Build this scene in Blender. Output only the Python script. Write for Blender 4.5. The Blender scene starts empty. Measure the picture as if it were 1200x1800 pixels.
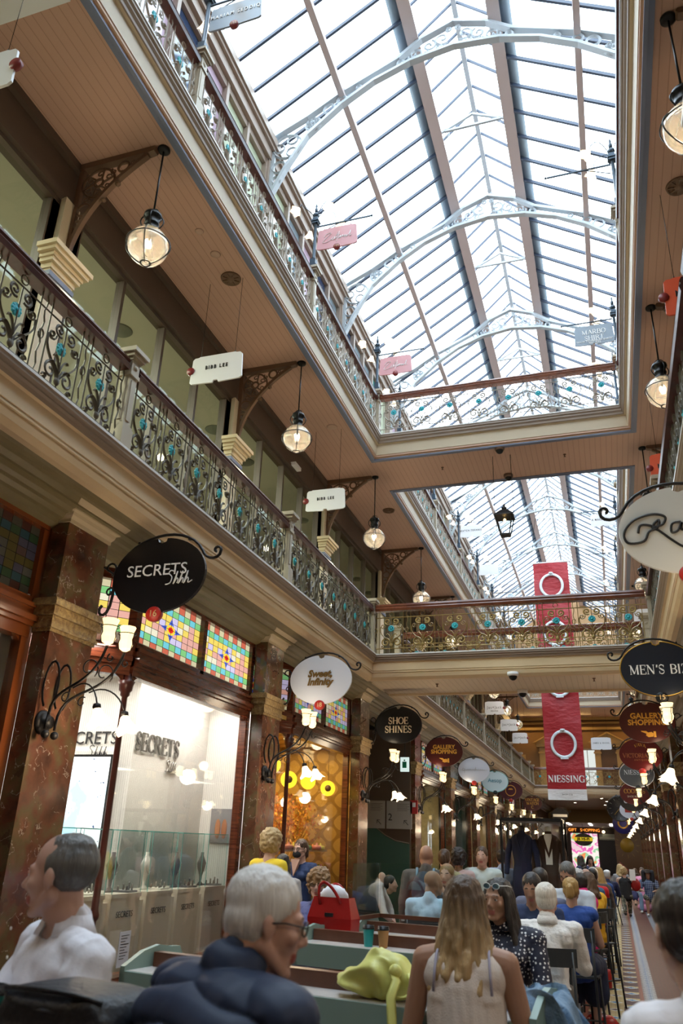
import bpy, bmesh, math, random
from math import sin, cos, pi, radians, sqrt, atan2, hypot
from mathutils import Vector, Matrix, Euler, noise
random.seed(7)
SC = bpy.context.scene
COL = SC.collection
V = Vector
# ---------------------------------------------------------------- camera
cam_d = bpy.data.cameras.new('camera'); cam = bpy.data.objects.new('camera', cam_d); COL.objects.link(cam)
cam_d.sensor_fit = 'HORIZONTAL'; cam_d.sensor_width = 24.0; cam_d.lens = 1369.0/1200*24.0
yaw, pit, rol = radians(-18.82), radians(23.04), radians(2.07)
f_ = V((sin(yaw)*cos(pit), cos(yaw)*cos(pit), sin(pit)))
r_ = f_.cross(V((0, 0, 1))).normalized(); u_ = r_.cross(f_)
rr = r_*cos(rol)+u_*sin(rol); uu = -r_*sin(rol)+u_*cos(rol)
M4 = Matrix(((rr.x, uu.x, -f_.x, 0), (rr.y, uu.y, -f_.y, 0), (rr.z, uu.z, -f_.z, 1.75), (0, 0, 0, 1)))
cam.matrix_world = M4
cam_d.clip_start = 0.05; cam_d.clip_end = 400
cam_d.dof.use_dof = True; cam_d.dof.focus_distance = 11.0; cam_d.dof.aperture_fstop = 3.2
SC.camera = cam
# ---------------------------------------------------------------- world, exposure
SC.view_settings.view_transform = 'Standard'; SC.view_settings.look = 'None'
SC.view_settings.gamma = 1.0; SC.view_settings.use_curve_mapping = False
SC.view_settings.exposure = 0.28
w = bpy.data.worlds.new('overcast_sky'); SC.world = w; w.use_nodes = True
wn = w.node_tree; wn.nodes.clear()
bg = wn.nodes.new('ShaderNodeBackground'); wo = wn.nodes.new('ShaderNodeOutputWorld')
tc = wn.nodes.new('ShaderNodeTexCoord'); nz = wn.nodes.new('ShaderNodeTexNoise'); nz.inputs['Scale'].default_value = 3
rp = wn.nodes.new('ShaderNodeValToRGB')
rp.color_ramp.elements[0].position = 0.35; rp.color_ramp.elements[0].color = (0.66, 0.82, 0.95, 1)
rp.color_ramp.elements[1].position = 0.62; rp.color_ramp.elements[1].color = (0.93, 0.97, 1.0, 1)
wn.links.new(tc.outputs['Generated'], nz.inputs['Vector']); wn.links.new(nz.outputs['Fac'], rp.inputs['Fac'])
wn.links.new(rp.outputs['Color'], bg.inputs['Color']); bg.inputs['Strength'].default_value = 7.0
wn.links.new(bg.outputs['Background'], wo.inputs['Surface'])
cy = SC.cycles
cy.max_bounces = 7; cy.diffuse_bounces = 4; cy.glossy_bounces = 3; cy.transmission_bounces = 4; cy.transparent_max_bounces = 14
cy.caustics_reflective = False; cy.caustics_refractive = False
cy.sample_clamp_indirect = 4.0; cy.sample_clamp_direct = 0
cy.use_denoising = True
try: cy.denoiser = 'OPENIMAGEDENOISE'
except Exception: pass

# ---------------------------------------------------------------- materials
MAT = {}
def mat(name, col=(.5, .5, .5), rough=.5, metal=0, emit=None, es=0, spec=None, bump=None, var=None, alpha=None, trans=0, coat=0):
    """bump=(scale,strength)  var=(scale,amount,col2)"""
    if name in MAT: return MAT[name]
    m = bpy.data.materials.new(name); m.use_nodes = True; nt = m.node_tree
    b = nt.nodes['Principled BSDF']
    b.inputs['Base Color'].default_value = (*col, 1); b.inputs['Roughness'].default_value = rough; b.inputs['Metallic'].default_value = metal
    if spec is not None: b.inputs['Specular IOR Level'].default_value = spec
    if coat: b.inputs['Coat Weight'].default_value = coat; b.inputs['Coat Roughness'].default_value = .08
    if trans: b.inputs['Transmission Weight'].default_value = trans
    if emit: b.inputs['Emission Color'].default_value = (*emit, 1); b.inputs['Emission Strength'].default_value = es
    if alpha is not None: b.inputs['Alpha'].default_value = alpha
    if var or bump:
        t = nt.nodes.new('ShaderNodeTexCoord')
    if var:
        n = nt.nodes.new('ShaderNodeTexNoise'); n.inputs['Scale'].default_value = var[0]; n.inputs['Detail'].default_value = 5
        nt.links.new(t.outputs['Object'], n.inputs['Vector'])
        mx = nt.nodes.new('ShaderNodeMix'); mx.data_type = 'RGBA'
        mx.inputs[6].default_value = (*col, 1); mx.inputs[7].default_value = (*var[2], 1)
        mr = nt.nodes.new('ShaderNodeMapRange'); mr.inputs[1].default_value = .35; mr.inputs[2].default_value = .65; mr.inputs[4].default_value = var[1]
        nt.links.new(n.outputs['Fac'], mr.inputs[0]); nt.links.new(mr.outputs[0], mx.inputs[0]); nt.links.new(mx.outputs[2], b.inputs['Base Color'])
    if bump:
        n2 = nt.nodes.new('ShaderNodeTexNoise'); n2.inputs['Scale'].default_value = bump[0]; n2.inputs['Detail'].default_value = 4
        nt.links.new(t.outputs['Object'], n2.inputs['Vector'])
        bp = nt.nodes.new('ShaderNodeBump'); bp.inputs['Strength'].default_value = bump[1]; bp.inputs['Distance'].default_value = .02
        nt.links.new(n2.outputs['Fac'], bp.inputs['Height']); nt.links.new(bp.outputs['Normal'], b.inputs['Normal'])
    MAT[name] = m; return m
def emis(name, col, s):
    if name in MAT: return MAT[name]
    m = bpy.data.materials.new(name); m.use_nodes = True; nt = m.node_tree; nt.nodes.clear()
    e = nt.nodes.new('ShaderNodeEmission'); e.inputs[0].default_value = (*col, 1); e.inputs[1].default_value = s
    o = nt.nodes.new('ShaderNodeOutputMaterial'); nt.links.new(e.outputs[0], o.inputs[0]); MAT[name] = m; return m
def glassy(name, tint=(1, 1, 1), gloss=.12, rough=.02, diffuse=0, dcol=(.9, .95, 1)):
    """thin pane: transparent + fresnel gloss (+ some dust)"""
    if name in MAT: return MAT[name]
    m = bpy.data.materials.new(name); m.use_nodes = True; nt = m.node_tree; nt.nodes.clear()
    t = nt.nodes.new('ShaderNodeBsdfTransparent'); t.inputs[0].default_value = (*tint, 1)
    g = nt.nodes.new('ShaderNodeBsdfGlossy'); g.inputs['Roughness'].default_value = rough
    lw = nt.nodes.new('ShaderNodeLayerWeight'); lw.inputs[0].default_value = .25
    mr = nt.nodes.new('ShaderNodeMapRange'); mr.inputs[3].default_value = gloss*.4; mr.inputs[4].default_value = min(1, gloss*4)
    nt.links.new(lw.outputs['Fresnel'], mr.inputs[0])
    mx = nt.nodes.new('ShaderNodeMixShader'); nt.links.new(mr.outputs[0], mx.inputs[0]); nt.links.new(t.outputs[0], mx.inputs[1]); nt.links.new(g.outputs[0], mx.inputs[2])
    last = mx
    if diffuse:
        d = nt.nodes.new('ShaderNodeBsdfTranslucent'); d.inputs[0].default_value = (*dcol, 1)
        m2 = nt.nodes.new('ShaderNodeMixShader'); m2.inputs[0].default_value = diffuse
        nt.links.new(mx.outputs[0], m2.inputs[1]); nt.links.new(d.outputs[0], m2.inputs[2]); last = m2
    o = nt.nodes.new('ShaderNodeOutputMaterial'); nt.links.new(last.outputs[0], o.inputs[0]); MAT[name] = m; return m
def nodes_mat(name, fn, rough=.5, spec=.5, coat=0):
    m = bpy.data.materials.new(name); m.use_nodes = True; nt = m.node_tree; b = nt.nodes['Principled BSDF']
    b.inputs['Roughness'].default_value = rough; b.inputs['Specular IOR Level'].default_value = spec
    if coat: b.inputs['Coat Weight'].default_value = coat; b.inputs['Coat Roughness'].default_value = .1
    fn(nt, b); MAT[name] = m; return m
class NG:
    """tiny node-math helper"""
    def __init__(s, nt): s.nt = nt; s.tc = nt.nodes.new('ShaderNodeTexCoord'); s.sx = None
    def xyz(s):
        if not s.sx:
            s.sx = s.nt.nodes.new('ShaderNodeSeparateXYZ'); s.nt.links.new(s.tc.outputs['Object'], s.sx.inputs[0])
        return s.sx.outputs[0], s.sx.outputs[1], s.sx.outputs[2]
    def m(s, op, a, b=0, c=0):
        n = s.nt.nodes.new('ShaderNodeMath'); n.operation = op
        for i, v in enumerate((a, b, c)):
            if isinstance(v, (int, float)): n.inputs[i].default_value = v
            else: s.nt.links.new(v, n.inputs[i])
        return n.outputs[0]
    def mix(s, f, a, b):
        n = s.nt.nodes.new('ShaderNodeMix'); n.data_type = 'RGBA'
        for i, v in ((0, f), (6, a), (7, b)):
            if isinstance(v, (int, float)): n.inputs[i].default_value = v
            elif isinstance(v, tuple): n.inputs[i].default_value = (*v, 1)
            else: s.nt.links.new(v, n.inputs[i])
        return n.outputs[2]
    def noise(s, sc, det=5, vec=None, scl=None):
        n = s.nt.nodes.new('ShaderNodeTexNoise'); n.inputs['Scale'].default_value = sc; n.inputs['Detail'].default_value = det
        src = vec or s.tc.outputs['Object']
        if scl:
            mp = s.nt.nodes.new('ShaderNodeMapping'); mp.inputs['Scale'].default_value = scl; s.nt.links.new(src, mp.inputs[0]); src = mp.outputs[0]
        s.nt.links.new(src, n.inputs['Vector']); return n.outputs['Fac']
    def ramp(s, f, stops):
        n = s.nt.nodes.new('ShaderNodeValToRGB'); cr = n.color_ramp
        while len(cr.elements) < len(stops): cr.elements.new(.5)
        for e, (p, c) in zip(cr.elements, stops): e.position = p; e.color = (*c, 1)
        s.nt.links.new(f, n.inputs[0]); return n.outputs[0]
    def inr(s, v, lo, hi):
        return s.m('MULTIPLY', s.m('GREATER_THAN', v, lo), s.m('LESS_THAN', v, hi))
    def bump(s, b, h, st=.5, d=.01):
        n = s.nt.nodes.new('ShaderNodeBump'); n.inputs['Strength'].default_value = st; n.inputs['Distance'].default_value = d
        s.nt.links.new(h, n.inputs['Height']); s.nt.links.new(n.outputs['Normal'], b.inputs['Normal'])

CREAM = mat('cream_paint', (.72, .56, .36), .5, var=(2, .5, (.64, .49, .30)))
CREAM2 = mat('pale_cream_paint', (.60, .50, .36), .5)
TAUPE = mat('taupe_paint', (.30, .235, .19), .5)
OLIVE = mat('olive_stone_paint', (.20, .16, .08), .45, var=(3, .5, (.15, .115, .055)))
BLUEG = mat('slate_blue_trim', (.15, .18, .28), .5)
PEACHR = mat('peach_reveal', (.55, .36, .25), .5)
IRON = mat('grey_iron_paint', (.085, .068, .048), .5, .0)
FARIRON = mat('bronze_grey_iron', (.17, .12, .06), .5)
WARMLITIRON = mat('warm_light_tinted_iron', (.34, .24, .09), .4, .45)  # gilt tone carries the warm light on these balustrades in the iron's colour
MAHO = mat('dark_mahogany', (.075, .016, .010), .3, var=(9, .7, (.035, .01, .008)))
MAHO2 = mat('polished_mahogany', (.16, .045, .018), .25, var=(9, .7, (.08, .018, .01)), coat=.5)
DKBROWN = mat('dark_brown_paint', (.085, .058, .042), .5)
BRACK = mat('brown_cast_iron', (.15, .085, .05), .5)
BLACK = mat('black_metal', (.012, .012, .013), .35, .5)
BLACKW = mat('wrought_iron', (.02, .018, .018), .45, .6)
WHITE = mat('white_paint', (.82, .84, .84), .4)
TRUSSW = mat('pale_truss_paint', (.40, .44, .47), .5)
BARM = mat('pink_grey_purlin', (.52, .44, .43), .5)
BARB = mat('blue_grey_bar', (.035, .05, .085), .5)
TEAL = mat('turquoise_rosette', (.04, .42, .50), .45)
GOLD = mat('gilt', (.55, .33, .07), .3, .8)
BRONZE = mat('gilt_capital', (.42, .30, .13), .35, .35, bump=(40, .9), var=(25, .8, (.16, .09, .04)))
GLASS = glassy('clear_glass', (.98, .995, .99), .03)
LGLASS = glassy('gallery_glass', (.93, .96, .9), .018)
GLOBE = glassy('lamp_globe_glass', (.90, .90, .88), .22, .04, .05, (1, .93, .8))
DGLASS = glassy('tinted_shop_glass', (.96, .97, .95), .08)
ROOFG = glassy('skylight_glass', (.95, .98, 1), .03, .1, .06, (.8, .93, 1))
def f_soffit(nt, b):
    g = NG(nt); x, y, z = g.xyz()
    fr = g.m('FRACT', g.m('MULTIPLY', x, 1/.105)); line = g.m('LESS_THAN', fr, .09)
    base = g.mix(g.noise(1.5), (.56, .355, .27), (.51, .315, .235))
    nt.links.new(g.mix(g.m('MULTIPLY', line, .45), base, (.22, .12, .08)), b.inputs['Base Color'])
    g.bump(b, g.m('SUBTRACT', 1, line), .6, .006)
SOFFIT = nodes_mat('pink_beaded_boards', f_soffit, .55)
def f_soffit2(nt, b):
    g = NG(nt); x, y, z = g.xyz()
    fr = g.m('FRACT', g.m('MULTIPLY', x, 1/.105)); line = g.m('LESS_THAN', fr, .09)
    nt.links.new(g.mix(g.m('MULTIPLY', line, .4), (.68, .57, .43), (.3, .22, .14)), b.inputs['Base Color'])
    g.bump(b, g.m('SUBTRACT', 1, line), .6, .006)
SOFFITC = nodes_mat('cream_beaded_boards', f_soffit2, .5)
def f_marble(nt, b):
    g = NG(nt)
    n1 = g.noise(3.2, 8); n2 = g.noise(9, 8); v = g.m('ABSOLUTE', g.m('SUBTRACT', g.noise(5.5, 10), .5))
    base = g.ramp(n1, [(.3, (.05, .020, .012)), (.45, (.12, .045, .025)), (.55, (.11, .075, .035)), (.68, (.19, .08, .045))])
    base = g.mix(g.m('MULTIPLY', g.m('GREATER_THAN', n2, .6), .5), base, (.07, .03, .02))
    base = g.mix(g.m('MULTIPLY', g.m('MULTIPLY', g.m('LESS_THAN', v, .006), g.m('GREATER_THAN', n2, .52)), .6), base, (.45, .36, .28))
    nt.links.new(base, b.inputs['Base Color'])
MARBLE = nodes_mat('veined_red_marble', f_marble, .12, .6)
def f_wood(nt, b):
    g = NG(nt); n = g.noise(4, 6, scl=(1, 1, 8))
    nt.links.new(g.ramp(n, [(.3, (.05, .012, .007)), (.6, (.14, .035, .015)), (.8, (.2, .06, .025))]), b.inputs['Base Color'])
WOOD = nodes_mat('red_cedar_joinery', f_wood, .22, .5, .3)
def f_tiles(nt, b):
    g = NG(nt); x, y, z = g.xyz()
    u = g.m('ABSOLUTE', g.m('ADD', x, 1.58))           # distance from the arcade's centre line
    a = g.m('SUBTRACT', u, 1.375)                      # lane centre (yellow column)
    aa = g.m('ABSOLUTE', a)
    P = 1.08
    def diamond(row, half, wd, c0):
        # row: fract 0..1 along y ; |row-.5|*P/half + |a-c0|/wd < 1
        dy = g.m('MULTIPLY', g.m('ABSOLUTE', g.m('SUBTRACT', row, .5)), P/2/half)
        dx = g.m('DIVIDE', g.m('ABSOLUTE', g.m('SUBTRACT', c0, aa)) if c0 else aa, wd)
        return g.m('ADD', dy, dx)
    row = g.m('FRACT', g.m('MULTIPLY', y, 2/P)); row2 = g.m('FRACT', g.m('ADD', g.m('MULTIPLY', y, 2/P), .5))
    alt = g.m('FRACT', g.m('MULTIPLY', y, 1/P))
    red = (.055, .014, .010); red2 = (.08, .022, .014); cream = (.40, .31, .14); white = (.55, .57, .56); blue = (.05, .17, .36); dark = (.075, .03, .03); grey = (.17, .19, .22)
    # centre column
    d1 = diamond(row, .10, .1, 0)
    c1 = g.mix(g.m('LESS_THAN', row, .2), cream, (.36, .27, .13))
    c1 = g.mix(g.m('LESS_THAN', d1, 1), c1, white)
    inner = g.mix(g.m('GREATER_THAN', alt, .5), blue, red)
    c1 = g.mix(g.m('LESS_THAN', d1, .62), c1, inner)
    # side columns
    d2 = diamond(row2, .10, .1, .205)
    band = g.m('FRACT', g.m('MULTIPLY', y, 2/P))
    c2 = g.mix(g.m('LESS_THAN', band, .28), dark, cream)
    c2 = g.mix(g.m('GREATER_THAN', band, .78), c2, red)
    c2 = g.mix(g.m('LESS_THAN', d2, 1), c2, white); c2 = g.mix(g.m('LESS_THAN', d2, .62), c2, blue)
    # mosaic side strip
    s3 = g.m('SUBTRACT', aa, .445)
    r3 = g.m('FRACT', g.m('MULTIPLY', y, 1/.09))
    d3 = g.m('ADD', g.m('MULTIPLY', g.m('ABSOLUTE', g.m('SUBTRACT', r3, .5)), 2), g.m('DIVIDE', g.m('ABSOLUTE', s3), .085))
    c3 = g.mix(g.m('LESS_THAN', d3, 1.25), red, white); c3 = g.mix(g.m('LESS_THAN', d3, .85), c3, (.08, .13, .24))
    # field
    fb = g.m('GREATER_THAN', g.noise(2, 2, scl=(30, 3, 1)), .55)
    c = g.mix(g.m('MULTIPLY', fb, .4), red2, red)
    c = g.mix(g.inr(aa, .355, .53), c, c3)
    c = g.mix(g.inr(aa, .305, .355), c, (.2, .06, .035))
    c = g.mix(g.m('LESS_THAN', aa, .305), c, c2)
    c = g.mix(g.m('LESS_THAN', aa, .105), c, c1)
    c = g.mix(g.inr(a, .88, 1.02), c, grey)
    # grout
    gx = g.m('LESS_THAN', g.m('FRACT', g.m('MULTIPLY', a, 1/.0525)), .07); gy = g.m('LESS_THAN', g.m('FRACT', g.m('MULTIPLY', y, 1/.13)), .05)
    c = g.mix(g.m('MULTIPLY', g.m('MAXIMUM', gx, gy), .6), c, (.03, .02, .02))
    nt.links.new(c, b.inputs['Base Color'])
    b.inputs['Roughness'].default_value = .5
FLOORT = nodes_mat('encaustic_floor_tiles', f_tiles, .5, .12)
def stained(name, dark, seedv=0):
    def fn(nt, b):
        g = NG(nt); x, y, z = g.xyz()
        CW = .1; u = g.m('MULTIPLY', x, 1/CW); v = g.m('MULTIPLY', z, 1/CW)
        cx = g.m('FLOOR', u); cz = g.m('FLOOR', v)
        cb = nt.nodes.new('ShaderNodeCombineXYZ'); nt.links.new(cx, cb.inputs[0]); nt.links.new(cz, cb.inputs[2]); cb.inputs[1].default_value = seedv
        wn_ = nt.nodes.new('ShaderNodeTexWhiteNoise'); nt.links.new(cb.outputs[0], wn_.inputs['Vector'])
        par = g.m('MODULO', g.m('ABSOLUTE', g.m('ADD', cx, 40)), 2)
        # rows: 0/6 red-brown+cream, 1/5 blue/green, others yellow/pink/lilac
        edge = g.m('MAXIMUM', g.m('LESS_THAN', cz, .5), g.m('GREATER_THAN', cz, 6.5))
        ring = g.m('MAXIMUM', g.inr(cz, .5, 1.5), g.inr(cz, 5.5, 6.5))
        cE = g.mix(par, (.42, .10, .06), (.45, .42, .27)); cR = g.mix(par, (.12, .42, .50), (.16, .42, .16))
        cC = g.ramp(wn_.outputs['Value'], [(0, (.62, .48, .10)), (.35, (.55, .30, .26)), (.6, (.45, .42, .62)), (.8, (.6, .58, .45)), (.95, (.70, .55, .12))])
        nt.nodes[-1].color_ramp.interpolation = 'CONSTANT'
        c = g.mix(ring, cC, cR); c = g.mix(edge, c, cE)
        # star
        px = g.m('SUBTRACT', g.m('ABSOLUTE', g.m('SUBTRACT', x, .5)), 0); pz = g.m('ABSOLUTE', g.m('SUBTRACT', z, .4))
        r1 = g.m('ADD', g.m('MULTIPLY', px, 2.4), pz); r2 = g.m('ADD', g.m('MULTIPLY', pz, 2.4), px)
        st = g.m('MINIMUM', r1, r2)
        c = g.mix(g.m('LESS_THAN', st, .17), c, (.05, .10, .5)); rad = g.m('SQRT', g.m('ADD', g.m('MULTIPLY', px, px), g.m('MULTIPLY', pz, pz)))
        c = g.mix(g.m('LESS_THAN', rad, .075), c, (.7, .5, .05)); c = g.mix(g.m('LESS_THAN', rad, .042), c, (.6, .02, .01))
        fu = g.m('FRACT', u); fv = g.m('FRACT', v)
        lead = g.m('MAXIMUM', g.m('LESS_THAN', fu, .07), g.m('LESS_THAN', fv, .07))
        nt.links.new(c, b.inputs['Base Color']); nt.links.new(c, b.inputs['Emission Color'])
        e = g.m('MULTIPLY', g.m('SUBTRACT', 1, lead), dark); nt.links.new(e, b.inputs['Emission Strength'])
        c2 = g.mix(lead, c, (.01, .01, .01)); c2 = g.mix(.0 if dark > .3 else .93, c2, (.02, .018, .015)); nt.links.new(c2, b.inputs['Base Color'])
    return nodes_mat(name, fn, .15, .5)
STAIN = stained('stained_glass_lit', 1.1); STAIND = stained('stained_glass_dim', .012, 3.); STAINW = stained('stained_glass_warm', .45, 5.)
# ---------------------------------------------------------------- geometry helpers
class MB:
    def __init__(s): s.v = []; s.f = []; s.mi = []; s.sm = []
    def add(s, vs, fs, mi=0, smooth=False):
        o = len(s.v); s.v += [tuple(p) for p in vs]; s.f += [tuple(i+o for i in f) for f in fs]; s.mi += [mi]*len(fs); s.sm += [smooth]*len(fs)
        return s
    def box(s, x0, x1, y0, y1, z0, z1, mi=0):
        if x0 > x1: x0, x1 = x1, x0
        if y0 > y1: y0, y1 = y1, y0
        return s.add([(x0, y0, z0), (x1, y0, z0), (x1, y1, z0), (x0, y1, z0), (x0, y0, z1), (x1, y0, z1), (x1, y1, z1), (x0, y1, z1)],
                     [(0, 3, 2, 1), (4, 5, 6, 7), (0, 1, 5, 4), (1, 2, 6, 5), (2, 3, 7, 6), (3, 0, 4, 7)], mi)
    def beam(s, a, b, w, h, mi=0, up=V((0, 0, 1))):
        a = V(a); b = V(b); d = (b-a).normalized(); r = d.cross(up)
        if r.length < 1e-4: r = V((1, 0, 0))
        r.normalize(); u = r.cross(d); r = r*w/2; u = u*h/2
        return s.add([a-r-u, a+r-u, a+r+u, a-r+u, b-r-u, b+r-u, b+r+u, b-r+u], [(0, 1, 2, 3), (7, 6, 5, 4), (0, 4, 5, 1), (1, 5, 6, 2), (2, 6, 7, 3), (3, 7, 4, 0)], mi)
    def tube(s, pts, r, n=6, mi=0, cap=True, closed=False, flat=1, smooth=True):
        pts = [V(p) for p in pts]; N = len(pts)
        if N < 2: return s
        rs = r if isinstance(r, (list, tuple)) else [r]*N
        t0 = (pts[1]-pts[0]).normalized(); ref = V((0, 0, 1)) if abs(t0.z) < .9 else V((0, 1, 0))
        nrm = t0.cross(ref).normalized(); vs = []
        for i, p in enumerate(pts):
            if closed: t = pts[(i+1) % N]-pts[i-1]
            else: t = pts[min(i+1, N-1)]-pts[max(i-1, 0)]
            if t.length < 1e-9: t = t0
            t.normalize(); nrm = nrm-t*nrm.dot(t)
            if nrm.length < 1e-6: nrm = t.orthogonal()
            nrm.normalize(); bn = t.cross(nrm)
            for k in range(n):
                a = 2*pi*k/n; vs.append(p+nrm*cos(a)*rs[i]+bn*sin(a)*rs[i]*flat)
        fs = []
        for i in range(N if closed else N-1):
            j = (i+1) % N
            for k in range(n): fs.append((i*n+k, i*n+(k+1) % n, j*n+(k+1) % n, j*n+k))
        if cap and not closed: fs += [tuple(range(n))[::-1], tuple((N-1)*n+k for k in range(n))]
        return s.add(vs, fs, mi, smooth)
    def lathe(s, prof, c=(0, 0, 0), n=16, mi=0, axis='z', smooth=True, sx=1, sy=1):
        vs = []; m = len(prof)
        for r, z in prof:
            for k in range(n):
                a = 2*pi*k/n; p = (r*cos(a)*sx, r*sin(a)*sy, z)
                if axis == 'y': p = (p[0], p[2], p[1])
                if axis == 'x': p = (p[2], p[0], p[1])
                vs.append((c[0]+p[0], c[1]+p[1], c[2]+p[2]))
        fs = [(i*n+k, i*n+(k+1) % n, (i+1)*n+(k+1) % n, (i+1)*n+k) for i in range(m-1) for k in range(n)]
        fs += [tuple(range(n))[::-1], tuple((m-1)*n+k for k in range(n))]
        return s.add(vs, fs, mi, smooth)
    def ell(s, c, r, mi=0, n=14, m=9, rot=None):
        if isinstance(r, (int, float)): r = (r, r, r)
        vs = []; R = rot.to_matrix() if rot else None
        for i in range(m+1):
            th = pi*i/m
            for k in range(n):
                a = 2*pi*k/n; p = V((sin(th)*cos(a)*r[0], sin(th)*sin(a)*r[1], cos(th)*r[2]))
                if R: p = R @ p
                vs.append(p+V(c))
        fs = [(i*n+k, (i+1)*n+k, (i+1)*n+(k+1) % n, i*n+(k+1) % n) for i in range(m) for k in range(n)]
        return s.add(vs, fs, mi, True)
    def cap(s, a, b, ra, rb, n=12, mi=0):
        """tapered capsule"""
        a = V(a); b = V(b); d = (b-a)
        L = max(d.length, 1e-5); d = d/L; pts = []; rs = []
        for q in (-1, -.92, -.7, -.38, 0): pts.append(a+d*ra*q); rs.append(ra*sqrt(max(0, 1-q*q))+1e-4)
        for q in (0, .38, .7, .92, 1): pts.append(b+d*rb*q); rs.append(rb*sqrt(max(0, 1-q*q))+1e-4)
        return s.tube(pts, rs, n, mi)
    def prism(s, poly, t0, t1, mp, mi=0, smooth=False):
        """poly: 2-D outline (a,b); mp(a,b,t)->xyz ; thickness from t0 to t1"""
        n = len(poly); vs = [mp(a, b, t0) for a, b in poly]+[mp(a, b, t1) for a, b in poly]
        fs = [tuple(range(n))[::-1], tuple(range(n, 2*n))]+[(i, (i+1) % n, n+(i+1) % n, n+i) for i in range(n)]
        return s.add(vs, fs, mi, smooth)
    def build(s, name, mats, parent=None, loc=None, rot=None, edge=False):
        me = bpy.data.meshes.new(name); me.from_pydata(s.v, [], s.f)
        for m in (mats if isinstance(mats, (list, tuple)) else [mats]): me.materials.append(m)
        me.polygons.foreach_set('material_index', s.mi); me.polygons.foreach_set('use_smooth', s.sm)
        bm = bmesh.new(); bm.from_mesh(me); bmesh.ops.recalc_face_normals(bm, faces=bm.faces); bm.to_mesh(me); bm.free(); me.update()
        o = bpy.data.objects.new(name, me); COL.objects.link(o)
        if parent: o.parent = parent
        if loc: o.location = loc
        if rot: o.rotation_euler = rot
        return o
def tag(o, label, cat, group=None, kind=None):
    o['label'] = label; o['category'] = cat
    if group: o['group'] = group
    if kind: o['kind'] = kind
    return o
def thing(name, label, cat, loc=(0, 0, 0), rz=0, group=None):
    o = bpy.data.objects.new(name, None); o.empty_display_size = .1; COL.objects.link(o); o.location = loc; o.rotation_euler = (0, 0, rz)
    return tag(o, label, cat, group)
def struct(o, name=None):
    if name: o.name = name
    o['kind'] = 'structure'; return o
def dup(root, loc, rz=None, label=None, group=None, parent=None):
    c = root.copy(); COL.objects.link(c); c.location = loc
    if rz is not None: c.rotation_euler = (0, 0, rz)
    if label: c['label'] = label
    if group: c['group'] = group
    def rec(a, b):
        for ch in [q for q in KIDS.get(a.name, a.children)]:
            d = ch.copy(); COL.objects.link(d); d.parent = b; rec(ch, d)
    rec(root, c); return c
KIDS = {}
def spiral(cx, cz, r0, r1, a0, a1, n=18, y=0):
    return [(cx+(r0+(r1-r0)*i/n)*cos(a0+(a1-a0)*i/n), y, cz+(r0+(r1-r0)*i/n)*sin(a0+(a1-a0)*i/n)) for i in range(n+1)]
def bez(p0, p1, p2, p3, n=12):
    p0, p1, p2, p3 = map(V, (p0, p1, p2, p3)); o = []
    for i in range(n+1):
        t = i/n; o.append(p0*(1-t)**3+p1*3*t*(1-t)**2+p2*3*t*t*(1-t)+p3*t**3)
    return o
def arc(cx, cz, rx, rz, a0, a1, n=16, y=0): return [(cx+rx*cos(a0+(a1-a0)*i/n), y, cz+rz*sin(a0+(a1-a0)*i/n)) for i in range(n+1)]
# --- lettering: outlines from the default font, made into meshes; serif strokes for the classical faces
def text(name, s, size, m, parent, loc, rot=(pi/2, 0, 0), extr=.004, shear=0, sx=1, bold=0, sp=1):
    cu = bpy.data.curves.new(name, 'FONT'); cu.body = s; cu.size = size; cu.extrude = extr; cu.align_x = 'CENTER'; cu.align_y = 'CENTER'
    cu.shear = shear; cu.offset = bold; cu.space_character = sp; cu.space_line = .85; cu.resolution_u = 3
    t = bpy.data.objects.new(name, cu); COL.objects.link(t)
    dg = bpy.context.evaluated_depsgraph_get(); me = bpy.data.meshes.new_from_object(t.evaluated_get(dg))
    bpy.data.objects.remove(t); o = bpy.data.objects.new(name, me); COL.objects.link(o); me.materials.append(m)
    o.parent = parent; o.location = loc; o.rotation_euler = rot; o.scale = (sx, 1, 1)
    return o
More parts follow.
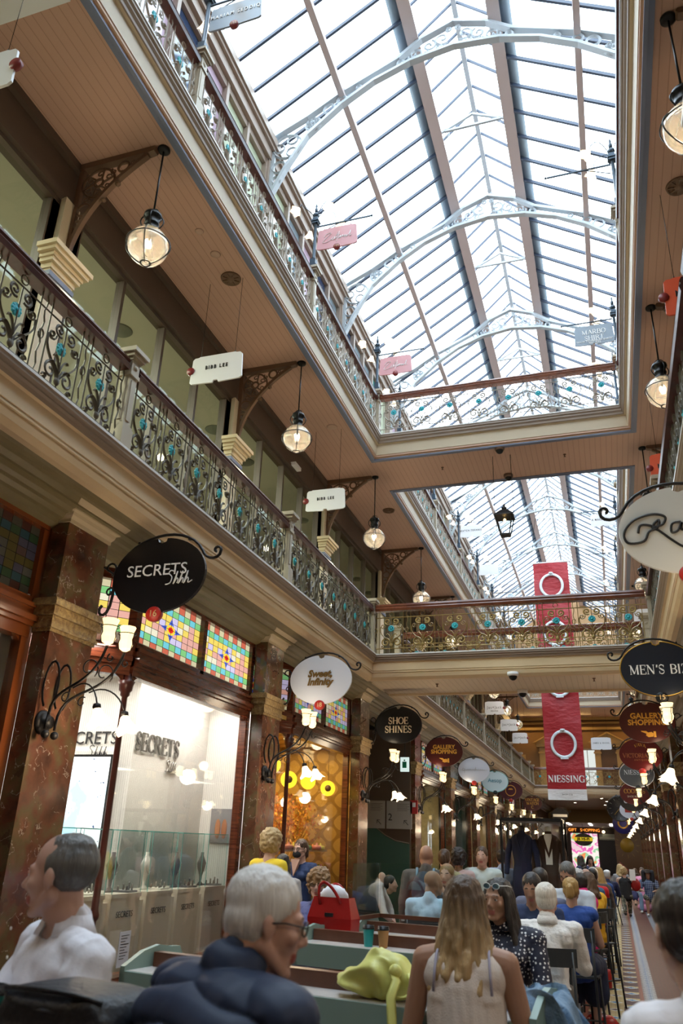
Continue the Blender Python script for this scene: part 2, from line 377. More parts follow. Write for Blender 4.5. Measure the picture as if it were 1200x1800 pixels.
# stroke serif font, cell 1 high; (kind, ...) L=line(x0,y0,x1,y1,w) A=arc(cx,cy,rx,ry,a0,a1,w) S=serif(x,y,w)
_T, _t = .15, .06
SF = {
 'A': (.9, ['L.12,0,.45,1,t', 'L.45,1,.8,0,T', 'L.24,.35,.66,.35,t', 'S.12,0', 'S.8,0']),
 'B': (.75, ['L.15,0,.15,1,T', 'A.35,.75,.28,.25,-90,90,T', 'A.35,.27,.32,.27,-90,90,T', 'L.1,1,.35,1,t', 'L.1,.52,.35,.52,t', 'L.1,0,.35,0,t']),
 'C': (.8, ['A.45,.5,.36,.5,45,315,T', 'L.72,.62,.72,.98,t']),
 'E': (.72, ['L.15,0,.15,1,T', 'L.05,1,.62,1,t', 'L.15,.52,.5,.52,t', 'L.05,0,.66,0,t', 'L.62,.8,.62,1,t', 'L.66,0,.66,.24,t', 'L.5,.4,.5,.64,t']),
 'G': (.88, ['A.47,.5,.38,.5,45,320,T', 'L.78,.65,.78,.98,t', 'L.76,.0,.76,.42,T', 'L.6,.42,.88,.42,t']),
 'H': (.92, ['L.16,0,.16,1,T', 'L.74,0,.74,1,T', 'L.16,.52,.74,.52,t', 'S.16,0', 'S.16,1', 'S.74,0', 'S.74,1']),
 'I': (.42, ['L.2,0,.2,1,T', 'S.2,0', 'S.2,1']),
 'K': (.85, ['L.15,0,.15,1,T', 'L.2,.42,.66,1,t', 'L.3,.55,.74,0,T', 'S.15,0', 'S.15,1', 'S.66,1', 'S.74,0']),
 'L': (.7, ['L.15,0,.15,1,T', 'L.05,0,.62,0,t', 'L.62,0,.62,.25,t', 'S.15,1']),
 'M': (1.08, ['L.16,0,.16,1,t', 'L.16,1,.52,.05,T', 'L.52,.05,.88,1,t', 'L.88,0,.88,1,T', 'S.16,0', 'S.88,0', 'S.1,1', 'S.92,1']),
 'N': (.95, ['L.16,0,.16,1,t', 'L.16,1,.76,0,T', 'L.76,0,.76,1,t', 'S.16,0', 'S.1,1', 'S.76,1']),
 'O': (.92, ['A.45,.5,.38,.5,0,360,T']),
 'P': (.74, ['L.15,0,.15,1,T', 'A.34,.73,.3,.27,-90,90,T', 'L.08,1,.34,1,t', 'L.15,.46,.34,.46,t', 'S.15,0']),
 'R': (.84, ['L.15,0,.15,1,T', 'A.34,.75,.27,.25,-90,90,T', 'L.08,1,.34,1,t', 'L.15,.5,.34,.5,t', 'L.38,.5,.74,0,T', 'S.15,0', 'S.76,0']),
 'S': (.68, ['A.33,.75,.23,.24,30,250,t', 'L.14,.62,.52,.36,T', 'A.33,.26,.25,.26,-150,60,t', 'L.56,.72,.56,.96,t', 'L.1,.05,.1,.3,t']),
 'T': (.8, ['L.38,0,.38,1,T', 'L.04,1,.72,1,t', 'L.04,.78,.04,1,t', 'L.72,.78,.72,1,t', 'S.38,0']),
 'U': (.9, ['L.16,.35,.16,1,T', 'A.45,.36,.29,.36,180,360,t', 'L.74,.35,.74,1,t', 'S.16,1', 'S.74,1']),
 'V': (.88, ['L.1,1,.44,0,T', 'L.44,0,.76,1,t', 'S.1,1', 'S.76,1']),
 'W': (1.2, ['L.1,1,.36,0,T', 'L.36,0,.58,.9,t', 'L.58,.9,.84,0,T', 'L.84,0,1.08,1,t', 'S.1,1', 'S.1,1', 'S1.08,1']),
 'Y': (.84, ['L.1,1,.42,.48,T', 'L.42,.48,.72,1,t', 'L.42,0,.42,.5,T', 'S.1,1', 'S.72,1', 'S.42,0']),
 'Z': (.76, ['L.62,1,.1,0,T', 'L.08,1,.62,1,t', 'L.1,0,.68,0,t', 'L.08,.78,.08,1,t', 'L.68,0,.68,.24,t']),
 "'": (.3, ['L.14,.72,.18,1,T']), '&': (.9, ['A.38,.76,.17,.2,0,360,t', 'A.38,.27,.28,.27,60,330,T', 'L.24,.7,.8,0,T']),
 '1': (.5, ['L.25,0,.25,1,T', 'L.08,.8,.25,1,t', 'S.25,0']), '5': (.66, ['L.14,1,.55,1,T', 'L.14,1,.14,.58,t', 'A.28,.32,.3,.32,-130,110,T']),
 '6': (.68, ['A.34,.3,.27,.3,0,360,T', 'A.5,.4,.42,.58,95,190,t']), '8': (.68, ['A.33,.75,.2,.23,0,360,t', 'A.33,.26,.26,.27,0,360,T']),
 '7': (.62, ['L.06,1,.56,1,t', 'L.56,1,.24,0,T']), '.': (.3, ['L.1,.05,.2,.05,T']), ' ': (.5, []), '-': (.5, ['L.06,.45,.42,.45,t']),
}
def serif(name, s, h, m, parent, loc, rz=0, italic=0, extr=.003, curve=0, tw=1):
    """lettering in the x-z plane facing -y, centred at loc"""
    b = MB(); lines = s.split('\n'); LH = h*1.32; y00 = (len(lines)-1)*LH/2
    for li, ln in enumerate(lines):
        W = sum(SF[c][0] for c in ln)*h; x = -W/2; z0 = y00-li*LH-h/2
        for c in ln:
            wd, st = SF[c]
            for q in st:
                p = q[1:].split(','); k = q[0]
                wv = {'T': _T*tw, 't': _t*tw}.get(p[-1], 0)
                def P(a, bb):
                    xx = x+(a+bb*italic)*h; zz = z0+bb*h; zz += curve*(1-(xx/(W/2+1e-6))**2)*h if curve else 0
                    return V((xx, 0, zz))
                if k == 'S':
                    b.beam(P(float(p[0])-.1, float(p[1])), P(float(p[0])+.1, float(p[1])), extr*2, .045*h)
                else:
                    nums = [float(t) for t in p[:-1]]
                    if k == 'L': pts = [P(nums[0], nums[1]), P(nums[2], nums[3])]
                    else:
                        n = max(6, int(abs(nums[5]-nums[4])/18)); pts = []
                        for i in range(n+1):
                            a = radians(nums[4]+(nums[5]-nums[4])*i/n); pts.append(P(nums[0]+nums[2]*cos(a), nums[1]+nums[3]*sin(a)))
                    # calligraphic pen: nominal width w horizontally, thin vertically
                    for a, bb in zip(pts, pts[1:]):
                        d = bb-a
                        if d.length < 1e-6: continue
                        th = abs(d.z)/d.length; w2 = wv*h*(th if p[-1] == 'T' else 1)+.05*h*(1-th) if k == 'A' else wv*h
                        b.beam(a, bb, extr*2, max(w2, .04*h), up=V((0, 0, 1)) if abs(d.z/d.length) < .999 else V((1, 0, 0)))
            x += wd*h
    # beams: 'up' for vertical strokes must lie in plane
    return b.build(name, m, parent, loc, (0, 0, rz))
def pen(name, strokes, m, parent, loc, w=.006, scale=1, rz=0, flat=.5, par=True):
    b = MB()
    for st in strokes:
        pts = [V((x*scale, 0, z*scale)) for x, z in st]
        sm = []
        for i in range(len(pts)-1):                       # catmull-rom
            p0 = pts[max(i-1, 0)]; p1 = pts[i]; p2 = pts[i+1]; p3 = pts[min(i+2, len(pts)-1)]
            for k in range(5):
                t = k/5; sm.append(.5*((2*p1)+(-p0+p2)*t+(2*p0-5*p1+4*p2-p3)*t*t+(-p0+3*p1-3*p2+p3)*t**3))
        sm.append(pts[-1]); b.tube(sm, w, 5)
    return b.build(name, m, parent, loc, (0, 0, rz))
# ---------------------------------------------------------------- the setting
XC = -1.58
def SX(s, d): return XC+s*d
Y0, YA, YB, YE, YF = -4.0, 14.1, 16.15, 46.6, 51.0
BAY = 4.65
def bayy(k): return 5.78+BAY*k
struct(MB().box(-12, 9, Y0-1, 90, -.12, 0).build('floor', FLOORT))
struct(MB().box(-12, 9, Y0-.3, Y0, 0, 18).build('wall_back', mat('back_wall_paint', (.3, .2, .13), .7)))

def ring(name, y0, y1, d0, bands, parent=None, hide_front=False):
    """mitred frame round a rectangular floor opening; bands = [(material, [(offset, z)...])]"""
    mats = [b[0] for b in bands]; mb = MB()
    for mi, (_, pr) in enumerate(bands):
        for (o0, z0), (o1, z1) in zip(pr, pr[1:]):
            def rc(o, z):
                return [(XC-d0-o, y0-o, z), (XC+d0+o, y0-o, z), (XC+d0+o, y1+o, z), (XC-d0-o, y1+o, z)]
            mb.add(rc(o0, z0)+rc(o1, z1), [(i, (i+1) % 4, 4+(i+1) % 4, 4+i) for i in range(4)], mi)
    return struct(mb.build(name, mats, parent))
NOSE = mat('white_nosing', (.75, .75, .73), .35)
G1B = [(NOSE, [(.03, 5.085), (0, 5.08), (0, 5.055)]),
       (TAUPE, [(0, 5.055), (.012, 5.04), (.012, 5.02), (.035, 5.0), (.035, 4.985), (.055, 4.97), (.07, 4.94)]),
       (CREAM, [(.07, 4.94), (.10, 4.93), (.10, 4.78), (.115, 4.775), (.115, 4.765), (.105, 4.76), (.105, 4.745), (.125, 4.74), (.125, 4.72), (.115, 4.715), (.13, 4.66), (.17, 4.61), (.24, 4.61), (.24, 4.66)])]
G2B = [(NOSE, [(.03, 9.83), (0, 9.82), (0, 9.795)]),
       (TAUPE, [(0, 9.795), (.012, 9.78), (.012, 9.75), (.035, 9.73), (.035, 9.70), (.06, 9.67), (.065, 9.63), (.08, 9.62)]),
       (CREAM2, [(.08, 9.62), (.115, 9.61), (.135, 9.385)]),
       (PEACHR, [(.135, 9.385), (.145, 9.38), (.145, 9.345), (.174, 9.34), (.174, 9.315)]),
       (BLUEG, [(.174, 9.315), (.174, 9.285), (.215, 9.28), (.215, 9.29), (.275, 9.29), (.275, 9.32)])]
n_ = 1
for (ya, yb) in ((Y0+.6, YA), (YB, YE)):
    ring('trim_%d' % n_, ya, yb, 2.42, G1B); n_ += 1
    ring('trim_%d' % n_, ya, yb, 2.40, G2B); n_ += 1
def slab(name, z0, z1, d0, m, mtop, side_d, yend=YF):
    """gallery floor with two light wells"""
    mb = MB()
    for s in (-1, 1): mb.box(SX(s, d0), SX(s, side_d), Y0, yend, z0, z1)
    mb.box(SX(-1, d0), SX(1, d0), YA+(d0-2.4), YB-(d0-2.4), z0, z1)
    mb.box(SX(-1, d0), SX(1, d0), YE+(d0-2.4), yend, z0, z1)
    mb.box(SX(-1, d0), SX(1, d0), Y0, Y0+.6-(d0-2.4), z0, z1)
    return struct(mb.build(name, m))
slab('ceiling_gallery_lower', 4.65, 5.05, 2.60, SOFFITC, None, 4.3, 64)
slab('ceiling_gallery_upper', 9.31, 9.80, 2.60, SOFFIT, None, 8.6)
# cream mouldings between the shop fronts and the gallery edge
for i, s in enumerate((-1, 1)):
    pr = [(2.66, 4.615), (2.70, 4.60), (2.72, 4.57), (2.76, 4.56), (2.80, 4.52), (2.80, 4.50), (2.86, 4.485), (2.90, 4.46), (2.95, 4.455), (2.98, 4.42), (3.02, 4.41), (3.04, 4.37), (3.10, 4.34), (3.12, 4.34), (3.12, 4.66), (2.66, 4.66)]
    mb = MB(); mb.prism([(d, z) for d, z in pr], Y0, 64, lambda a, b, t: (SX(s, a), t, b))
    struct(mb.build('trim_%d' % n_, OLIVE)); n_ += 1
# level-one wall head (dark entablature) and plinth
SHOPW = mat('gallery_room_wall', (.42, .41, .31), .7); SHOPW2 = mat('gallery_room_ceiling', (.50, .49, .41), .7)
for s, sd in ((-1, 'left'), (1, 'right')):
    mb = MB()
    mb.box(SX(s, 3.97), SX(s, 4.25), Y0, YF, 8.72, 9.31); mb.box(SX(s, 3.90), SX(s, 4.0), Y0, YF, 9.20, 9.31); mb.box(SX(s, 3.93), SX(s, 4.0), Y0, YF, 8.66, 8.74)
    mb.box(SX(s, 3.95), SX(s, 4.2), Y0, YF, 5.05, 5.5)
    mb.box(SX(s, 3.99), SX(s, 4.12), Y0, YF, 8.60, 8.68)
    struct(mb.build('wall_%s_gallery_head' % sd, DKBROWN))
    mb = MB(); mb.box(SX(s, 8.6), SX(s, 8.8), Y0, YF, 5.05, 9.3); struct(mb.build('wall_%s_rooms' % sd, SHOPW))
    mb = MB(); mb.box(SX(s, 4.2), SX(s, 8.6), Y0, YF, 8.95, 9.02); struct(mb.build('ceiling_rooms_%s' % sd, SHOPW2))
    mb = MB(); mb.box(SX(s, 4.25), SX(s, 8.6), Y0, YF, 5.0, 5.06); struct(mb.build('floor_rooms_%s' % sd, mat('room_carpet', (.12, .1, .08), .9)))
    # upper storey wall : sill, window band head
    mb = MB(); mb.box(SX(s, 3.72), SX(s, 3.95), Y0, YF, 9.8, 11.15)
    struct(mb.build('wall_%s_upper' % sd, CREAM2))
    mb = MB(); mb.box(SX(s, 3.60), SX(s, 3.95), Y0, YF, 11.15, 11.27); mb.box(SX(s, 3.64), SX(s, 3.95), Y0, YF, 11.08, 11.15)
    struct(mb.build('trim_%d' % n_, mat('pink_sill', (.62, .50, .45), .5))); n_ += 1
    mb = MB(); mb.box(SX(s, 3.66), SX(s, 3.98), Y0, YF, 14.12, 14.42); mb.box(SX(s, 3.56), SX(s, 4.0), Y0, YF, 14.42, 14.6); mb.box(SX(s, 3.60), SX(s, 3.98), Y0, YF, 14.34, 14.42)
    struct(mb.build('trim_%d' % n_, TAUPE)); n_ += 1
for q in range(9):
    l = bpy.data.lights.new('room_ceiling_light', 'AREA'); l.shape = 'RECTANGLE'; l.size = 2.4; l.size_y = 3.6; l.energy = 330; l.color = (.98, 1, .86)
    o = bpy.data.objects.new('room_ceiling_light', l); COL.objects.link(o); o.location = (SX(-1, 6.4), 1.5+4.65*q, 8.9)
    if q > 2: l.energy = 22; l.color = (1, .7, .4)
# ---- far end and side end walls
OCHRE = mat('ochre_brown_wall', (.27, .15, .06), .6)
struct(MB().box(-10, 7, YF, YF+.25, 4.65, 18.2).build('wall_far', OCHRE))
for s, sd in ((-1, 'left'), (1, 'right')):
    struct(MB().box(SX(s, 8.8), SX(s, 9.0), Y0, 76, 0, 14.6).build('wall_outer_%s' % sd, mat('outer_wall', (.2, .17, .14), .9)))
struct(MB().box(-5.5, SX(-1, 2.7), 2.4, 3.87, 9.16, 9.31).build('trim_90', mat('white_bulkhead', (.75, .78, .8), .5)))
# ---- roof: glazed slopes, lantern, bars
BARS = [Y0+.66*i for i in range(int((YF-Y0)/.66)+1)]
def slope(n, a, b, barm, w=.05, h=.07):
    (x0, z0), (x1, z1) = a, b
    g = MB(); g.add([(x0, Y0, z0), (x1, Y0, z1), (x1, YF, z1), (x0, YF, z0)], [(0, 1, 2, 3)]); g.add([(x0, Y0, z0+.012), (x1, Y0, z1+.012), (x1, YF, z1+.012), (x0, YF, z0+.012)], [(3, 2, 1, 0)])
    o = struct(g.build('window_%d' % n, ROOFG))
    m = MB()
    for y in BARS: m.beam((x0, y, z0-.04), (x1, y, z1-.04), w, h)
    m.build('glazing_bar', barm, o); return o
for i, s in enumerate((-1, 1)):
    slope(1+i, (SX(s, 3.72), 14.62), (SX(s, .8), 16.56), BARB)
    slope(3+i, (SX(s, .8), 16.80), (SX(s, 0), 17.6), BARB, .035, .05)
    mb = MB()
    mb.box(SX(s, .72), SX(s, .88), Y0, YF, 16.42, 16.58); mb.box(SX(s, .77), SX(s, .84), Y0, YF, 16.58, 16.84); mb.box(SX(s, .68), SX(s, .92), Y0, YF, 16.40, 16.43)
    struct(mb.build('trim_%d' % n_, BARM)); n_ += 1
    mb = MB(); mb.box(SX(s, 2.19), SX(s, 2.31), Y0, YF, 15.40, 15.56); struct(mb.build('trim_%d' % n_, BARM)); n_ += 1
    # lead gutter board lying on the glass beside the lantern
    mb = MB(); mb.add([(SX(s, .88), Y0, 16.53), (SX(s, 1.12), Y0, 16.37), (SX(s, 1.12), YF, 16.37), (SX(s, .88), YF, 16.53), (SX(s, .88), Y0, 16.60), (SX(s, 1.12), Y0, 16.44), (SX(s, 1.12), YF, 16.44), (SX(s, .88), YF, 16.60)],
                      [(0, 1, 2, 3), (7, 6, 5, 4), (0, 4, 5, 1), (1, 5, 6, 2), (2, 6, 7, 3), (3, 7, 4, 0)])
    mb.v = [(x, y, z+.06) for x, y, z in mb.v]
    struct(mb.build('trim_%d' % n_, mat('lead_flashing', (.25, .32, .40), .5))); n_ += 1
mb = MB(); mb.box(XC-.05, XC+.05, Y0, YF, 17.42, 17.58); struct(mb.build('trim_%d' % n_, TRUSSW)); n_ += 1

# ---- roof trusses
def truss():
    t = thing('roof_truss', 'x', 'roof truss', (XC, 0, 0))
    fr = MB(); sc = MB()
    bot = [(3.66, 13.14), (3.37, 13.79), (2.94, 14.56), (2.25, 15.18), (1.6, 15.6), (.87, 15.88), (0, 16.01)]
    top = [(3.66, 14.74), (2.97, 15.07), (2.27, 15.5), (1.1, 16.04), (.64, 16.42), (0, 16.68)]
    bm_ = []
    for (a, b) in zip(bot, bot[1:]):
        for k in range(3): bm_.append((a[0]+(b[0]-a[0])*k/3, a[1]+(b[1]-a[1])*k/3))
    bm_.append(bot[-1])
    for s in (-1, 1):
        for a, b in zip(bm_, bm_[1:]): fr.beam((s*a[0], 0, a[1]), (s*b[0], 0, b[1]), .13, .06)
        for a, b in zip(top, top[1:]): fr.beam((s*a[0], 0, a[1]), (s*b[0], 0, b[1]), .13, .07)
        fr.beam((s*3.66, 0, 13.1), (s*3.66, 0, 14.75), .12, .05)
        # pierced scrollwork between the chords
        def ringf(cx, cz, r, petals):
            sc.tube([(s*(cx+r*cos(q*pi/9)), 0, cz+r*sin(q*pi/9)) for q in range(18)], .027, 4, closed=True, smooth=False, flat=1.3)
            if petals:
                for q in range(petals):
                    a = 2*pi*q/petals; rr2 = r*.36
                    sc.tube([(s*(cx+r*.6*cos(a)+rr2*cos(w*pi/5)), 0, cz+r*.6*sin(a)+rr2*sin(w*pi/5)) for w in range(10)], .022, 4, closed=True, smooth=False, flat=1.3)
        ringf(3.34, 14.40, .30, 3); ringf(3.50, 13.90, .14, 0); ringf(2.82, 14.84, .16, 8); ringf(3.53, 13.58, .09, 0)
        for (cx, cz, r) in ((2.50, 15.16, .12), (2.25, 15.33, .09), (1.05, 15.93, .07), (1.9, 15.55, .05)): ringf(cx, cz, r, 0)
        for (cx, cz, r, a0) in ((.72, 16.06, .13, 0), (.48, 16.2, .15, 2), (.22, 16.3, .17, 4), (.30, 16.1, .08, 1), (.85, 16.02, .07, 3), (.1, 16.5, .07, 1), (.55, 16.02, .07, 2)):
            sc.tube([(s*p[0], 0, p[2]) for p in spiral(cx, cz, r, r*.2, a0, a0+7.5, 14)], .021, 4, smooth=False, flat=1.3)
    for dx in (-.12, 0, .12): sc.tube([(0, 0, 16.68), (dx, 0, 16.8), (dx*1.6, 0, 16.86)], .012, 4)
    KIDS['roof_truss'] = [fr.build('truss_frame', TRUSSW, t), sc.build('pierced_scrollwork', TRUSSW, t)]
    return t
tr0 = truss()
ordn = ['nearest the camera, cut by the top of the photo', 'crossing the top of the picture', 'second in full view, above the pink signs', 'third in full view, above the upper bridge', 'fourth, just beyond the upper bridge', 'fifth, over the far light well', 'sixth, over the far light well', 'seventh, over the far light well', 'eighth, far down the arcade', 'ninth, far down the arcade']
for i in range(10):
    y = 5.7+BAY*i; lb = 'white scrollwork roof truss, '+ordn[i]
    if i == 0: tr0.location = (XC, y, 0); tr0['label'] = lb; tr0['group'] = 'arched iron roof trusses'
    else: dup(tr0, (XC, y, 0), label=lb)
# half trusses in the lantern
t = thing('lantern_tie', 'x', 'roof tie', (XC, 0, 0)); mb = MB()
mb.beam((-.62, 0, 16.52), (.62, 0, 16.52), .05, .05)
for s in (-1, 1):
    mb.beam((s*.7, 0, 16.50), (0, 0, 16.86), .05, .05)
    mb.tube([(p[0]*s, 0, p[2]) for p in spiral(.58, 16.40, .08, .02, 1, 8, 12)], .01, 4)
k_ = [mb.build('tie_frame', TRUSSW, t)]; KIDS['lantern_tie'] = k_
for i in range(9):
    y = 8.03+BAY*i; lb = 'slim white triangular tie in the ridge lantern, number %s from the near end' % ['one', 'two', 'three', 'four', 'five', 'six', 'seven', 'eight', 'nine'][i]
    if i == 0: t.location = (XC, y, 0); t['label'] = lb; t['group'] = 'small ties of the ridge lantern'
    else: dup(t, (XC, y, 0), label=lb)

# ---- upper storey windows (both sides), one structure per bay
wn_i = 5
PANEC = [mat('pane_dark_blue', (.03, .05, .10), .08), mat('pane_teal', (.04, .22, .20), .1), mat('pane_pale_green', (.45, .5, .36), .15), mat('pane_grey', (.2, .25, .28), .1), mat('pane_lilac', (.45, .34, .42), .15)]
for s in (-1, 1):
    for k in range(-2, 10):
        y0 = bayy(k)+.16; y1 = bayy(k+1)-.16
        fr = MB(); nn = 5; wy = (y1-y0)/nn
        fr.box(SX(s, 3.68), SX(s, 3.9), bayy(k)-.16, bayy(k)+.16, 11.27, 14.12)
        fr.box(SX(s, 3.74), SX(s, 3.84), y0, y1, 11.27, 11.4); fr.box(SX(s, 3.74), SX(s, 3.84), y0, y1, 13.98, 14.12); fr.box(SX(s, 3.76), SX(s, 3.82), y0, y1, 12.5, 12.58)
        for q in range(nn+1): fr.box(SX(s, 3.72), SX(s, 3.86), y0+wy*q-.045, y0+wy*q+.045, 11.27, 14.12)
        o = struct(fr.build('window_%d' % wn_i, TAUPE)); wn_i += 1
        pn = MB()
        for q in range(nn):
            for j, (za, zb) in enumerate(((11.4, 12.5), (12.58, 13.98))):
                pn.box(SX(s, 3.82), SX(s, 3.84), y0+wy*q+.04, y0+wy*(q+1)-.04, za, zb, random.Random(k*50+q*3+j+s).choice([0, 0, 1, 2, 3, 3, 4]))
        pn.build('pane', PANEC, o)

# ---- gallery-level windows: glazing with thin mullions, pilasters between
for s in (-1, 1):
    for k in range(-2, 10):
        y0 = bayy(k)+.2; y1 = bayy(k+1)-.2
        fr = MB(); nn = 4; wy = (y1-y0)/nn
        for q in range(nn+1):
            w2 = .075 if q in (0, nn) else .028
            fr.box(SX(s, 4.0), SX(s, 4.12), y0+wy*q-w2, y0+wy*q+w2, 5.5, 8.6)
        fr.box(SX(s, 4.0), SX(s, 4.12), bayy(k)-.3, bayy(k)+.3, 5.05, 8.7)
        o = struct(fr.build('window_%d' % wn_i, DKBROWN)); wn_i += 1
        MB().box(SX(s, 4.06), SX(s, 4.068), y0, y1, 5.5, 8.62).build('pane', LGLASS, o)
# ---------------------------------------------------------------- balustrades, newels, lamps
WARM = (1, .80, .55)
BULB = emis('bulb_glow', (1, .86, .62), 30)
SHADE = nodes_mat('lit_amber_shade', lambda nt, b: (b.inputs['Base Color'].__setattr__('default_value', (.8, .7, .45, 1)), b.inputs['Emission Color'].__setattr__('default_value', (1, .72, .36, 1)), b.inputs['Emission Strength'].__setattr__('default_value', 1.5)), .35)
TULIP = nodes_mat('lit_tulip_shade', lambda nt, b: (b.inputs['Base Color'].__setattr__('default_value', (.85, .8, .65, 1)), b.inputs['Emission Color'].__setattr__('default_value', (1, .76, .46, 1)), b.inputs['Emission Strength'].__setattr__('default_value', 1.5)), .3)
def plight(name, parent, loc, e, r=.05, col=WARM):
    l = bpy.data.lights.new(name, 'POINT'); l.energy = e; l.shadow_soft_size = r; l.color = col
    o = bpy.data.objects.new(name, l); COL.objects.link(o); o.parent = parent; o.location = loc; return o
def scroll_mesh():
    b = MB(); r = .009; cx = .29
    def T(p, rr_=r): b.tube(p, rr_, 4, smooth=False, flat=1.7)
    for x in (.07, .51): T([(x, 0, 0), (x, 0, .84)], .006)
    tw = [(0+.012*sin(i*1.6), 0, .02+i*.05) for i in range(17)]; T(tw, .006)
    T([(0+.03*cos(q*pi/5), 0, .45+.045*sin(q*pi/5)) for q in range(11)], .006)
    T([(0, 0, .10), (.58, 0, .10)], .006); T([(0, 0, .70), (.58, 0, .70)], .006)
    T([(cx+.042*cos(q*pi/5), 0, .765+.042*sin(q*pi/5)) for q in range(11)], .006)
    T([(cx, 0, .1), (cx, 0, .70)], .006)
    for s in (-1, 1):
        m = lambda pts: [(cx+s*p[0], 0, p[2]) for p in pts]
        T(m(spiral(.075, .625, .062, .012, -2.2, 6.0, 16))); T(m(spiral(.155, .535, .05, .01, -3.4, 5.0, 14)))
        T(m(bez((.20, 0, .52), (.24, 0, .36), (.1, 0, .34), (.0, 0, .16), 8)))
        T(m(spiral(.105, .215, .085, .015, 2.4, -5.2, 18))); T(m(spiral(.16, .125, .03, .008, 0, 6, 10)))
        T(m(bez((.0, 0, .17), (.03, 0, .3), (.12, 0, .33), (.13, 0, .29), 7)), .011)
        T(m(bez((.0, 0, .24), (.02, 0, .36), (.08, 0, .42), (.09, 0, .37), 7)), .010)
    b.ell((cx, 0, .165), (.035, .02, .045), n=8, m=5)
    return b
def rosette_mesh():
    b = MB(); c = (.29, -.018, .48)
    for q in range(10):
        a = 2*pi*q/10; b.ell((c[0]+.044*cos(a), c[1], c[2]+.044*sin(a)), (.020, .014, .020), n=6, m=4)
    b.ell(c, (.028, .026, .028), n=8, m=5); b.ell((c[0], c[1]+.006, c[2]), (.05, .008, .05), n=10, m=4)
    return b
_sm = {}
def panel_me(kind, m):
    k = (kind, m.name)
    if k not in _sm:
        o = (scroll_mesh() if kind == 's' else rosette_mesh()).build('tmp', m); _sm[k] = o.data; bpy.data.objects.remove(o)
    return _sm[k]
def balustrade(a, bb, z, iron, rail, label, group):
    a = V((a[0], a[1], z)); bb = V((bb[0], bb[1], z)); L = (bb-a).length; rz = atan2(bb.y-a.y, bb.x-a.x)
    t = thing('balustrade', label, 'balustrade', a, rz, group)
    h = MB()
    h.prism([(-.06, -.02), (-.07, .03), (-.052, .055), (-.062, .08), (-.045, .115), (0, .13), (.045, .115), (.062, .08), (.052, .055), (.07, .03), (.06, -.02)], 0, L, lambda p, q, w_: (w_, p, q+.84), smooth=False)
    h.build('handrail', rail, t)
    n = max(1, round(L/.58)); sc = L/n/.58
    for i in range(n):
        p = bpy.data.objects.new('scroll_panel', panel_me('s', iron)); COL.objects.link(p); p.parent = t; p.location = (i*.58*sc, 0, 0); p.scale = (sc, 1, 1)
        r = bpy.data.objects.new('rosette', panel_me('r', TEAL)); COL.objects.link(r); r.parent = p
    return t
def newel_proto(iron):
    t = thing('newel_post', 'x', 'newel post'); b = MB()
    b.box(-.085, .085, -.085, .085, 0, .22); b.box(-.075, .075, -.075, .075, .22, .25); b.box(-.058, .058, -.058, .058, .25, .80)
    for s in (-1, 1):
        b.box(-.03, .03, s*.058, s*.066, .30, .74); b.box(s*.058, s*.066, -.03, .03, .30, .74)
    b.box(-.075, .075, -.075, .075, .78, .82); b.box(-.065, .065, -.065, .065, .82, .95)
    for s in (-1, 1):
        b.ell((0, s*.068, .885), (.03, .012, .03), n=8, m=4); b.ell((s*.068, 0, .885), (.012, .03, .03), n=8, m=4)
    c = MB(); c.box(-.075, .075, -.075, .075, .95, .98); c.box(-.1, .1, -.1, .1, .98, 1.02); c.box(-.125, .125, -.125, .125, 1.02, 1.06); c.box(-.11, .11, -.11, .11, 1.06, 1.08)
    KIDS['newel_post'] = [b.build('post_shaft', iron, t), c.build('post_cap', iron, t)]
    return t
NEWIRON = mat('newel_paint', (.42, .36, .27), .45, .1)
PALEIRON = mat('pale_iron_paint', (.36, .33, .28), .45, .15)
nw = newel_proto(NEWIRON); nw_used = False
NYA = [1.3, 5.48, 9.68, 14.1]; NYU = [1.6, 5.85, 10.0, 14.1]; NYB = [16.15+4.06*k for k in range(8)]+[46.6]
def words(i): return ['first', 'second', 'third', 'fourth', 'fifth', 'sixth', 'seventh', 'eighth', 'ninth', 'tenth', 'eleventh', 'twelfth', 'thirteenth', 'fourteenth'][i]
for s, sd in ((-1, 'left'), (1, 'right')):
    for lev, z, d in (('lower', 5.07, 2.53), ('upper', 9.81, 2.51)):
        idx = 0
        for part, L in (('near', NYA if lev == 'lower' else NYU), ('far', NYB)):
            for j, y in enumerate(L):
                if s == 1 and lev == 'lower' and part == 'near' and j == 1: y = 4.0
                lb = 'square moulded newel post with flat cap, %s gallery on the %s, %s in %s stretch' % (lev, sd, words(j), part)
                if not nw_used: nw.location = (SX(s, d), y, z); nw['label'] = lb; nw['group'] = 'newel posts of the galleries'; nw_used = True
                else: dup(nw, (SX(s, d), y, z), label=lb)
            LL = ([-3.2]+L) if part == 'near' else L
            for j, (ya, yb) in enumerate(zip(LL, LL[1:])):
                if s == -1: a, b2 = (SX(s, d), yb-.09), (SX(s, d), ya+.09)
                else: a, b2 = (SX(s, d), ya+.09), (SX(s, d), yb-.09)
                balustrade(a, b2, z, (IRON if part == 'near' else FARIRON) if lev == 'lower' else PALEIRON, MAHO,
                           'scrolled iron balustrade with turquoise rosettes, %s %s gallery, %s run of %s stretch' % (sd, lev, words(j), part), '%s %s gallery balustrades' % (sd, lev))
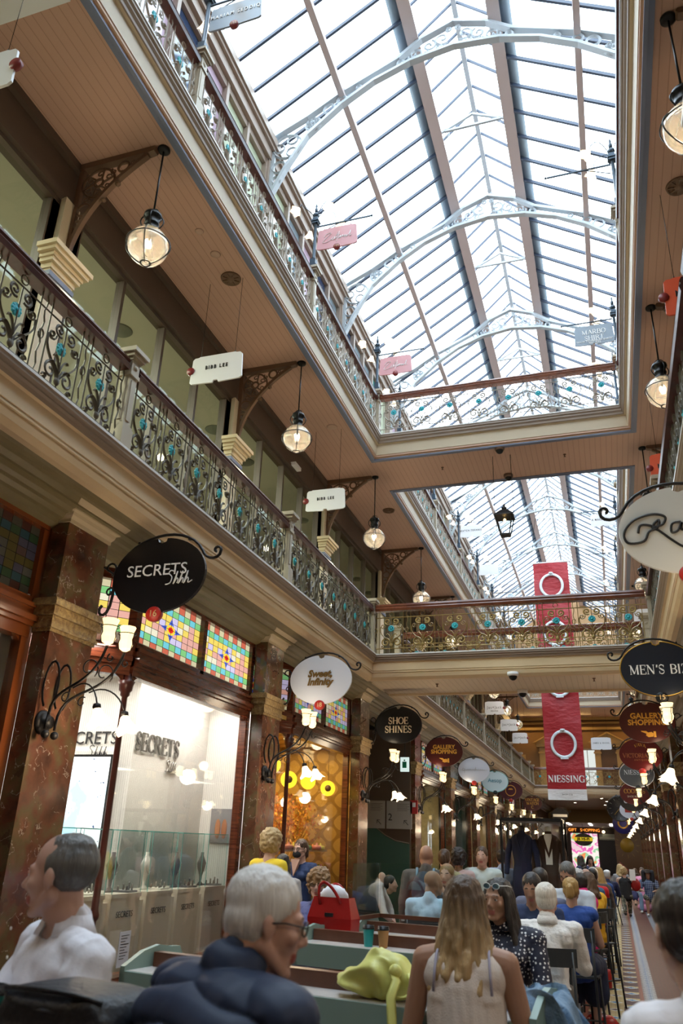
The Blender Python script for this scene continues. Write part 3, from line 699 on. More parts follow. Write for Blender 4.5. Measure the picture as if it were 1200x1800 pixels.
for lev, z, d, ir, rl in (('lower', 5.07, 2.53, WARMLITIRON, MAHO2), ('upper', 9.81, 2.51, PALEIRON, MAHO2)):
    for nm, y, sg in (('near edge of the crossing bridge', YA-.11, -1), ('far edge of the crossing bridge', YB+.11, -1), ('far end of the arcade', YE+.11, -1)):
        a, b2 = (SX(-1, d-.09), y), (SX(1, d-.09), y)
        balustrade((a[0], y+ (.11 if 'near' in nm else -.0)), (b2[0], y+(.11 if 'near' in nm else 0)), z, ir, rl, 'scrolled balustrade with turquoise rosettes, %s level, %s' % (lev, nm), 'bridge balustrades')

# pendant lamps
def pendant():
    t = thing('pendant_lamp', 'x', 'pendant lamp')
    a = MB(); a.lathe([(.001, 0), (.075, 0), (.075, -.03), (.05, -.045), (.001, -.045)], n=16)
    k1 = a.build('ceiling_canopy', BLACK, t)
    a = MB(); a.tube([(0, 0, -.04), (0, 0, -1.0)], .011, 8); k2 = a.build('rod', BLACK, t)
    a = MB(); a.lathe([(.001, -.96), (.03, -.96), (.035, -1.0), (.10, -1.02), (.105, -1.06), (.085, -1.08), (.075, -1.13), (.085, -1.15), (.085, -1.17), (.075, -1.18), (.078, -1.24), (.095, -1.26), (.001, -1.26)], n=20)
    a.tube([(.06*cos(q*pi/6), 0, -.98+.045*sin(q*pi/6)) for q in range(7)], .006, 5)
    a.tube([(0, 0, -1.42), (0, 0, -1.25)], .016, 8); k3 = a.build('lamp_cap', BLACK, t)
    a = MB(); a.ell((0, 0, -1.47), (.225, .225, .235), n=24, m=16); k4 = a.build('glass_globe', GLOBE, t)
    a = MB()
    for q in range(4):
        an = q*pi/2+.4
        a.tube([((.04+.205*sin(pi*i/14)**.8)*cos(an), (.04+.205*sin(pi*i/14)**.8)*sin(an), -1.22-.50*i/14) for i in range(1, 15)], .008, 5)
        a.tube([((.08+.05*sin(pi*i/6))*cos(an), (.08+.05*sin(pi*i/6))*sin(an), -1.02-.2*i/6) for i in range(7)], .008, 5)
    a.tube([(.243*cos(q*pi/12), .243*sin(q*pi/12), -1.44) for q in range(24)], .008, 5, closed=True)
    a.tube([(.055*cos(q*pi/8), .055*sin(q*pi/8), -1.71) for q in range(16)], .009, 5, closed=True)
    k5 = a.build('wire_cage', BLACK, t)
    a = MB(); a.ell((0, 0, -1.45), (.036, .036, .042), n=12, m=8); k6 = a.build('bulb', BULB, t)
    k7 = plight('bulb_light', t, (0, 0, -1.5), 22, .06)
    KIDS['pendant_lamp'] = [k1, k2, k3, k4, k5, k6, k7]; return t
pl = pendant(); first = True
for s, sd in ((-1, 'left'), (1, 'right')):
    for k in range(0, 9):
        lb = 'black caged glass globe pendant over the %s lower gallery, %s from the near end' % (sd, words(k))
        p = (SX(s, 2.80), 5.8+BAY*k, 9.31)
        if first: pl.location = p; pl['label'] = lb; pl['group'] = 'caged globe pendant lamps'; first = False
        else: dup(pl, p, label=lb)
# gallery pilasters + cast brackets
def gpil():
    t = thing('gallery_pilaster', 'x', 'pilaster'); a = MB(); w = .17          # local: +x towards the arcade centre
    a.box(-.09, 0, -w, w, 0, 2.42); k1 = a.build('pilaster_shaft', mat('cream_pilaster', (.60, .51, .38), .5), t)
    a = MB()
    for q, (o, z0, z1) in enumerate(((.03, 2.46, 2.50), (.045, 2.50, 2.57), (.08, 2.57, 2.62), (.10, 2.62, 2.67), (.14, 2.67, 2.72), (.17, 2.72, 2.78))): a.box(-.1, o, -w-o, w+o, z0, z1)
    k2 = a.build('pilaster_capital', mat('cream_capital', (.62, .50, .32), .5), t)
    a = MB(); a.box(-.1, .045, -w-.045, w+.045, 2.40, 2.46); k3 = a.build('neck_band', BLUEG, t)
    a = MB(); a.box(-.1, -.03, -.13, .13, 2.78, 3.62); k4 = a.build('upper_shaft', mat('cream_upper_shaft', (.50, .42, .30), .5), t)
    KIDS['gallery_pilaster'] = [k1, k2, k3, k4]; return t
def gbracket():
    t = thing('scroll_bracket', 'x', 'bracket'); a = MB()               # local: x out from wall, z down from soffit
    a.prism([(-.1, 0), (.98, 0), (1.0, -.03), (.98, -.07), (.9, -.085), (.86, -.075), (-.1, -.09)], -.045, .045, lambda p, q, w_: (p, w_, q))
    a.beam((-.02, 0, -.05), (-.02, 0, -1.32), .07, .05)
    pts = bez((.0, 0, -1.34), (.06, 0, -.85), (.34, 0, -.42), (.88, 0, -.09), 14)
    for p, q in zip(pts, pts[1:]): a.beam(p, q, .06, .05)
    k1 = a.build('bracket_frame', BRACK, t); a = MB()
    def rg(x, z, r): a.tube([(x+r*cos(q*pi/9), 0, z+r*sin(q*pi/9)) for q in range(18)], .017, 5, closed=True)
    rg(.24, -.34, .22); rg(.24, -.34, .06); rg(.09, -.72, .09); rg(.56, -.17, .075); rg(.05, -.94, .055)
    for q in range(6):
        an = q*pi/3; a.tube([(.24+.06*cos(an), 0, -.34+.06*sin(an)), (.24+.22*cos(an+.3), 0, -.34+.22*sin(an+.3))], .013, 5)
        a.tube(spiral(.24+.14*cos(an+.5), -.34+.14*sin(an+.5), .05, .01, an, an+5, 9), .010, 4)
    for (x, z, r, a0) in ((.1, -.58, .05, 0), (.43, -.2, .05, 2), (.68, -.14, .035, 1), (.5, -.33, .045, 3), (.30, -.62, .04, 1)): a.tube(spiral(x, z, r, .01, a0, a0+6, 10), .012, 4)
    a.ell((.52, 0, -.43), .035, n=8, m=5); a.ell((.36, 0, -.64), .03, n=8, m=5)
    k2 = a.build('bracket_scrollwork', BRACK, t); KIDS['scroll_bracket'] = [k1, k2]; return t
gp = gpil(); gb = gbracket(); first = True
for s, sd in ((-1, 'left'), (1, 'right')):
    for k in range(-1, 9):
        y = bayy(k)-.06; rz = 0 if s == -1 else pi
        lb1 = 'cream moulded pilaster between %s lower gallery windows, %s along' % (sd, words(k+1)); lb2 = 'brown openwork cast bracket under the %s upper gallery, %s along' % (sd, words(k+1))
        p1 = (SX(s, 3.86), y, 5.05); p2 = (SX(s, 3.86), y+.04, 9.31)
        if first:
            for o, p, lb, gr in ((gp, p1, lb1, 'gallery window pilasters'), (gb, p2, lb2, 'brackets carrying the upper gallery')): o.location = p; o.rotation_euler = (0, 0, rz); o['label'] = lb; o['group'] = gr
            first = False
        else: dup(gp, p1, rz, lb1); dup(gb, p2, rz, lb2)

# hanging plaque signs of the galleries
PLW = mat('white_sign_board', (.78, .78, .80), .4); INK = mat('black_lettering', (.012, .012, .015), .4); PINK = mat('dusty_pink_board', (.62, .30, .32), .4)
REDD = mat('maroon_disc', (.20, .015, .015), .4); WLET = mat('white_lettering', (.85, .85, .85), .4); GREYB = mat('grey_blue_board', (.20, .25, .31), .3); ORNG = mat('orange_red_board', (.72, .10, .035), .4)
DISCG = mat('gilt_digits', (.6, .42, .2), .4)
def plaque(w, h):
    c = .07*w; n = .045; o = []
    o += [(-w/2, -h/2+c*.5), (-w/2+.02, h/2-c*.8), (-w/2+c*.9, h/2-c*.25), (-w/2+c*1.9, h/2-c*.2), (-w/2+c*2.3, h/2), (w/2-c*2.3, h/2), (w/2-c*1.9, h/2-c*.2), (w/2-c*.9, h/2-c*.25), (w/2-.02, h/2-c*.8), (w/2, -h/2+c*.5),
          (w/2-c*.6, -h/2+c*.05), (n, -h/2-.01), (n*.7, -h/2+n*.6), (-n*.7, -h/2+n*.6), (-n, -h/2-.01), (-w/2+c*.6, -h/2+c*.05)]
    return o
def gsign(label, txt, loc, w, h, board, ink, size, wires=None, disc=None, group=None, style='sans', txt2=None, rz=0, num=None, arm=None):
    t = thing('hanging_sign', label, 'sign', loc, rz, group)
    a = MB(); a.prism(plaque(w, h), -.012, .012, lambda p, q, w_: (p, w_, q)); a.build('board', board, t)
    if txt:
        if style == 'sans': text('lettering', txt, size, ink, t, (0, -.016, .02), sx=.8, sp=1.45, bold=.001)
        elif style == 'serif': serif('lettering', txt, size, ink, t, (0, -.016, .0))
        elif style == 'pen': pen('lettering', txt, ink, t, (0, -.018, .01), w=.0045, scale=size)
    if txt2: text('small_lettering', txt2, size*.42, ink, t, (0, -.016, -h*.24), sx=.9)
    if disc is not None:
        a = MB(); a.lathe([(.001, -.03), (.055, -.03), (.06, -.02), (.06, .02), (.001, .02)], (disc*w/2, 0, 0) if disc else (0, 0, -h/2), 16, axis='y'); dd = a.build('number_disc', REDD, t)
        if num: text('number', num, .06, DISCG, dd, ((disc*w/2) if disc else 0, -.034, 0 if disc else -h/2), extr=.001)
    if wires:
        a = MB()
        for x in (-w*.33, w*.33): a.tube([(x, 0, h/2-.02), (x, 0, wires)], .0035, 4); a.ell((x, 0, h/2+.01), .012, n=6, m=4)
        a.build('hanging_wire', BLACK, t)
    return t
for k in range(9):
    y = 8.17+BAY*k; nm = 'BIBB LEE'
    if k in (0, 1): gsign('white notched plaque with bold black name, %s along the left gallery' % ('nearer of two' if k == 0 else 'farther of two'), 'BIBB LEE', (SX(-1, 3.12), y, 7.80), .80, .44, PLW, INK, .082, 9.31-7.80, -1, 'white hanging plaques')
    elif k in (3, 4, 5): gsign('white notched plaque with looping black name, %s of three beyond the bridge' % ['first', 'second', 'third'][k-3], 'Jac+Jack', (-4.55, [35., 40.2, 45.2][k-3], 7.42), .84, .56, PLW, INK, .16, 9.31-7.42, 1, 'white hanging plaques', txt2='MENSWEAR' if k == 3 else None)
for k in range(0, 2):
    y = 8.17+BAY*k
    gsign('orange red notched plaque, %s from the camera on the right' % ['first', 'second'][k], 'MANNING', (SX(1, 3.11), y, 7.76), .84, .52, ORNG, INK, .12, 9.31-7.76, -1, 'orange red hanging plaques')
gsign('white notched plaque at the top left corner, cut by the edge', '', (SX(-1, 3.15), 3.52, 7.84), .84, .46, PLW, INK, .1, 9.31-7.84, 1, 'white hanging plaques')
gsign('small white plaque hung beyond the banner under the far end gallery', 'JAMES & IRVING', (-.33, 47.6, 7.4), 1.1, .66, PLW, INK, .11, 9.31-7.4, None)
gsign('small white plaque under the right lower gallery above the GALLERY SHOPPING oval', '', (SX(1, 3.0), 21.5, 7.5), .9, .5, PLW, INK, .14, 1.81, 1)

# lamp posts on the upper newels with sign arms
def tulip(b_, c, d, r=.062):
    """fluted flower shade opening along d from c"""
    d = V(d).normalized(); q = d.to_track_quat('Z', 'Y'); n = 20
    prof = [(.018, 0), (.032, .02), (.04, .05), (.052, .08), (.075, .105), (.08, .108)]
    vs = []; sc = r/.062
    for i, (rr2, z) in enumerate(prof):
        for k in range(n):
            a = 2*pi*k/n; f = 1+(.13*cos(a*5) if i > 2 else 0)
            vs.append(V(c)+q @ V((rr2*f*cos(a)*sc, rr2*f*sin(a)*sc, z*sc+(.012*cos(a*5) if i > 3 else 0))))
    m = len(prof); b_.add(vs, [(i*n+k, i*n+(k+1) % n, (i+1)*n+(k+1) % n, (i+1)*n+k) for i in range(m-1) for k in range(n)]+[tuple(range(n))], 0, True)
POSTM = mat('blue_black_post', (.03, .05, .075), .35, .4)
def lamppost():
    t = thing('lamp_post', 'x', 'lamp post'); a = MB()      # local +x towards the centre
    a.box(-.075, .075, -.075, .075, 0, .06); a.box(-.05, .05, -.05, .05, .06, .20)
    a.lathe([(.045, .2), (.03, .24), (.03, .75), (.026, 1.0), (.04, 1.02)], n=8); a.box(-.055, .055, -.055, .055, 1.0, 1.04); a.box(-.07, .07, -.07, .07, 1.04, 1.07); a.box(-.045, .045, -.045, .045, 1.07, 1.14)
    a.ell((0, 0, 1.20), .06, n=12, m=8); a.lathe([(.03, 1.25), (.03, 1.35), (.015, 1.38), (.02, 1.42), (.012, 1.46), (.001, 1.48)], n=8)
    k1 = a.build('post_column', POSTM, t)
    a = MB(); a.beam((.03, 0, .93), (1.02, 0, .93), .022, .022); a.ell((1.04, 0, .93), .022, n=6, m=4); a.tube(bez((.05, 0, .75), (.2, 0, .8), (.3, 0, .88), (.45, 0, .92), 6), .008, 5); k2 = a.build('sign_arm', POSTM, t)
    ks = [k1, k2]
    for an, up in ((2.2, .10), (4.1, .0), (.4, .16), (5.6, .05)):
        d = V((cos(an), sin(an), 0)); a = MB()
        a.tube([tuple(d*.05+V((0, 0, 1.18)))]+[tuple(d*(.05+.07*q)+V((0, 0, 1.18+up*sin(q*.75)*1.0+.02*q))) for q in range(1, 5)]+[tuple(d*.36+V((0, 0, 1.14+up*.2)))], .007, 5)
        s1 = a.build('lamp_arm', POSTM, t); b2 = MB(); tulip(b2, d*.36+V((0, 0, 1.14+up*.2)), (d.x*.5, d.y*.5, -.7), .075)
        b2.build('lamp_shade', TULIP, s1); ks.append(s1)
    KIDS['lamp_post'] = ks; return t
lp = lamppost(); first = True
US = [(-1, 1, 'MARIAM SEDDIQ', GREYB, WLET, '112', 'slate grey'), (-1, 2, 'Z', PINK, WLET, '114', 'dusty pink nearer'), (-1, 3, 'Z', PINK, WLET, None, 'dusty pink farther'),
      (-1, 5, 'Raphael\nJewellers', PLW, GOLD, None, 'white'), (-1, 6, 'WATCH TECHNIC', PLW, INK, None, 'white'), (-1, 7, '', PLW, INK, None, 'white'), (1, 3, 'MARBO\nSHIRT', GREYB, WLET, None, 'grey blue'), (1, 5, 'ALL', PLW, INK, None, 'white'), (1, 6, 'X MACDONALD', PLW, INK, None, 'white')]
ZS = [[(-1.5, .2), (-.9, .85), (-.2, .8), (-.9, .1), (-1.7, -.9), (-1, -1), (-.1, -.6)], [(.2, -.1), (-.1, -.5), (.3, -.7), (.5, 0), (.5, -.6), (.9, -.1), (1, .9), (.9, -.9), (.7, -1.2)], [(.7, .2), (1.5, .3)], [(1.3, 1), (1.2, -.7), (1.6, 0), (1.5, -.6), (2, 0), (1.9, -.4), (2.4, -.1), (2.2, -.6), (2.7, -.2), (2.6, -.6), (3.1, -.1), (3.4, .7), (3.2, -.5), (3.6, -.3)]]
ZS = [[(x-.9, z) for x, z in st] for st in ZS]
allN = NYU+NYB[:8]
for s, sd in ((-1, 'left'), (1, 'right')):
    for j, y in enumerate(allN):
        if j == 0: continue
        p = (SX(s, 2.51), y, 10.89); rz = 0 if s == -1 else pi
        lb = 'blue black lamp post with lit tulip shades, %s upper gallery, %s along' % (sd, words(j-1))
        if first: lp.location = p; lp.rotation_euler = (0, 0, rz); lp['label'] = lb; lp['group'] = 'lamp posts on the upper gallery'; first = False
        else: dup(lp, p, rz, lb)
for s, j, tx, bd, ink, num, cn in US:
    y = allN[j]; p = (SX(s, 2.51-.42), y, 11.50)
    nice = {'M': 'slate grey plaque with white capitals and number 112', 'Z': 'dusty pink plaque with white script, '+('nearer' if num else 'farther')+',', 'R': 'white plaque with two lines of gold lettering', 'W': 'white plaque with small black capitals, left side,', 'AR': 'white plaque, farthest on the left side,', 'MB': 'grey blue plaque with white serif lettering, right side,', 'AL': 'white plaque with short black word, right side,', 'X': 'white plaque with long black name, right side,'}[{'MARIAM SEDDIQ': 'M', 'Z': 'Z', 'Raphael\nJewellers': 'R', 'WATCH TECHNIC': 'W', '': 'AR', 'MARBO\nSHIRT': 'MB', 'ALL': 'AL', 'X MACDONALD': 'X'}[tx]]
    lb = '%s on an upper gallery lamp post arm' % nice
    if tx == 'Z': gsign(lb, ZS, p, .74, .44, bd, ink, .1, .32, 0, style='pen', num=num)
    elif tx.startswith('MARBO'):
        t = gsign(lb, tx, p, .78, .46, bd, ink, .105, .24, None, style='serif'); text('small_lettering', '"MADE TO MEASURE SHIRTS"\n9221-4292', .055, ink, t, (0, -.016, -.17))
    else: gsign(lb, tx, p, .74, .42, bd, ink, .085 if len(tx) > 8 else .11, .24, 0 if num else None, num=num)
# ---------------------------------------------------------------- ground floor: pilasters, consoles, shop fronts
LN = {0: 'beside the black oval sign numbered 16', 1: 'beside the white oval sign numbered 18', 2: 'beside the black shoe shine sign', 3: 'beside the left GALLERY SHOPPING sign', 4: 'beside the fifth left sign', 5: 'beside the pale blue oval sign'}
def gpilaster():
    t = thing('marble_pilaster', 'x', 'pilaster'); a = MB(); w = .31      # local +x to the centre, origin at wall line d=3.1
    a.box(0, .18, -w, w, .28, 4.38); k1 = a.build('marble_shaft', MARBLE, t)
    a = MB(); a.box(0, .21, -w-.03, w+.03, 0, .24); a.box(0, .195, -w-.015, w+.015, .24, .28); k2 = a.build('pilaster_base', mat('dark_marble_base', (.035, .02, .018), .15), t)
    a = MB()
    for o, z0, z1 in ((.015, 3.36, 3.39), (.03, 3.39, 3.42), (.02, 3.42, 3.50), (.045, 3.50, 3.58), (.075, 3.58, 3.63), (.06, 3.63, 3.65)): a.box(0, .18+o, -w-o, w+o, z0, z1)
    k3 = a.build('gilt_band_capital', BRONZE, t)
    a = MB()
    pr = [(.18, 4.38), (.2, 4.38), (.2, 4.41), (.225, 4.44), (.235, 4.47), (.27, 4.48), (.27, 4.505), (.31, 4.52), (.345, 4.56), (.36, 4.60), (.40, 4.61), (.44, 4.625), (.46, 4.66)]
    for (x0, z0), (x1, z1) in zip(pr, pr[1:]):
        e0 = (x0-.18)*.62; e1 = (x1-.18)*.62
        a.add([(-.05, -w-e0, z0), (x0, -w-e0, z0), (x0, w+e0, z0), (-.05, w+e0, z0), (-.05, -w-e1, z1), (x1, -w-e1, z1), (x1, w+e1, z1), (-.05, w+e1, z1)], [(0, 1, 5, 4), (1, 2, 6, 5), (2, 3, 7, 6)])
    a.add([(-.05, -w, 4.38), (.18, -w, 4.38), (.18, w, 4.38), (-.05, w, 4.38)], [(3, 2, 1, 0)])
    k4 = a.build('console_moulding', mat('console_cream', (.56, .46, .31), .45), t)
    KIDS['marble_pilaster'] = [k1, k2, k3, k4]; return t
gpl = gpilaster(); first = True
for s, sd in ((-1, 'left'), (1, 'right')):
    for k in range(-1, 11):
        p = (SX(s, 3.1), bayy(k)+.02, 0); rz = 0 if s == -1 else pi
        if s == -1 and k in LN: lb = 'tall veined red brown marble pilaster %s' % LN[k]
        else: lb = 'tall veined red brown marble pilaster, %s on the %s wall' % (words(k+1), sd)
        if first: gpl.location = p; gpl['label'] = lb; gpl['group'] = 'marble pilasters between the shops'; first = False
        else: dup(gpl, p, rz, lb)
# stained transom panel local: 1.0 wide x .8 high before scaling, in x-z plane
_st = {}
def stpanel(parent, m, a, b, z0, z1):
    """glass panel between ground points a,b (x,y); the leading is 10x8 quarries"""
    if m.name not in _st:
        q = MB(); q.add([(0, 0, 0), (1, 0, 0), (1, 0, .8), (0, 0, .8)], [(0, 1, 2, 3)]); q.add([(0, .01, 0), (1, .01, 0), (1, .01, .8), (0, .01, .8)], [(3, 2, 1, 0)])
        o = q.build('x', m); _st[m.name] = o.data; bpy.data.objects.remove(o)
    o = bpy.data.objects.new('stained_glass_panel', _st[m.name]); COL.objects.link(o); o.parent = parent
    o.location = (a[0], a[1], z0); o.rotation_euler = (0, 0, atan2(b[1]-a[1], b[0]-a[0])); o.scale = (hypot(b[0]-a[0], b[1]-a[1]), 1, (z1-z0)/.8); return o
def dentil(mb, a, b, z, n, dz=.05):
    a = V((*a, z)); b = V((*b, z)); d = (b-a)/n
    for i in range(n): mb.beam(a+d*(i+.25), a+d*(i+.75), .05, dz)
def shopfront(s, k, sm, label, col_in, chamf=True, lit=0, frame=WOOD):
    """one shop bay between pilasters k and k+1"""
    y0 = bayy(k)+.33; y1 = bayy(k+1)-.31; d = 3.17
    P = lambda dd, y: (SX(s, dd), y)
    t = thing('shop_facade', label, 'shop front', (0, 0, 0), 0, 'timber and glass shop fronts')
    c0 = P(d, y0+1.02); e0 = P(d+.92, y0-.02) if chamf else P(d, y0); c1 = P(d, y1)
    if not chamf: c0 = e0
    fr = MB()
    def rail(a, b, z0, z1, th=.1): fr.beam((a[0], a[1], (z0+z1)/2), (b[0], b[1], (z0+z1)/2), th, z1-z0)
    segs = ([(e0, c0)] if chamf else [])+[(c0, c1)]
    for a, b in segs:
        rail(a, b, 4.30, 4.42, .14); rail(a, b, 3.50, 3.60, .16); rail(a, b, 3.30, 3.50, .12); rail(a, b, 3.44, 3.49, .24); rail(a, b, 3.56, 3.60, .2); rail(a, b, 3.60, 3.66, .12)
        rail(a, b, 3.40, 3.44, .18); rail(a, b, .0, .42, .12); rail(a, b, .42, .50, .18)
        L = hypot(b[0]-a[0], b[1]-a[1]); dentil(fr, a, b, 3.41, int(L/.055), .04)
    for p_ in (e0, c0, c1): fr.box(p_[0]-.05, p_[0]+.05, p_[1]-.05, p_[1]+.05, 3.5, 4.4)
    fr.box(c1[0]-.05, c1[0]+.05, c1[1]-.08, c1[1]+.04, 0, 3.5); fr.box(e0[0]-.05, e0[0]+.05, e0[1]-.04, e0[1]+.04, 0, 3.5)
    # rounded upper corners of the pane
    def corner(pa, dirv, sgn):
        n = 6; R = .14; pts = [(0, 0)]+[(R-R*cos(i*pi/2/n), -(R-R*sin(i*pi/2/n))-0) for i in range(n+1)]
        fr.prism([(0, 0), (R, 0)]+[(R-R*sin(i*pi/2/n), -R+R*cos(i*pi/2/n)) for i in range(n+1)], -.03, .03, lambda p, q, w_: (pa[0]+dirv[0]*p*sgn-dirv[1]*w_, pa[1]+dirv[1]*p*sgn+dirv[0]*w_, 3.31+q))
    for a, b in segs:
        L = hypot(b[0]-a[0], b[1]-a[1]); dv = ((b[0]-a[0])/L, (b[1]-a[1])/L)
        corner((a[0]+dv[0]*.05, a[1]+dv[1]*.05), dv, 1); corner((b[0]-dv[0]*.05, b[1]-dv[1]*.05), dv, -1)
    fr.build('timber_frame', frame, t)
    if chamf:
        cl = MB(); cl.lathe([(.032, .5), (.045, .52), (.03, .58), (.03, 1.0), (.045, 1.02), (.05, 1.05), (.035, 1.1), (.03, 3.08), (.05, 3.1), (.05, 3.13), (.07, 3.15), (.075, 3.2), (.09, 3.24), (.05, 3.26), (.05, 3.32)], (c0[0], c0[1], 0), 14)
        cl.build('corner_column', MAHO, t)
    n = 3
    if chamf:
        stpanel(t, sm, (e0[0]+.04*s*-1, e0[1]+.05), (c0[0]+s*.05, c0[1]-.05), 3.67, 4.30)
    n = 2 if chamf else 3
    ys = [c0[1]+(c1[1]-c0[1])*i/n for i in range(n+1)]
    for i in range(n):
        stpanel(t, sm, (c0[0], ys[i]+.06), (c0[0], ys[i+1]-.05), 3.67, 4.30)
        if i: MB().box(c0[0]-.06, c0[0]+.06, ys[i]-.045, ys[i]+.045, 3.55, 4.38).build('transom_post', frame, t)
    g = MB()
    for a, b in segs: g.beam((a[0], a[1], 1.9), (b[0], b[1], 1.9), .01, 2.8)
    g.build('window_pane', DGLASS, t)
    # interior: side walls and ceiling
    return t, (e0, c0, c1)
PALE = mat('shop_white_wall', (.80, .78, .74), .5)
def f_rib(nt, b):
    g = NG(nt); x, y, z = g.xyz(); fr = g.m('FRACT', g.m('MULTIPLY', g.m('ADD', y, x), 1/.03))
    nt.links.new(g.mix(g.m('LESS_THAN', fr, .3), (.82, .80, .77), (.66, .64, .61)), b.inputs['Base Color']); g.bump(b, fr, .3, .004)
RIB = nodes_mat('ribbed_white_panel', f_rib, .4)
def alight(name, loc, sx, sy, e, col=(1, 1, 1), rot=(0, 0, 0)):
    l = bpy.data.lights.new(name, 'AREA'); l.shape = 'RECTANGLE'; l.size = sx; l.size_y = sy; l.energy = e; l.color = col
    o = bpy.data.objects.new(name, l); COL.objects.link(o); o.location = loc; o.rotation_euler = rot; return o
def room(name, x0, x1, y0, y1, z1, m, walls='xyY', fm=None):
    b = MB(); t = .06
    xb = x0 if abs(x0-XC) > abs(x1-XC) else x1
    b.box(xb, xb+(t if xb > XC else -t), y0, y1, 0, z1)
    b.box(x0, x1, y0-t, y0, 0, z1); b.box(x0, x1, y1, y1+t, 0, z1); b.box(x0, x1, y0, y1, z1, z1+t)
    return struct(b.build(name, m))
# --- SECRETS jewellery shop (left bay 0)
shopfront(-1, 0, STAIN, 'red cedar shop front of the bright white jewellery window', None)
b = MB(); b.box(-5.61, -5.55, 8.67, 10.66, 0, 3.62); b.box(-8.4, -5.612, 8.67, 8.73, 0, 3.62); b.box(-5.548, -4.76, 10.60, 10.66, 0, 3.62); struct(b.build('wall_jewellery_back', RIB))
b = MB(); b.box(-8.6, -8.5, 5.0, 9.3, 0, 3.62); b.box(-8.6, -4.75, 5.42, 5.47, 0, 3.62); b.box(-8.6, -8.5, 8.6, 8.7, 0, 3.62)
struct(b.build('wall_jewellery_side', PALE))
struct(MB().box(-8.6, -4.72, 5.4, 10.66, 3.62, 3.68).build('ceiling_jewellery', PALE))
struct(MB().box(-8.6, -4.75, 5.4, 10.66, .005, .02).build('floor_jewellery', mat('pale_shop_floor', (.6, .56, .5), .3)))
alight('shop_ceiling_light', (-5.1, 8.0, 3.58), .6, 4.6, 150, (1, .94, .86)); alight('shop_ceiling_light', (-6.9, 7.0, 3.58), 1.8, 2.4, 70, (1, .94, .86))
t = thing('wall_display_screen', 'large bright screen showing white diamond earrings in the jewellery shop', 'screen')
b = MB(); b.box(-6.58, -5.76, 8.58, 8.67, 1.25, 2.66); b.build('screen_housing', BLACK, t)
def f_screen(nt, bb):
    g = NG(nt); x, y, z = g.xyz()
    n = g.noise(14, 4); n2 = g.noise(3, 3)
    c = g.mix(g.m('GREATER_THAN', n, .66), g.ramp(n2, [(.35, (.35, .62, .8)), (.5, (.85, .93, 1)), (.7, (1, 1, 1))]), (.05, .08, .15))
    nt.links.new(c, bb.inputs['Emission Color']); bb.inputs['Emission Strength'].default_value = 2.2; bb.inputs['Base Color'].default_value = (.02, .02, .02, 1)
SCREEN = nodes_mat('earring_screen', f_screen, .2)
MB().box(-6.55, -5.79, 8.57, 8.58, 1.28, 2.63).build('screen_face', SCREEN, t)
t = thing('wall_lettering', 'silver raised lettering on the ribbed shop wall', 'lettering', (-5.53, 9.22, 2.84))
SILV = mat('polished_silver', (.33, .31, .29), .25, .7)
serif('capitals', 'SECRETS', .21, mat('brushed_steel', (.16, .15, .14), .35, .4), t, (0, 0, 0), rz=pi/2, extr=.008, tw=1.2)
SHH = [[(.35, .9), (.1, 1), (-.05, .8), (.2, .5), (.1, .1), (-.25, 0)], [(.35, 0), (.6, .9), (.55, .5), (.4, .05), (.6, .4), (.7, .3), (.65, .05)], [(.75, 0), (1.0, .9), (.95, .5), (.8, .05), (1, .4), (1.1, .3), (1.05, .05)], [(1.15, 0), (1.4, .9), (1.35, .5), (1.2, .05), (1.4, .4), (1.5, .3), (1.5, .05), (1.8, .2)]]
pen('script', SHH, SILV, t, (0, .28, -.30), w=.012, scale=.14, rz=pi/2)
t = thing('wall_lettering', 'thin black lettering above the bright screen', 'lettering', (-6.1, 8.65, 2.86))
text('capitals', 'SECRETS', .22, INK, t, (-.1, 0, 0)); pen('script', SHH, INK, t, (-.05, 0, -.24), w=.005, scale=.16)
t = thing('poster', 'small poster of cupped hands on the ribbed white shop wall', 'poster', (-5.2, 10.58, 1.92), -pi/2)
MB().box(0, .012, -.17, .17, -.22, .22).build('poster_sheet', mat('poster_grey', (.25, .25, .27), .4), t)
b = MB(); 
for sgn in (-1, 1): b.ell((.014, sgn*.05, -.04), (.008, .045, .13), n=10, m=6)
b.build('printed_hands', mat('printed_skin', (.42, .17, .08), .5), t)
CAB = mat('cream_cabinet', (.74, .66, .54), .3); CABW = mat('cabinet_lit_side_tone', (.86, .80, .70), .3)
def cabinet():
    t = thing('display_cabinet', 'x', 'display cabinet'); W = .70; b = MB()    # local y along the row, +x to window
    b.box(-.45, 0, 0, W-.14, 0, 1.14); b.box(-.45, .01, -.01, W-.13, 1.14, 1.18); k1 = b.build('plinth', CAB, t)
    b = MB(); b.box(-.45, -.04, W-.14, W, 0, 1.1); k5 = b.build('painted_lit_side', CABW, t)  # solid filler between plinths, their lit side painted as a paler cream
    b = MB()
    for (x0, x1, y0, y1) in ((-.45, -.44, 0, W-.14), (-.01, 0, 0, W-.14), (-.45, 0, 0, .01), (-.45, 0, W-.15, W-.14)): b.box(x0, x1, y0, y1, 1.18, 1.80)
    b.box(-.45, 0, 0, W-.14, 1.80, 1.81); k2 = b.build('glass_case', GLASS, t)
    b = MB(); E = [(-.45, 0), (0, 0), (0, W-.14), (-.45, W-.14)]
    for (x, y) in E: b.beam((x, y, 1.18), (x, y, 1.8), .006, .006)
    for p, q in zip(E, E[1:]+E[:1]): b.beam((*p, 1.805), (*q, 1.805), .008, .008)
    k3 = b.build('glass_edge', mat('green_glass_edge', (.15, .5, .45), .2), t)
    k4 = text('lettering', 'SECRETS', .085, INK, t, (.008, W/2-.07, .98), (pi/2, 0, pi/2), extr=.001)
    KIDS['display_cabinet'] = [k1, k2, k3, k4, k5]; return t
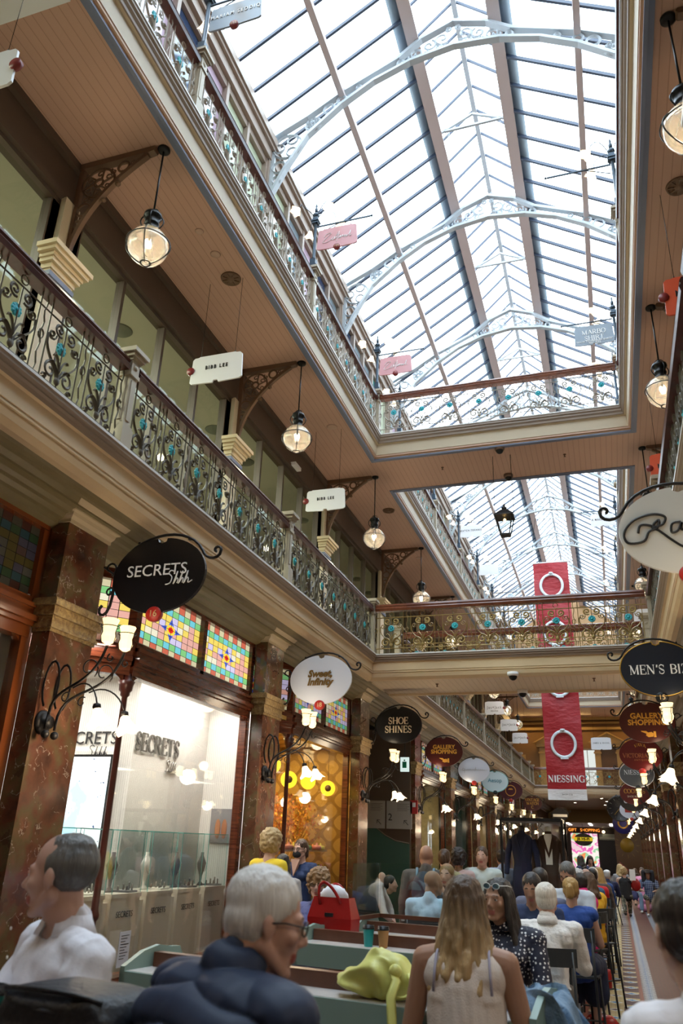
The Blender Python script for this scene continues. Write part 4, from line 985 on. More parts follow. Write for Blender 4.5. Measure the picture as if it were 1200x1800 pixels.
cb = cabinet(); CN = ['nearest the corner column', 'second from the corner column', 'third from the corner column', 'farthest from the corner column']
CRM = mat('ivory_stand', (.85, .82, .75), .4); GRY = mat('grey_velvet', (.12, .12, .13), .7)
for i in range(5):
    p = (-5.05, 7.15+.70*i, 0); lb = 'cream plinth cabinet with glass case, %s' % (['behind the seated man', *CN][i])
    if i == 0: cb.location = p; cb['label'] = lb; cb['group'] = 'jewellery display cabinets'
    else: dup(cb, p, label=lb)
    t = thing('necklace_stand', '%s curved necklace bust in the glass case %s' % ('ivory' if i in (0, 2) else 'grey', ['behind the seated man', *CN][i]), 'necklace stand', (-5.27, p[1]+.28, 1.18), 0, 'necklace busts')
    b = MB(); b.lathe([(.07, 0), (.06, .02), (.02, .05), (.03, .12), (.07, .2), (.09, .27), (.05, .33), (.03, .36), (.03, .4)], n=12, sy=1.1, sx=.5); b.build('bust', CRM if i in (0, 2) else GRY, t)
    b = MB(); b.tube([(.045+.0*q, .06*cos(pi+q*pi/8), .27+.1*sin(pi+q*pi/8)) for q in range(9)], .004, 4); b.build('necklace', SILV, t)
    t = thing('jewellery_tray', 'low tray of small jewels in the glass case %s' % (['behind the seated man', *CN][i]), 'tray', (-5.15, p[1]+.46, 1.18), 0, 'jewellery trays')
    b = MB(); b.box(-.12, .06, -.1, .1, 0, .02); b.build('tray_base', CRM if i in (0, 2) else GRY, t)
    for q in range(5): MB().lathe([(.012, 0), (.01, .03+.02*(q % 3)), (.014, .035+.02*(q % 3)), (.001, .045+.02*(q % 3))], (-.09+.03*q, -.06+.03*(q*2 % 5), .02), 6).build('jewel', SILV, t)
struct(MB().box(-7.4, -5.66, 7.9, 8.0, 0, 1.5).build('wall_counter_panel', PALE))
t = thing('window_notice', 'pale printed notice stuck low in the corner of the jewellery window', 'notice', (-4.70, 7.56, .74))
MB().box(0, .004, -.02, .18, -.17, .14).build('notice_sheet', mat('notice_paper', (.5, .52, .58), .5), t)
b = MB()
for q in range(9): b.box(.004, .006, .01, .15-.03*(q % 3), .10-.025*q, .106-.025*q)
b.build('printed_lines', INK, t)
# --- generic interiors
def interior(s, k, tint, e, dep=1.6, col=(1, .85, .6), back=None, props=True):
    y0 = bayy(k)+.3; y1 = bayy(k+1)-.3; xa = SX(s, 3.3); xb = SX(s, 3.3+dep+1.2)
    m = back or mat('interior_%d_%d' % (k, s+1), tint, .6, var=(6, .6, tuple(c*.5 for c in tint)))
    room('wall_shop_interior', min(xa, xb), max(xa, xb), y0, y1, 3.4, m)
    if e: alight('shop_ceiling_light', ((xa+xb)/2, (y0+y1)/2, 3.35), dep*.8, 3.0, e, col)
def f_damask(nt, b):
    g = NG(nt); x, y, z = g.xyz(); u = g.m('MULTIPLY', g.m('ADD', x, y), 5); v = g.m('MULTIPLY', z, 4)
    w = g.m('ADD', g.m('SINE', g.m('MULTIPLY', u, 3.1)), g.m('SINE', g.m('MULTIPLY', v, 3.9))); ww = g.m('ABSOLUTE', w)
    nt.links.new(g.mix(g.m('LESS_THAN', ww, .55), (.52, .33, .08), (.30, .17, .03)), b.inputs['Base Color'])
DAMASK = nodes_mat('gold_damask_paper', f_damask, .45)
shopfront(-1, 1, STAINW, 'red cedar shop front of the golden confectionery window', None)
b = MB(); b.box(-6.7, -6.62, 10.7, 15.3, 0, 3.5); b.box(-6.7, -4.76, 15.22, 15.3, 0, 3.5); b.box(-6.7, -5.75, 10.70, 10.76, 0, 3.5); b.box(-6.7, -4.76, 10.8, 15.3, 3.5, 3.56)
struct(b.build('wall_confectionery', DAMASK)); alight('shop_ceiling_light', (-5.6, 13.2, 3.46), 1.2, 3.2, 90, (1, .68, .28))
shopfront(-1, -1, STAIND, 'dark shop front at the left edge with dim stained glass', None, False, frame=mat('orange_cedar', (.20, .05, .012), .25, coat=.4)); interior(-1, -1, (.05, .04, .035), 3)
struct(MB().box(-7.5, -4.6, 19.36, 19.45, 0, 4.4).build('wall_stairs', mat('brown_stair_wall', (.11, .075, .05), .6)))
b = MB(); pts = [(-7.5, 3.2), (-6.5, 2.75), (-5.9, 2.45), (-5.55, 2.2), (-5.2, 1.95), (-4.95, 1.84), (-4.62, 1.79)]
b.prism([(-7.5, 0)]+pts+[(-4.62, 0)], 19.34, 19.36, lambda p, q, w_: (p, w_, q)); struct(b.build('trim_%d' % n_, mat('sage_green_dado', (.065, .15, .12), .5))); n_ += 1
b = MB(); b.tube([(p, 19.33, q+.01) for p, q in pts], .012, 4); struct(b.build('trim_%d' % n_, mat('dado_cap', (.2, .17, .12), .5))); n_ += 1
struct(MB().box(-8.8, -7.5, 15.3, 19.4, 0, 4.4).build('wall_stair_side', mat('stair_side', (.08, .07, .055), .6)))
for (x, nm) in ((-5.52, '1'), (-4.86, '2')):
    t = thing('direction_board', 'pale square level %s directory board with arrow on the stair wall' % nm, 'sign', (x, 19.33, 2.42), 0, 'level directory boards')
    MB().box(-.31, .31, -.02, 0, -.31, .31).build('board', mat('beige_board', (.42, .40, .36), .5), t)
    text('number', nm, .22, INK, t, (-.22, -.022, -.06), extr=.001)
    b = MB(); b.tube([(.22, -.024, -.22), (.12, -.024, -.12)], .007, 4); b.tube([(.19, -.024, -.12), (.12, -.024, -.12), (.12, -.024, -.19)], .007, 4)
    for q in range(6): b.box(-.05, .25-.05*(q % 2), -.023, -.0205, .24-.03*q, .246-.03*q)
    b.build('arrow_and_text', INK, t)
t = thing('fire_notice', 'small red fire notice beside the stair wall', 'notice', (-4.50, 19.33, 2.6))
MB().box(-.09, .09, -.02, .0, -.15, .15).build('board', mat('notice_red', (.5, .03, .03), .5), t); MB().box(-.04, .04, -.022, -.02, 0, .1).build('pictogram', WLET, t)
t = thing('exit_sign', 'small green and white running man exit sign by the stairs', 'exit sign', (-4.55, 18.6, 3.5))
MB().box(-.10, .10, -.03, .03, -.16, .16).build('sign_box', emis('exit_white', (.7, .85, .8), .8), t); MB().tube([(0, 0, .16), (0, 0, .9)], .01, 5).build('hanging_rod', BLACK, t)
b = MB(); b.box(-.05, .05, -.034, -.03, -.08, .06); b.ell((0, -.034, .09), (.02, .004, .02), n=8, m=4); b.build('pictogram', mat('exit_green', (.0, .3, .15), .4), t)
KCOL = {3: ((.45, .36, .16), 55), 4: ((.03, .12, .12), 12), 5: ((.5, .38, .2), 45), 6: ((.35, .3, .2), 35), 7: ((.5, .4, .25), 40), 8: ((.3, .2, .1), 30), 9: ((.3, .25, .2), 30)}
for k in range(3, 10):
    shopfront(-1, k, STAINW if k % 2 else STAIND, 'timber shop front on the left wall, %s beyond the stairs' % words(k-3), None); interior(-1, k, KCOL[k][0], KCOL[k][1], 1.2)
RC = [(.6, .55, .5), (.6, .5, .45), (.5, .4, .3), (.7, .68, .66), (.5, .35, .2), (.7, .6, .6), (.6, .6, .55), (.5, .4, .3), (.4, .3, .2), (.4, .3, .2), (.4, .3, .2)]
for k in range(-1, 10):
    shopfront(1, k, STAIND, 'timber shop front on the right wall, %s from the near end' % words(k+1), None, False); interior(1, k, RC[k+1], 40, 1.0, (1, .9, .8))

# ---------------------------------------------------------------- oval signs on scroll arms
def oval(n=48, rx=.47, rz=.355, notch=True):
    o = []
    for i in range(n): a = pi/2+2*pi*(i+.5)/n; o.append((rx*cos(a), rz*sin(a)))
    if notch:
        o = [p for p in o if not (abs(p[0]) < .06 and p[1] > 0)]
        o = [(-.05, rz-.004), (-.04, rz-.035), (0, rz-.05), (.04, rz-.035), (.05, rz-.004)][::-1]+o if False else [(.05, rz-.004), (.04, rz-.035), (0, rz-.05), (-.04, rz-.035), (-.05, rz-.004)]+o
    return o
def sign_arm(b):
    """arm over the oval; local: wall at x=-.56, sign centre 0"""
    b.tube(bez((-.56, 0, -.25), (-.66, 0, -.33), (-.42, 0, -.5), (-.47, 0, .0), 8)+bez((-.47, 0, .02), (-.40, 0, .42), (.25, 0, .52), (.42, 0, .20), 14)+bez((.43, 0, .18), (.47, 0, .11), (.60, 0, .10), (.60, 0, .2), 6)+spiral(.56, .2, .04, .012, 0, 4.5, 9), .0135, 6)
    b.tube(spiral(-.53, .10, .075, .02, -1.2, 4.6, 14), .010, 5); b.tube(spiral(-.50, -.13, .045, .012, 1, 7, 10), .009, 5); b.tube([(-.48, 0, .04), (-.60, 0, .12)], .010, 5)
    for x in (-.25, .27): b.beam((x, 0, .32), (x, 0, .40-abs(x)*.25), .03, .02, up=V((1, 0, 0)))
DISCR = mat('red_number_disc', (.42, .02, .015), .35)
def oval_sign(name_lb, s, k, board, draw, num=None, rim=None, arm=True, z=3.93, sc=1.0, y=None, dxx=0):
    cxx = SX(s, 2.29)+dxx; t = thing('oval_shop_sign', name_lb, 'sign', (cxx, (6.1+4.6*k) if y is None else y, z), 0, 'oval shop signs on scroll arms')
    t.scale = (sc, sc, sc)
    b = MB(); b.prism(oval(), -.018, .018, lambda p, q, w_: (p, w_, q)); b.build('oval_board', board, t)
    if rim:
        b = MB(); b.tube([(p*.985, -.02, q*.985) for p, q in oval()], .008, 4, closed=True); b.tube([(p*.985, .02, q*.985) for p, q in oval()], .008, 4, closed=True); b.build('rim', rim, t)
    if draw: draw(t)
    if num is not None:
        b = MB(); b.lathe([(.001, -.026), (.062, -.026), (.068, -.02), (.068, .02), (.001, .02)], (0, 0, -.365), 18, axis='y', sx=1.15); dd = b.build('number_disc', DISCR if rim is None else BLACK, t)
        if num: text('number', num, .085, DISCG, dd, (0, -.03, -.365), extr=.001)
    if arm:
        b = MB(); sign_arm(b)
        if s == 1: b.v = [(-x, y, z) for x, y, z in b.v]
        b.build('scroll_arm', BLACKW, t)
    return t
OBLK = mat('gloss_black_oval', (.008, .008, .01), .25); OWHT = mat('white_oval', (.72, .76, .86), .35); ODRED = mat('dark_red_oval', (.07, .012, .01), .3); ONAVY = mat('ink_navy_oval', (.008, .012, .022), .3)
GLET = mat('gold_lettering', (.75, .36, .05), .4); CLET = mat('cream_lettering', (.78, .68, .52), .4); BRZL = mat('bronze_letters', (.25, .15, .05), .3, .5)
def d_secrets(t):
    text('lettering', 'SECRETS', .155, WLET, t, (-.02, -.022, .04), extr=.002, sx=1.05); pen('script', SHH, WLET, t, (.12, -.024, -.10), w=.0055, scale=.13)
def d_hand(t):
    b = MB(); b.prism([(-.12, .05), (-.03, .045), (.0, .02), (.06, .03), (.09, .0), (.08, -.05), (.0, -.06), (-.04, -.03), (-.03, 0), (-.11, .035)], -.002, .002, lambda p, q, w_: (p, w_-.021, q-.20))
    b.build('pointing_hand', GLET, t); MB().box(.09, .13, -.023, -.019, -.26, -.16).build('hand_cuff', GLET, t)
def d_gall(t): text('lettering', 'GALLERY\nSHOPPING', .135, GLET, t, (0, -.022, .05), extr=.002, bold=.004); d_hand(t)
def d_gaur(t):
    st = [[(-3, .3), (-3.6, .6), (-3.8, -.1), (-3, -.1), (-3, .3), (-3.1, -1)], [(-2.4, .2), (-2.7, -.1), (-2.2, 0), (-2.1, .3), (-2, -.1), (-1.6, .3), (-1.6, -.1), (-1.1, .3), (-1, -.1), (-.8, .2), (-.6, -.1), (-.3, .3), (-.1, -.1), (.2, .3), (.4, -.1), (.7, 1), (.6, -.1), (1, .3), (1.2, -.1), (1.6, .3), (1.9, -.1), (2.3, .3), (2.5, -.1), (2.9, .3), (3.1, -.1), (3.6, .2)], [(-4.5, 0), (4.5, -.02)]]
    pen('lettering', st, mat('grey_script', (.4, .4, .42), .5), t, (0, -.022, .0), w=.004, scale=.09)
def d_mens(t): serif('lettering', "MEN'S BIZ", .115, WLET, t, (.0, -.022, -.01))
oval_sign('black oval sign with white lettering and red number 16', -1, 0, OBLK, d_secrets, '16', z=4.02, sc=1.04)
oval_sign('white oval sign with two bronze words and number 18', -1, 1, OWHT, lambda t: text('lettering', 'Sweet,\nInfinity', .14, BRZL, t, (-.01, -.024, .02), extr=.006, shear=.25, bold=.005), '18')
oval_sign('black oval shoe shine sign with cream serif capitals', -1, 2, OBLK, lambda t: serif('lettering', 'SHOE\nSHINES', .125, CLET, t, (0, -.022, 0), tw=1.25), None, rim=OBLK)
oval_sign('dark red oval GALLERY SHOPPING sign with pointing hand on the left side', -1, 3, ODRED, d_gall, None)
oval_sign('white oval sign with fine grey script, left side before the pale blue oval', -1, 4, OWHT, d_gaur, '', z=3.9)
oval_sign('pale blue oval sign with teal edge and teal lettering', -1, 5, mat('pale_oval', (.66, .78, .80), .35), lambda t: text('lettering', 'Aesop', .19, mat('teal_lettering', (.02, .22, .3), .4), t, (0, -.022, .03)), '', rim=mat('teal_edge', (.02, .35, .36), .4))
def d_jungle(t):
    b = MB(); b.tube([(.2*cos(q*pi/12), -.022, .2*sin(q*pi/12)) for q in range(24)], .014, 4, closed=True)
    for q in range(5): b.ell((-.06+.03*q, -.022, .05+.02*(q % 2)), (.03, .005, .02), n=6, m=4)
    b.build('wreath_emblem', GLET, t)
oval_sign('dark red oval sign with gold wreath emblem, left side beyond the pale blue oval', -1, 6, mat('wine_oval', (.06, .005, .015), .3), d_jungle, '')
oval_sign('small dark red oval watch shop sign, far left side', -1, 8, ODRED, lambda t: serif('lettering', 'VINTAGE\nWATCH\nC.', .13, GLET, t, (0, -.022, 0)), None)
oval_sign('black oval sign with white name strip above the coat showcase', -1, 9.5, OBLK, lambda t: (MB().box(-.4, .4, -.026, -.018, -.12, .02).build('name_strip', WLET, t), MB().tube([(-.2, 0, .33), (-.2, 0, .95)], .006, 4).build('hanging_rod', BLACK, t)), None, z=3.7, dxx=.9)
RAPH = [[(-2.6, -.4), (-2.4, .15), (-1.8, .1), (-1.3, -.15), (-1.6, .1), (-1.2, .45), (-1.35, -.1), (-1.9, -.35), (-2.3, -1.0), (-3.3, -1.05), (-3.5, -.3), (-2.8, .55), (-1.6, .9), (-.8, .65), (-1.0, .1), (-1.7, -.1), (-1.3, -.3), (-.5, -1.1), (.2, -1.6), (.9, -1.3)],
        [(.15, .2), (-.4, .1), (-.5, -.5), (-.1, -.4), (.2, .15), (.1, -.3), (.4, -.4)], [(.7, .5), (.55, -.2), (.45, -1.1)], [(.6, .0), (1.0, .35), (1.2, -.1), (.8, -.4), (.6, -.3)],
        [(1.6, 1.2), (1.5, .2), (1.4, -.4)], [(1.5, -.1), (1.8, .2), (1.9, -.4)], [(2.6, .2), (2.2, .0), (2.3, -.4), (2.6, .1), (2.7, -.4)], [(2.9, -.1), (3.3, .1), (3.1, .3), (2.9, -.2), (3.2, -.45), (3.5, -.2)], [(3.9, 1.2), (3.7, -.2), (3.9, -.4)]]
oval_sign('large white oval sign with black flowing script, cut by the right edge', 1, 0, mat('ivory_oval', (.66, .67, .66), .3), lambda t: pen('lettering', RAPH, INK, t, (-.03, -.024, .03), w=.010, scale=.115), '', z=4.07)
oval_sign('ink black oval sign with gold rim and number 15', 1, 1, ONAVY, d_mens, '15', rim=GOLD, z=3.94)
oval_sign('dark red oval GALLERY SHOPPING sign with pointing hand on the right side', 1, 2, ODRED, d_gall, None)
def d_vict(t):
    serif('lettering', 'VICTORIA & A', .09, mat('dim_red_gold', (.45, .16, .06), .4), t, (0, -.022, -.02)); text('small_lettering', 'ANTIQUES', .05, mat('dim_red_gold', (.45, .16, .06), .4), t, (0, -.022, -.12), sp=1.4); serif('crest', 'VAVA', .07, GLET, t, (0, -.022, .18), curve=.6)
oval_sign('maroon oval sign with dim gold capitals, right side under GALLERY SHOPPING', 1, 3, mat('maroon_oval', (.11, .008, .008), .3), d_vict, '', z=3.86)
oval_sign('grey oval sign with white serif capitals on the right side', 1, 4, mat('grey_oval', (.10, .105, .11), .35), lambda t: serif('lettering', 'NIESSING', .12, WLET, t, (0, -.022, .05)), '', rim=PLW, z=3.82)
oval_sign('maroon oval shoe repair sign on the right side', 1, 5, mat('maroon_oval', (.11, .008, .008), .3), lambda t: (serif('lettering', 'COOMBS', .13, GLET, t, (0, -.022, .07)), text('small_lettering', 'SHOE REPAIR', .08, CLET, t, (0, -.022, -.1))), None, z=3.6)
oval_sign('black oval sign with white letters, right side below the shoe repair sign', 1, 6, OBLK, lambda t: text('lettering', 'OUR', .2, WLET, t, (-.1, -.022, -.0), bold=.006), None, z=3.6)
oval_sign('white oval sign with red and blue panel, right side above the clock', 1, 7, OWHT, lambda t: MB().box(-.25, .2, -.022, -.019, -.1, .05).build('emblem', DISCR, t), '', z=3.5)
# street clock disc, blue round sign, JB sign
t = thing('round_clock', 'round black clock hung on the right side far down the arcade', 'clock', (.30, 44.5, 3.85))
b = MB(); b.lathe([(.001, -.06), (.56, -.06), (.60, -.08), (.63, -.05), (.63, .05), (.001, .06)], n=32, axis='y'); b.tube([(.6, 0, .2), (1.22, 0, .2)], .03, 6); b.build('clock_case', OBLK, t)
b = MB()
for q in range(12): a = q*pi/6; b.beam((.42*cos(a), -.075, .42*sin(a)), (.52*cos(a), -.075, .52*sin(a)), .01, .03, up=V((0, 1, 0)))
b.build('hour_marks', mat('dim_marks', (.25, .25, .2), .5), t)
b = MB(); b.beam((0, -.08, 0), (-.28, -.08, -.3), .01, .03, up=V((0, 1, 0))); b.beam((0, -.08, 0), (.08, -.08, .12), .01, .03, up=V((0, 1, 0))); b.build('clock_hand', GOLD, t)
t = thing('round_sign', 'round blue sign with gold wreath below the clock', 'sign', (.42, 49, 3.3))
b = MB(); b.lathe([(.001, -.02), (.55, -.02), (.55, .02), (.001, .02)], n=28, axis='y'); b.tube([(.5, 0, .2), (1.03, 0, .2)], .03, 6); b.build('board', mat('royal_blue', (.02, .02, .16), .4), t)
b = MB(); b.tube([(.25*cos(q*pi/10), -.03, .25*sin(q*pi/10)) for q in range(20)], .05, 5, closed=True, flat=.4); b.build('wreath', GOLD, t)
# ---------------------------------------------------------------- wall sconces: two square lantern shades above, two tulips below
def sconce(s):
    t = thing('wall_sconce', 'x', 'wall lamp')         # local +x away from wall
    a = MB(); a.lathe([(.001, 0), (.10, 0), (.10, .02), (.08, .035), (.05, .04), (.05, .09), (.001, .09)], (0, 0, 0), 18, axis='x'); k1 = a.build('wall_rose', BLACKW, t); ks = [k1]
    a = MB()
    for q, oy in ((0, -.10), (1, .10)):
        a.ell((.10, oy*.6, -.1), .035, n=10, m=6)
        a.tube([(.09, oy*.6, -.06), (.10, oy*.6, .06)]+bez((.10, oy*.6, .06), (.14, oy, .34), (.52, oy*1.3, .20), (.62, oy*1.3, .60), 12), .0125, 6)
        a.tube(bez((.34, oy*1.1, .26), (.46, oy*1.3, .33), (.60, oy*1.8, .28), (.66, oy*2.0, .10), 8), .007, 5)
        a.tube([(p[0], oy*.8, p[2]) for p in arc(.09, .30, .075, .20, -1.2, 4.2, 14)], .006, 5, flat=2)
        a.tube([(p[0], oy*1.1, p[2]) for p in spiral(.46, .42, .10, .03, -.8, 5.0, 16)], .006, 5)
        a.tube([(p[0], oy*1.1, p[2]) for p in spiral(.66, .50, .04, .012, 2, 7.5, 10)], .006, 5)
        a.tube([(p[0], oy*1.1, p[2]) for p in spiral(.28, .18, .05, .014, 1, 6.5, 10)], .006, 5)
    ks.append(a.build('scroll_arms', BLACKW, t))
    for q, oy in ((0, -.10), (1, .10)):
        c = (.62, oy*1.3, .61); b = MB(); n = 8
        prof = [(.02, 0), (.05, .02), (.062, .06), (.05, .10), (.058, .17), (.072, .21), (.072, .215)]
        b.lathe(prof, c, n, smooth=False); sh = b.build('lantern_shade', SHADE, t); ks.append(sh)
        b = MB(); b.tube([(c[0]+.078*cos(w*pi/8), c[1]+.078*sin(w*pi/8), c[2]+.15) for w in range(16)], .004, 4, closed=True)
        for w in range(3): an = w*2.09; b.tube([(c[0]+.055*cos(an), c[1]+.055*sin(an), c[2]), (c[0]+.068*cos(an), c[1]+.068*sin(an), c[2]+.06), (c[0]+.06*cos(an), c[1]+.06*sin(an), c[2]+.10), (c[0]+.078*cos(an), c[1]+.078*sin(an), c[2]+.16), (c[0]+.10*cos(an), c[1]+.10*sin(an), c[2]+.15)], .004, 4)
        b.build('iron_band', BLACKW, sh)
        c2 = (.66, oy*2.0, .10); b = MB(); tulip(b, (c2[0], c2[1], c2[2]-.02), (.35, 0, -1), .078); sh = b.build('tulip_shade', TULIP, t); ks.append(sh)
        b = MB(); b.lathe([(.001, .02), (.03, .01), (.035, -.02), (.025, -.035)], c2, 8); b.build('shade_holder', BLACKW, sh)
    ks.append(plight('sconce_light', t, (.66, 0, -.06), 22, .10)); ks.append(plight('sconce_light', t, (.45, 0, .95), 3, .12))
    KIDS['wall_sconce'] = ks; return t
scn = sconce(1); first = True
for s, sd in ((-1, 'left'), (1, 'right')):
    for k in range(-1, 10):
        if s == -1 and k in LN: lb = 'black scroll arm wall lamp with amber shades, %s' % LN[k].replace('beside', 'under')
        else: lb = 'black scroll arm wall lamp with amber shades, %s on the %s wall' % (words(k+1), sd)
        p = (SX(s, 2.92), 5.6+4.72*k, 2.60); rz = 0 if s == -1 else pi
        if first: scn.location = p; scn['label'] = lb; scn['group'] = 'scroll arm wall lamps'; first = False
        else: dup(scn, p, rz, lb)
# ---------------------------------------------------------------- far end of the arcade
OCW = mat('ochre_moulding', (.50, .33, .12), .5)
b = MB(); b.box(-9, 6, YF-.15, YF, 8.6, 8.75); b.box(-9, 6, YF-.3, YF, 8.95, 9.05); b.box(-9, 6, YF-.45, YF, 9.15, 9.3); struct(b.build('trim_%d' % n_, OCW)); n_ += 1
DN = ['left', 'right']
for i, cx in enumerate((-3.2, .02)):
    b = MB()
    for q in (-.62, .62): b.box(cx+q-.17, cx+q+.17, YF-.2, YF, 5.05, 7.55); b.box(cx+q-.22, cx+q+.22, YF-.24, YF, 7.2, 7.3)
    b.box(cx-.95, cx+.95, YF-.3, YF, 7.6, 7.78)
    b.prism([(cx-1.05, 7.78), (cx+1.05, 7.78), (cx, 8.42)], YF-.34, YF-.26, lambda p, q, w_: (p, w_, q)); b.prism([(cx-1.0, 7.82), (cx, 8.36), (cx, 8.46), (cx-1.15, 7.82)], YF-.42, YF-.26, lambda p, q, w_: (p, w_, q)); b.prism([(cx+1.0, 7.82), (cx, 8.36), (cx, 8.46), (cx+1.15, 7.82)], YF-.42, YF-.26, lambda p, q, w_: (p, w_, q))
    d_ = struct(b.build('door_%d' % (i+1), OCW))
    MB().box(cx-.45, cx+.45, YF-.1, YF-.05, 5.05, 7.55).build('door_leaf', mat('door_timber', (.14, .07, .03), .5), d_)
for i, cx in enumerate((-1.2, 1.3)):
    b = MB(); b.box(cx-.6, cx+.6, YF-.08, YF, 5.3, 7.5); o = struct(b.build('window_%d' % wn_i, mat('far_window_frame', (.3, .25, .2), .5))); wn_i += 1
    b = MB(); b.box(cx-.52, cx-.02, YF-.1, YF-.08, 5.4, 7.4); b.box(cx+.02, cx+.52, YF-.1, YF-.08, 5.4, 7.4); b.build('pane', emis('daylit_pane', (.8, .85, .8), .8), o)
for x in (-4.5, -1.6, 1.4): alight('cove_light', (x, YF-.9, 9.2), 1.6, .4, 28, (1, .62, .22), (radians(-20), 0, 0))
t = thing('notice_board', 'small cream notice board on the far brown wall beside the left pediment', 'notice', (-5.3, YF-.02, 6.7)); MB().box(-.45, .45, -.05, 0, -.45, .45).build('board', OCW, t)
# soffit and shop front at the street end
struct(MB().box(-9, 6, 64, 64.4, 3.75, 5.05).build('wall_street_beam', mat('gold_ochre_beam', (.42, .30, .10), .5)))
struct(MB().box(-9, 6, 64.4, 76, 3.75, 3.9).build('ceiling_street_end', mat('grey_cream_ceiling', (.5, .47, .45), .6)))
struct(MB().box(-9, 6, 76, 76.3, 0, 4.2).build('wall_street_end', mat('street_end_wall', (.03, .02, .02), .5)))
struct(MB().box(-9.2, 6, 90, 90.2, 0, 6).build('wall_street_beyond', mat('street_beyond', (.3, .3, .3), .8)))
for s in (-1, 1): struct(MB().box(SX(s, 3.1), SX(s, 3.3), 54, 76, 0, 4.4).build('wall_street_side', mat('street_side', (.10, .05, .03), .4)))
SPOT = emis('downlight_glow', (1, .9, .7), 14)
for i, (x, y) in enumerate(((-2.9, 50), (-2.6, 52), (-.6, 50), (-.35, 53), (-2.3, 55), (-.5, 57), (1.2, 51), (1.25, 54))):
    t = thing('downlight', 'tiny round downlight in the far soffit below the end gallery', 'downlight', (x, y, 4.65), 0, 'downlights in the far soffit')
    MB().lathe([(.09, 0), (.09, -.02), (.06, -.02)], n=12).build('trim_ring', PLW, t); MB().lathe([(.001, -.022), (.075, -.022), (.001, -.03)], n=12).build('lamp', SPOT, t)
for i, x in enumerate((-3.4, -1.8, -.3)):
    t = thing('linear_light', 'long white ceiling light at the street end, %s of three from the left' % words(i), 'ceiling light', (x, 67.5, 3.75), 0, 'linear street end lights')
    MB().box(-.10, .10, -2.4, 2.4, -.04, 0).build('diffuser', emis('linear_glow', (1, .92, .85), 6), t)
for (x, y) in ((-2.4, 50), (-.7, 57), (-1.6, 68)): alight('end_light', (x, y, 4.5 if y < 60 else 3.6), 1.5, 4, 50, (1, .8, .5))
t = thing('shop_poster', 'bright pink and green window graphic at the street end', 'window graphic', (-2.65, 75.9, 1.75), 0)
def f_post(nt, bb):
    g = NG(nt); n = g.noise(1.1, 2); c = g.ramp(n, [(.3, (.75, .55, .6)), (.42, (.75, .15, .45)), (.48, (.9, .8, .75)), (.55, (.3, .6, .35)), (.6, (.85, .25, .08)), (.66, (.85, .9, .9))]); nt.nodes[-1].color_ramp.interpolation = 'CONSTANT'
    nt.links.new(c, bb.inputs['Emission Color']); bb.inputs['Emission Strength'].default_value = .9; nt.links.new(c, bb.inputs['Base Color'])
MB().box(-1.1, 1.1, -.05, 0, -1.7, 1.5).build('graphic_sheet', nodes_mat('pink_green_graphic', f_post), t)
t = thing('dark_shop_front', 'dark blue shop front beside the pink window graphic', 'shop front', (-.4, 75.9, 1.75))
MB().box(-1.0, 1.0, -.1, 0, -1.7, 1.0).build('shutter', mat('navy_front', (.01, .012, .03), .4), t); MB().box(-1.0, 1.0, -.1, 0, 1.02, 1.5).build('transom_band', mat('grey_transom', (.35, .4, .4), .4), t); MB().box(-1, 1, -.12, 0, 1.15, 1.2).build('fascia', WLET, t)
t = thing('gift_shopping_sign', 'dark fascia lettered GIFT SHOPPING in orange over the street entrance', 'sign', (-2.6, 75.7, 3.5))
MB().box(-1.5, 1.5, -.1, .1, -.25, .2).build('fascia_board', mat('dark_fascia', (.06, .02, .01), .4), t); text('lettering', 'GIFT   SHOPPING', .34, emis('orange_lit', (1, .3, .04), 1.6), t, (0, -.11, 0))
for x in (-1.6, 1.6): MB().ell((x, -.3, -.1), .12, n=8, m=6).build('globe_light', emis('globe_glow', (1, .8, .45), 6), t)
t = thing('oval_hanging_sign', 'black oval hanging sign with yellow band at the street end', 'sign', (-2.37, 66, 2.62))
b = MB(); b.prism(oval(40, .68, .44, False), -.04, .04, lambda p, q, w_: (p, w_, q)); b.build('oval_board', OBLK, t)
MB().box(-.66, .66, -.055, .055, -.09, .16).build('yellow_band', mat('signal_yellow', (.85, .62, .02), .4, emit=(.85, .6, .02), es=.5), t)
text('lettering', 'JB HI-FI', .25, INK, t, (0, -.06, .035), bold=.012, sx=1.15); MB().tube([(0, 0, .42), (0, 0, 1.13)], .015, 5).build('hanging_rod', BLACK, t)
t = thing('clock_shop_panel', 'dark timber panel with gold sunburst clock numerals at the far right', 'shop panel', (.55, 52, 1.6))
MB().box(-.65, .9, 0, .1, -1.6, 2.9).build('panel', mat('dark_panel', (.07, .03, .012), .35), t)
b = MB()
for q in range(12): a = q*pi/6; b.beam((.52*cos(a), -.02, .6+.52*sin(a)), (.68*cos(a), -.02, .6+.68*sin(a)), .01, .08, up=V((0, 1, 0)))
b.lathe([(.001, -.02), (.38, -.02), (.38, 0)], (0, 0, .6), 24, axis='y'); b.build('sunburst_clock', mat('dull_gold', (.30, .20, .03), .4), t)
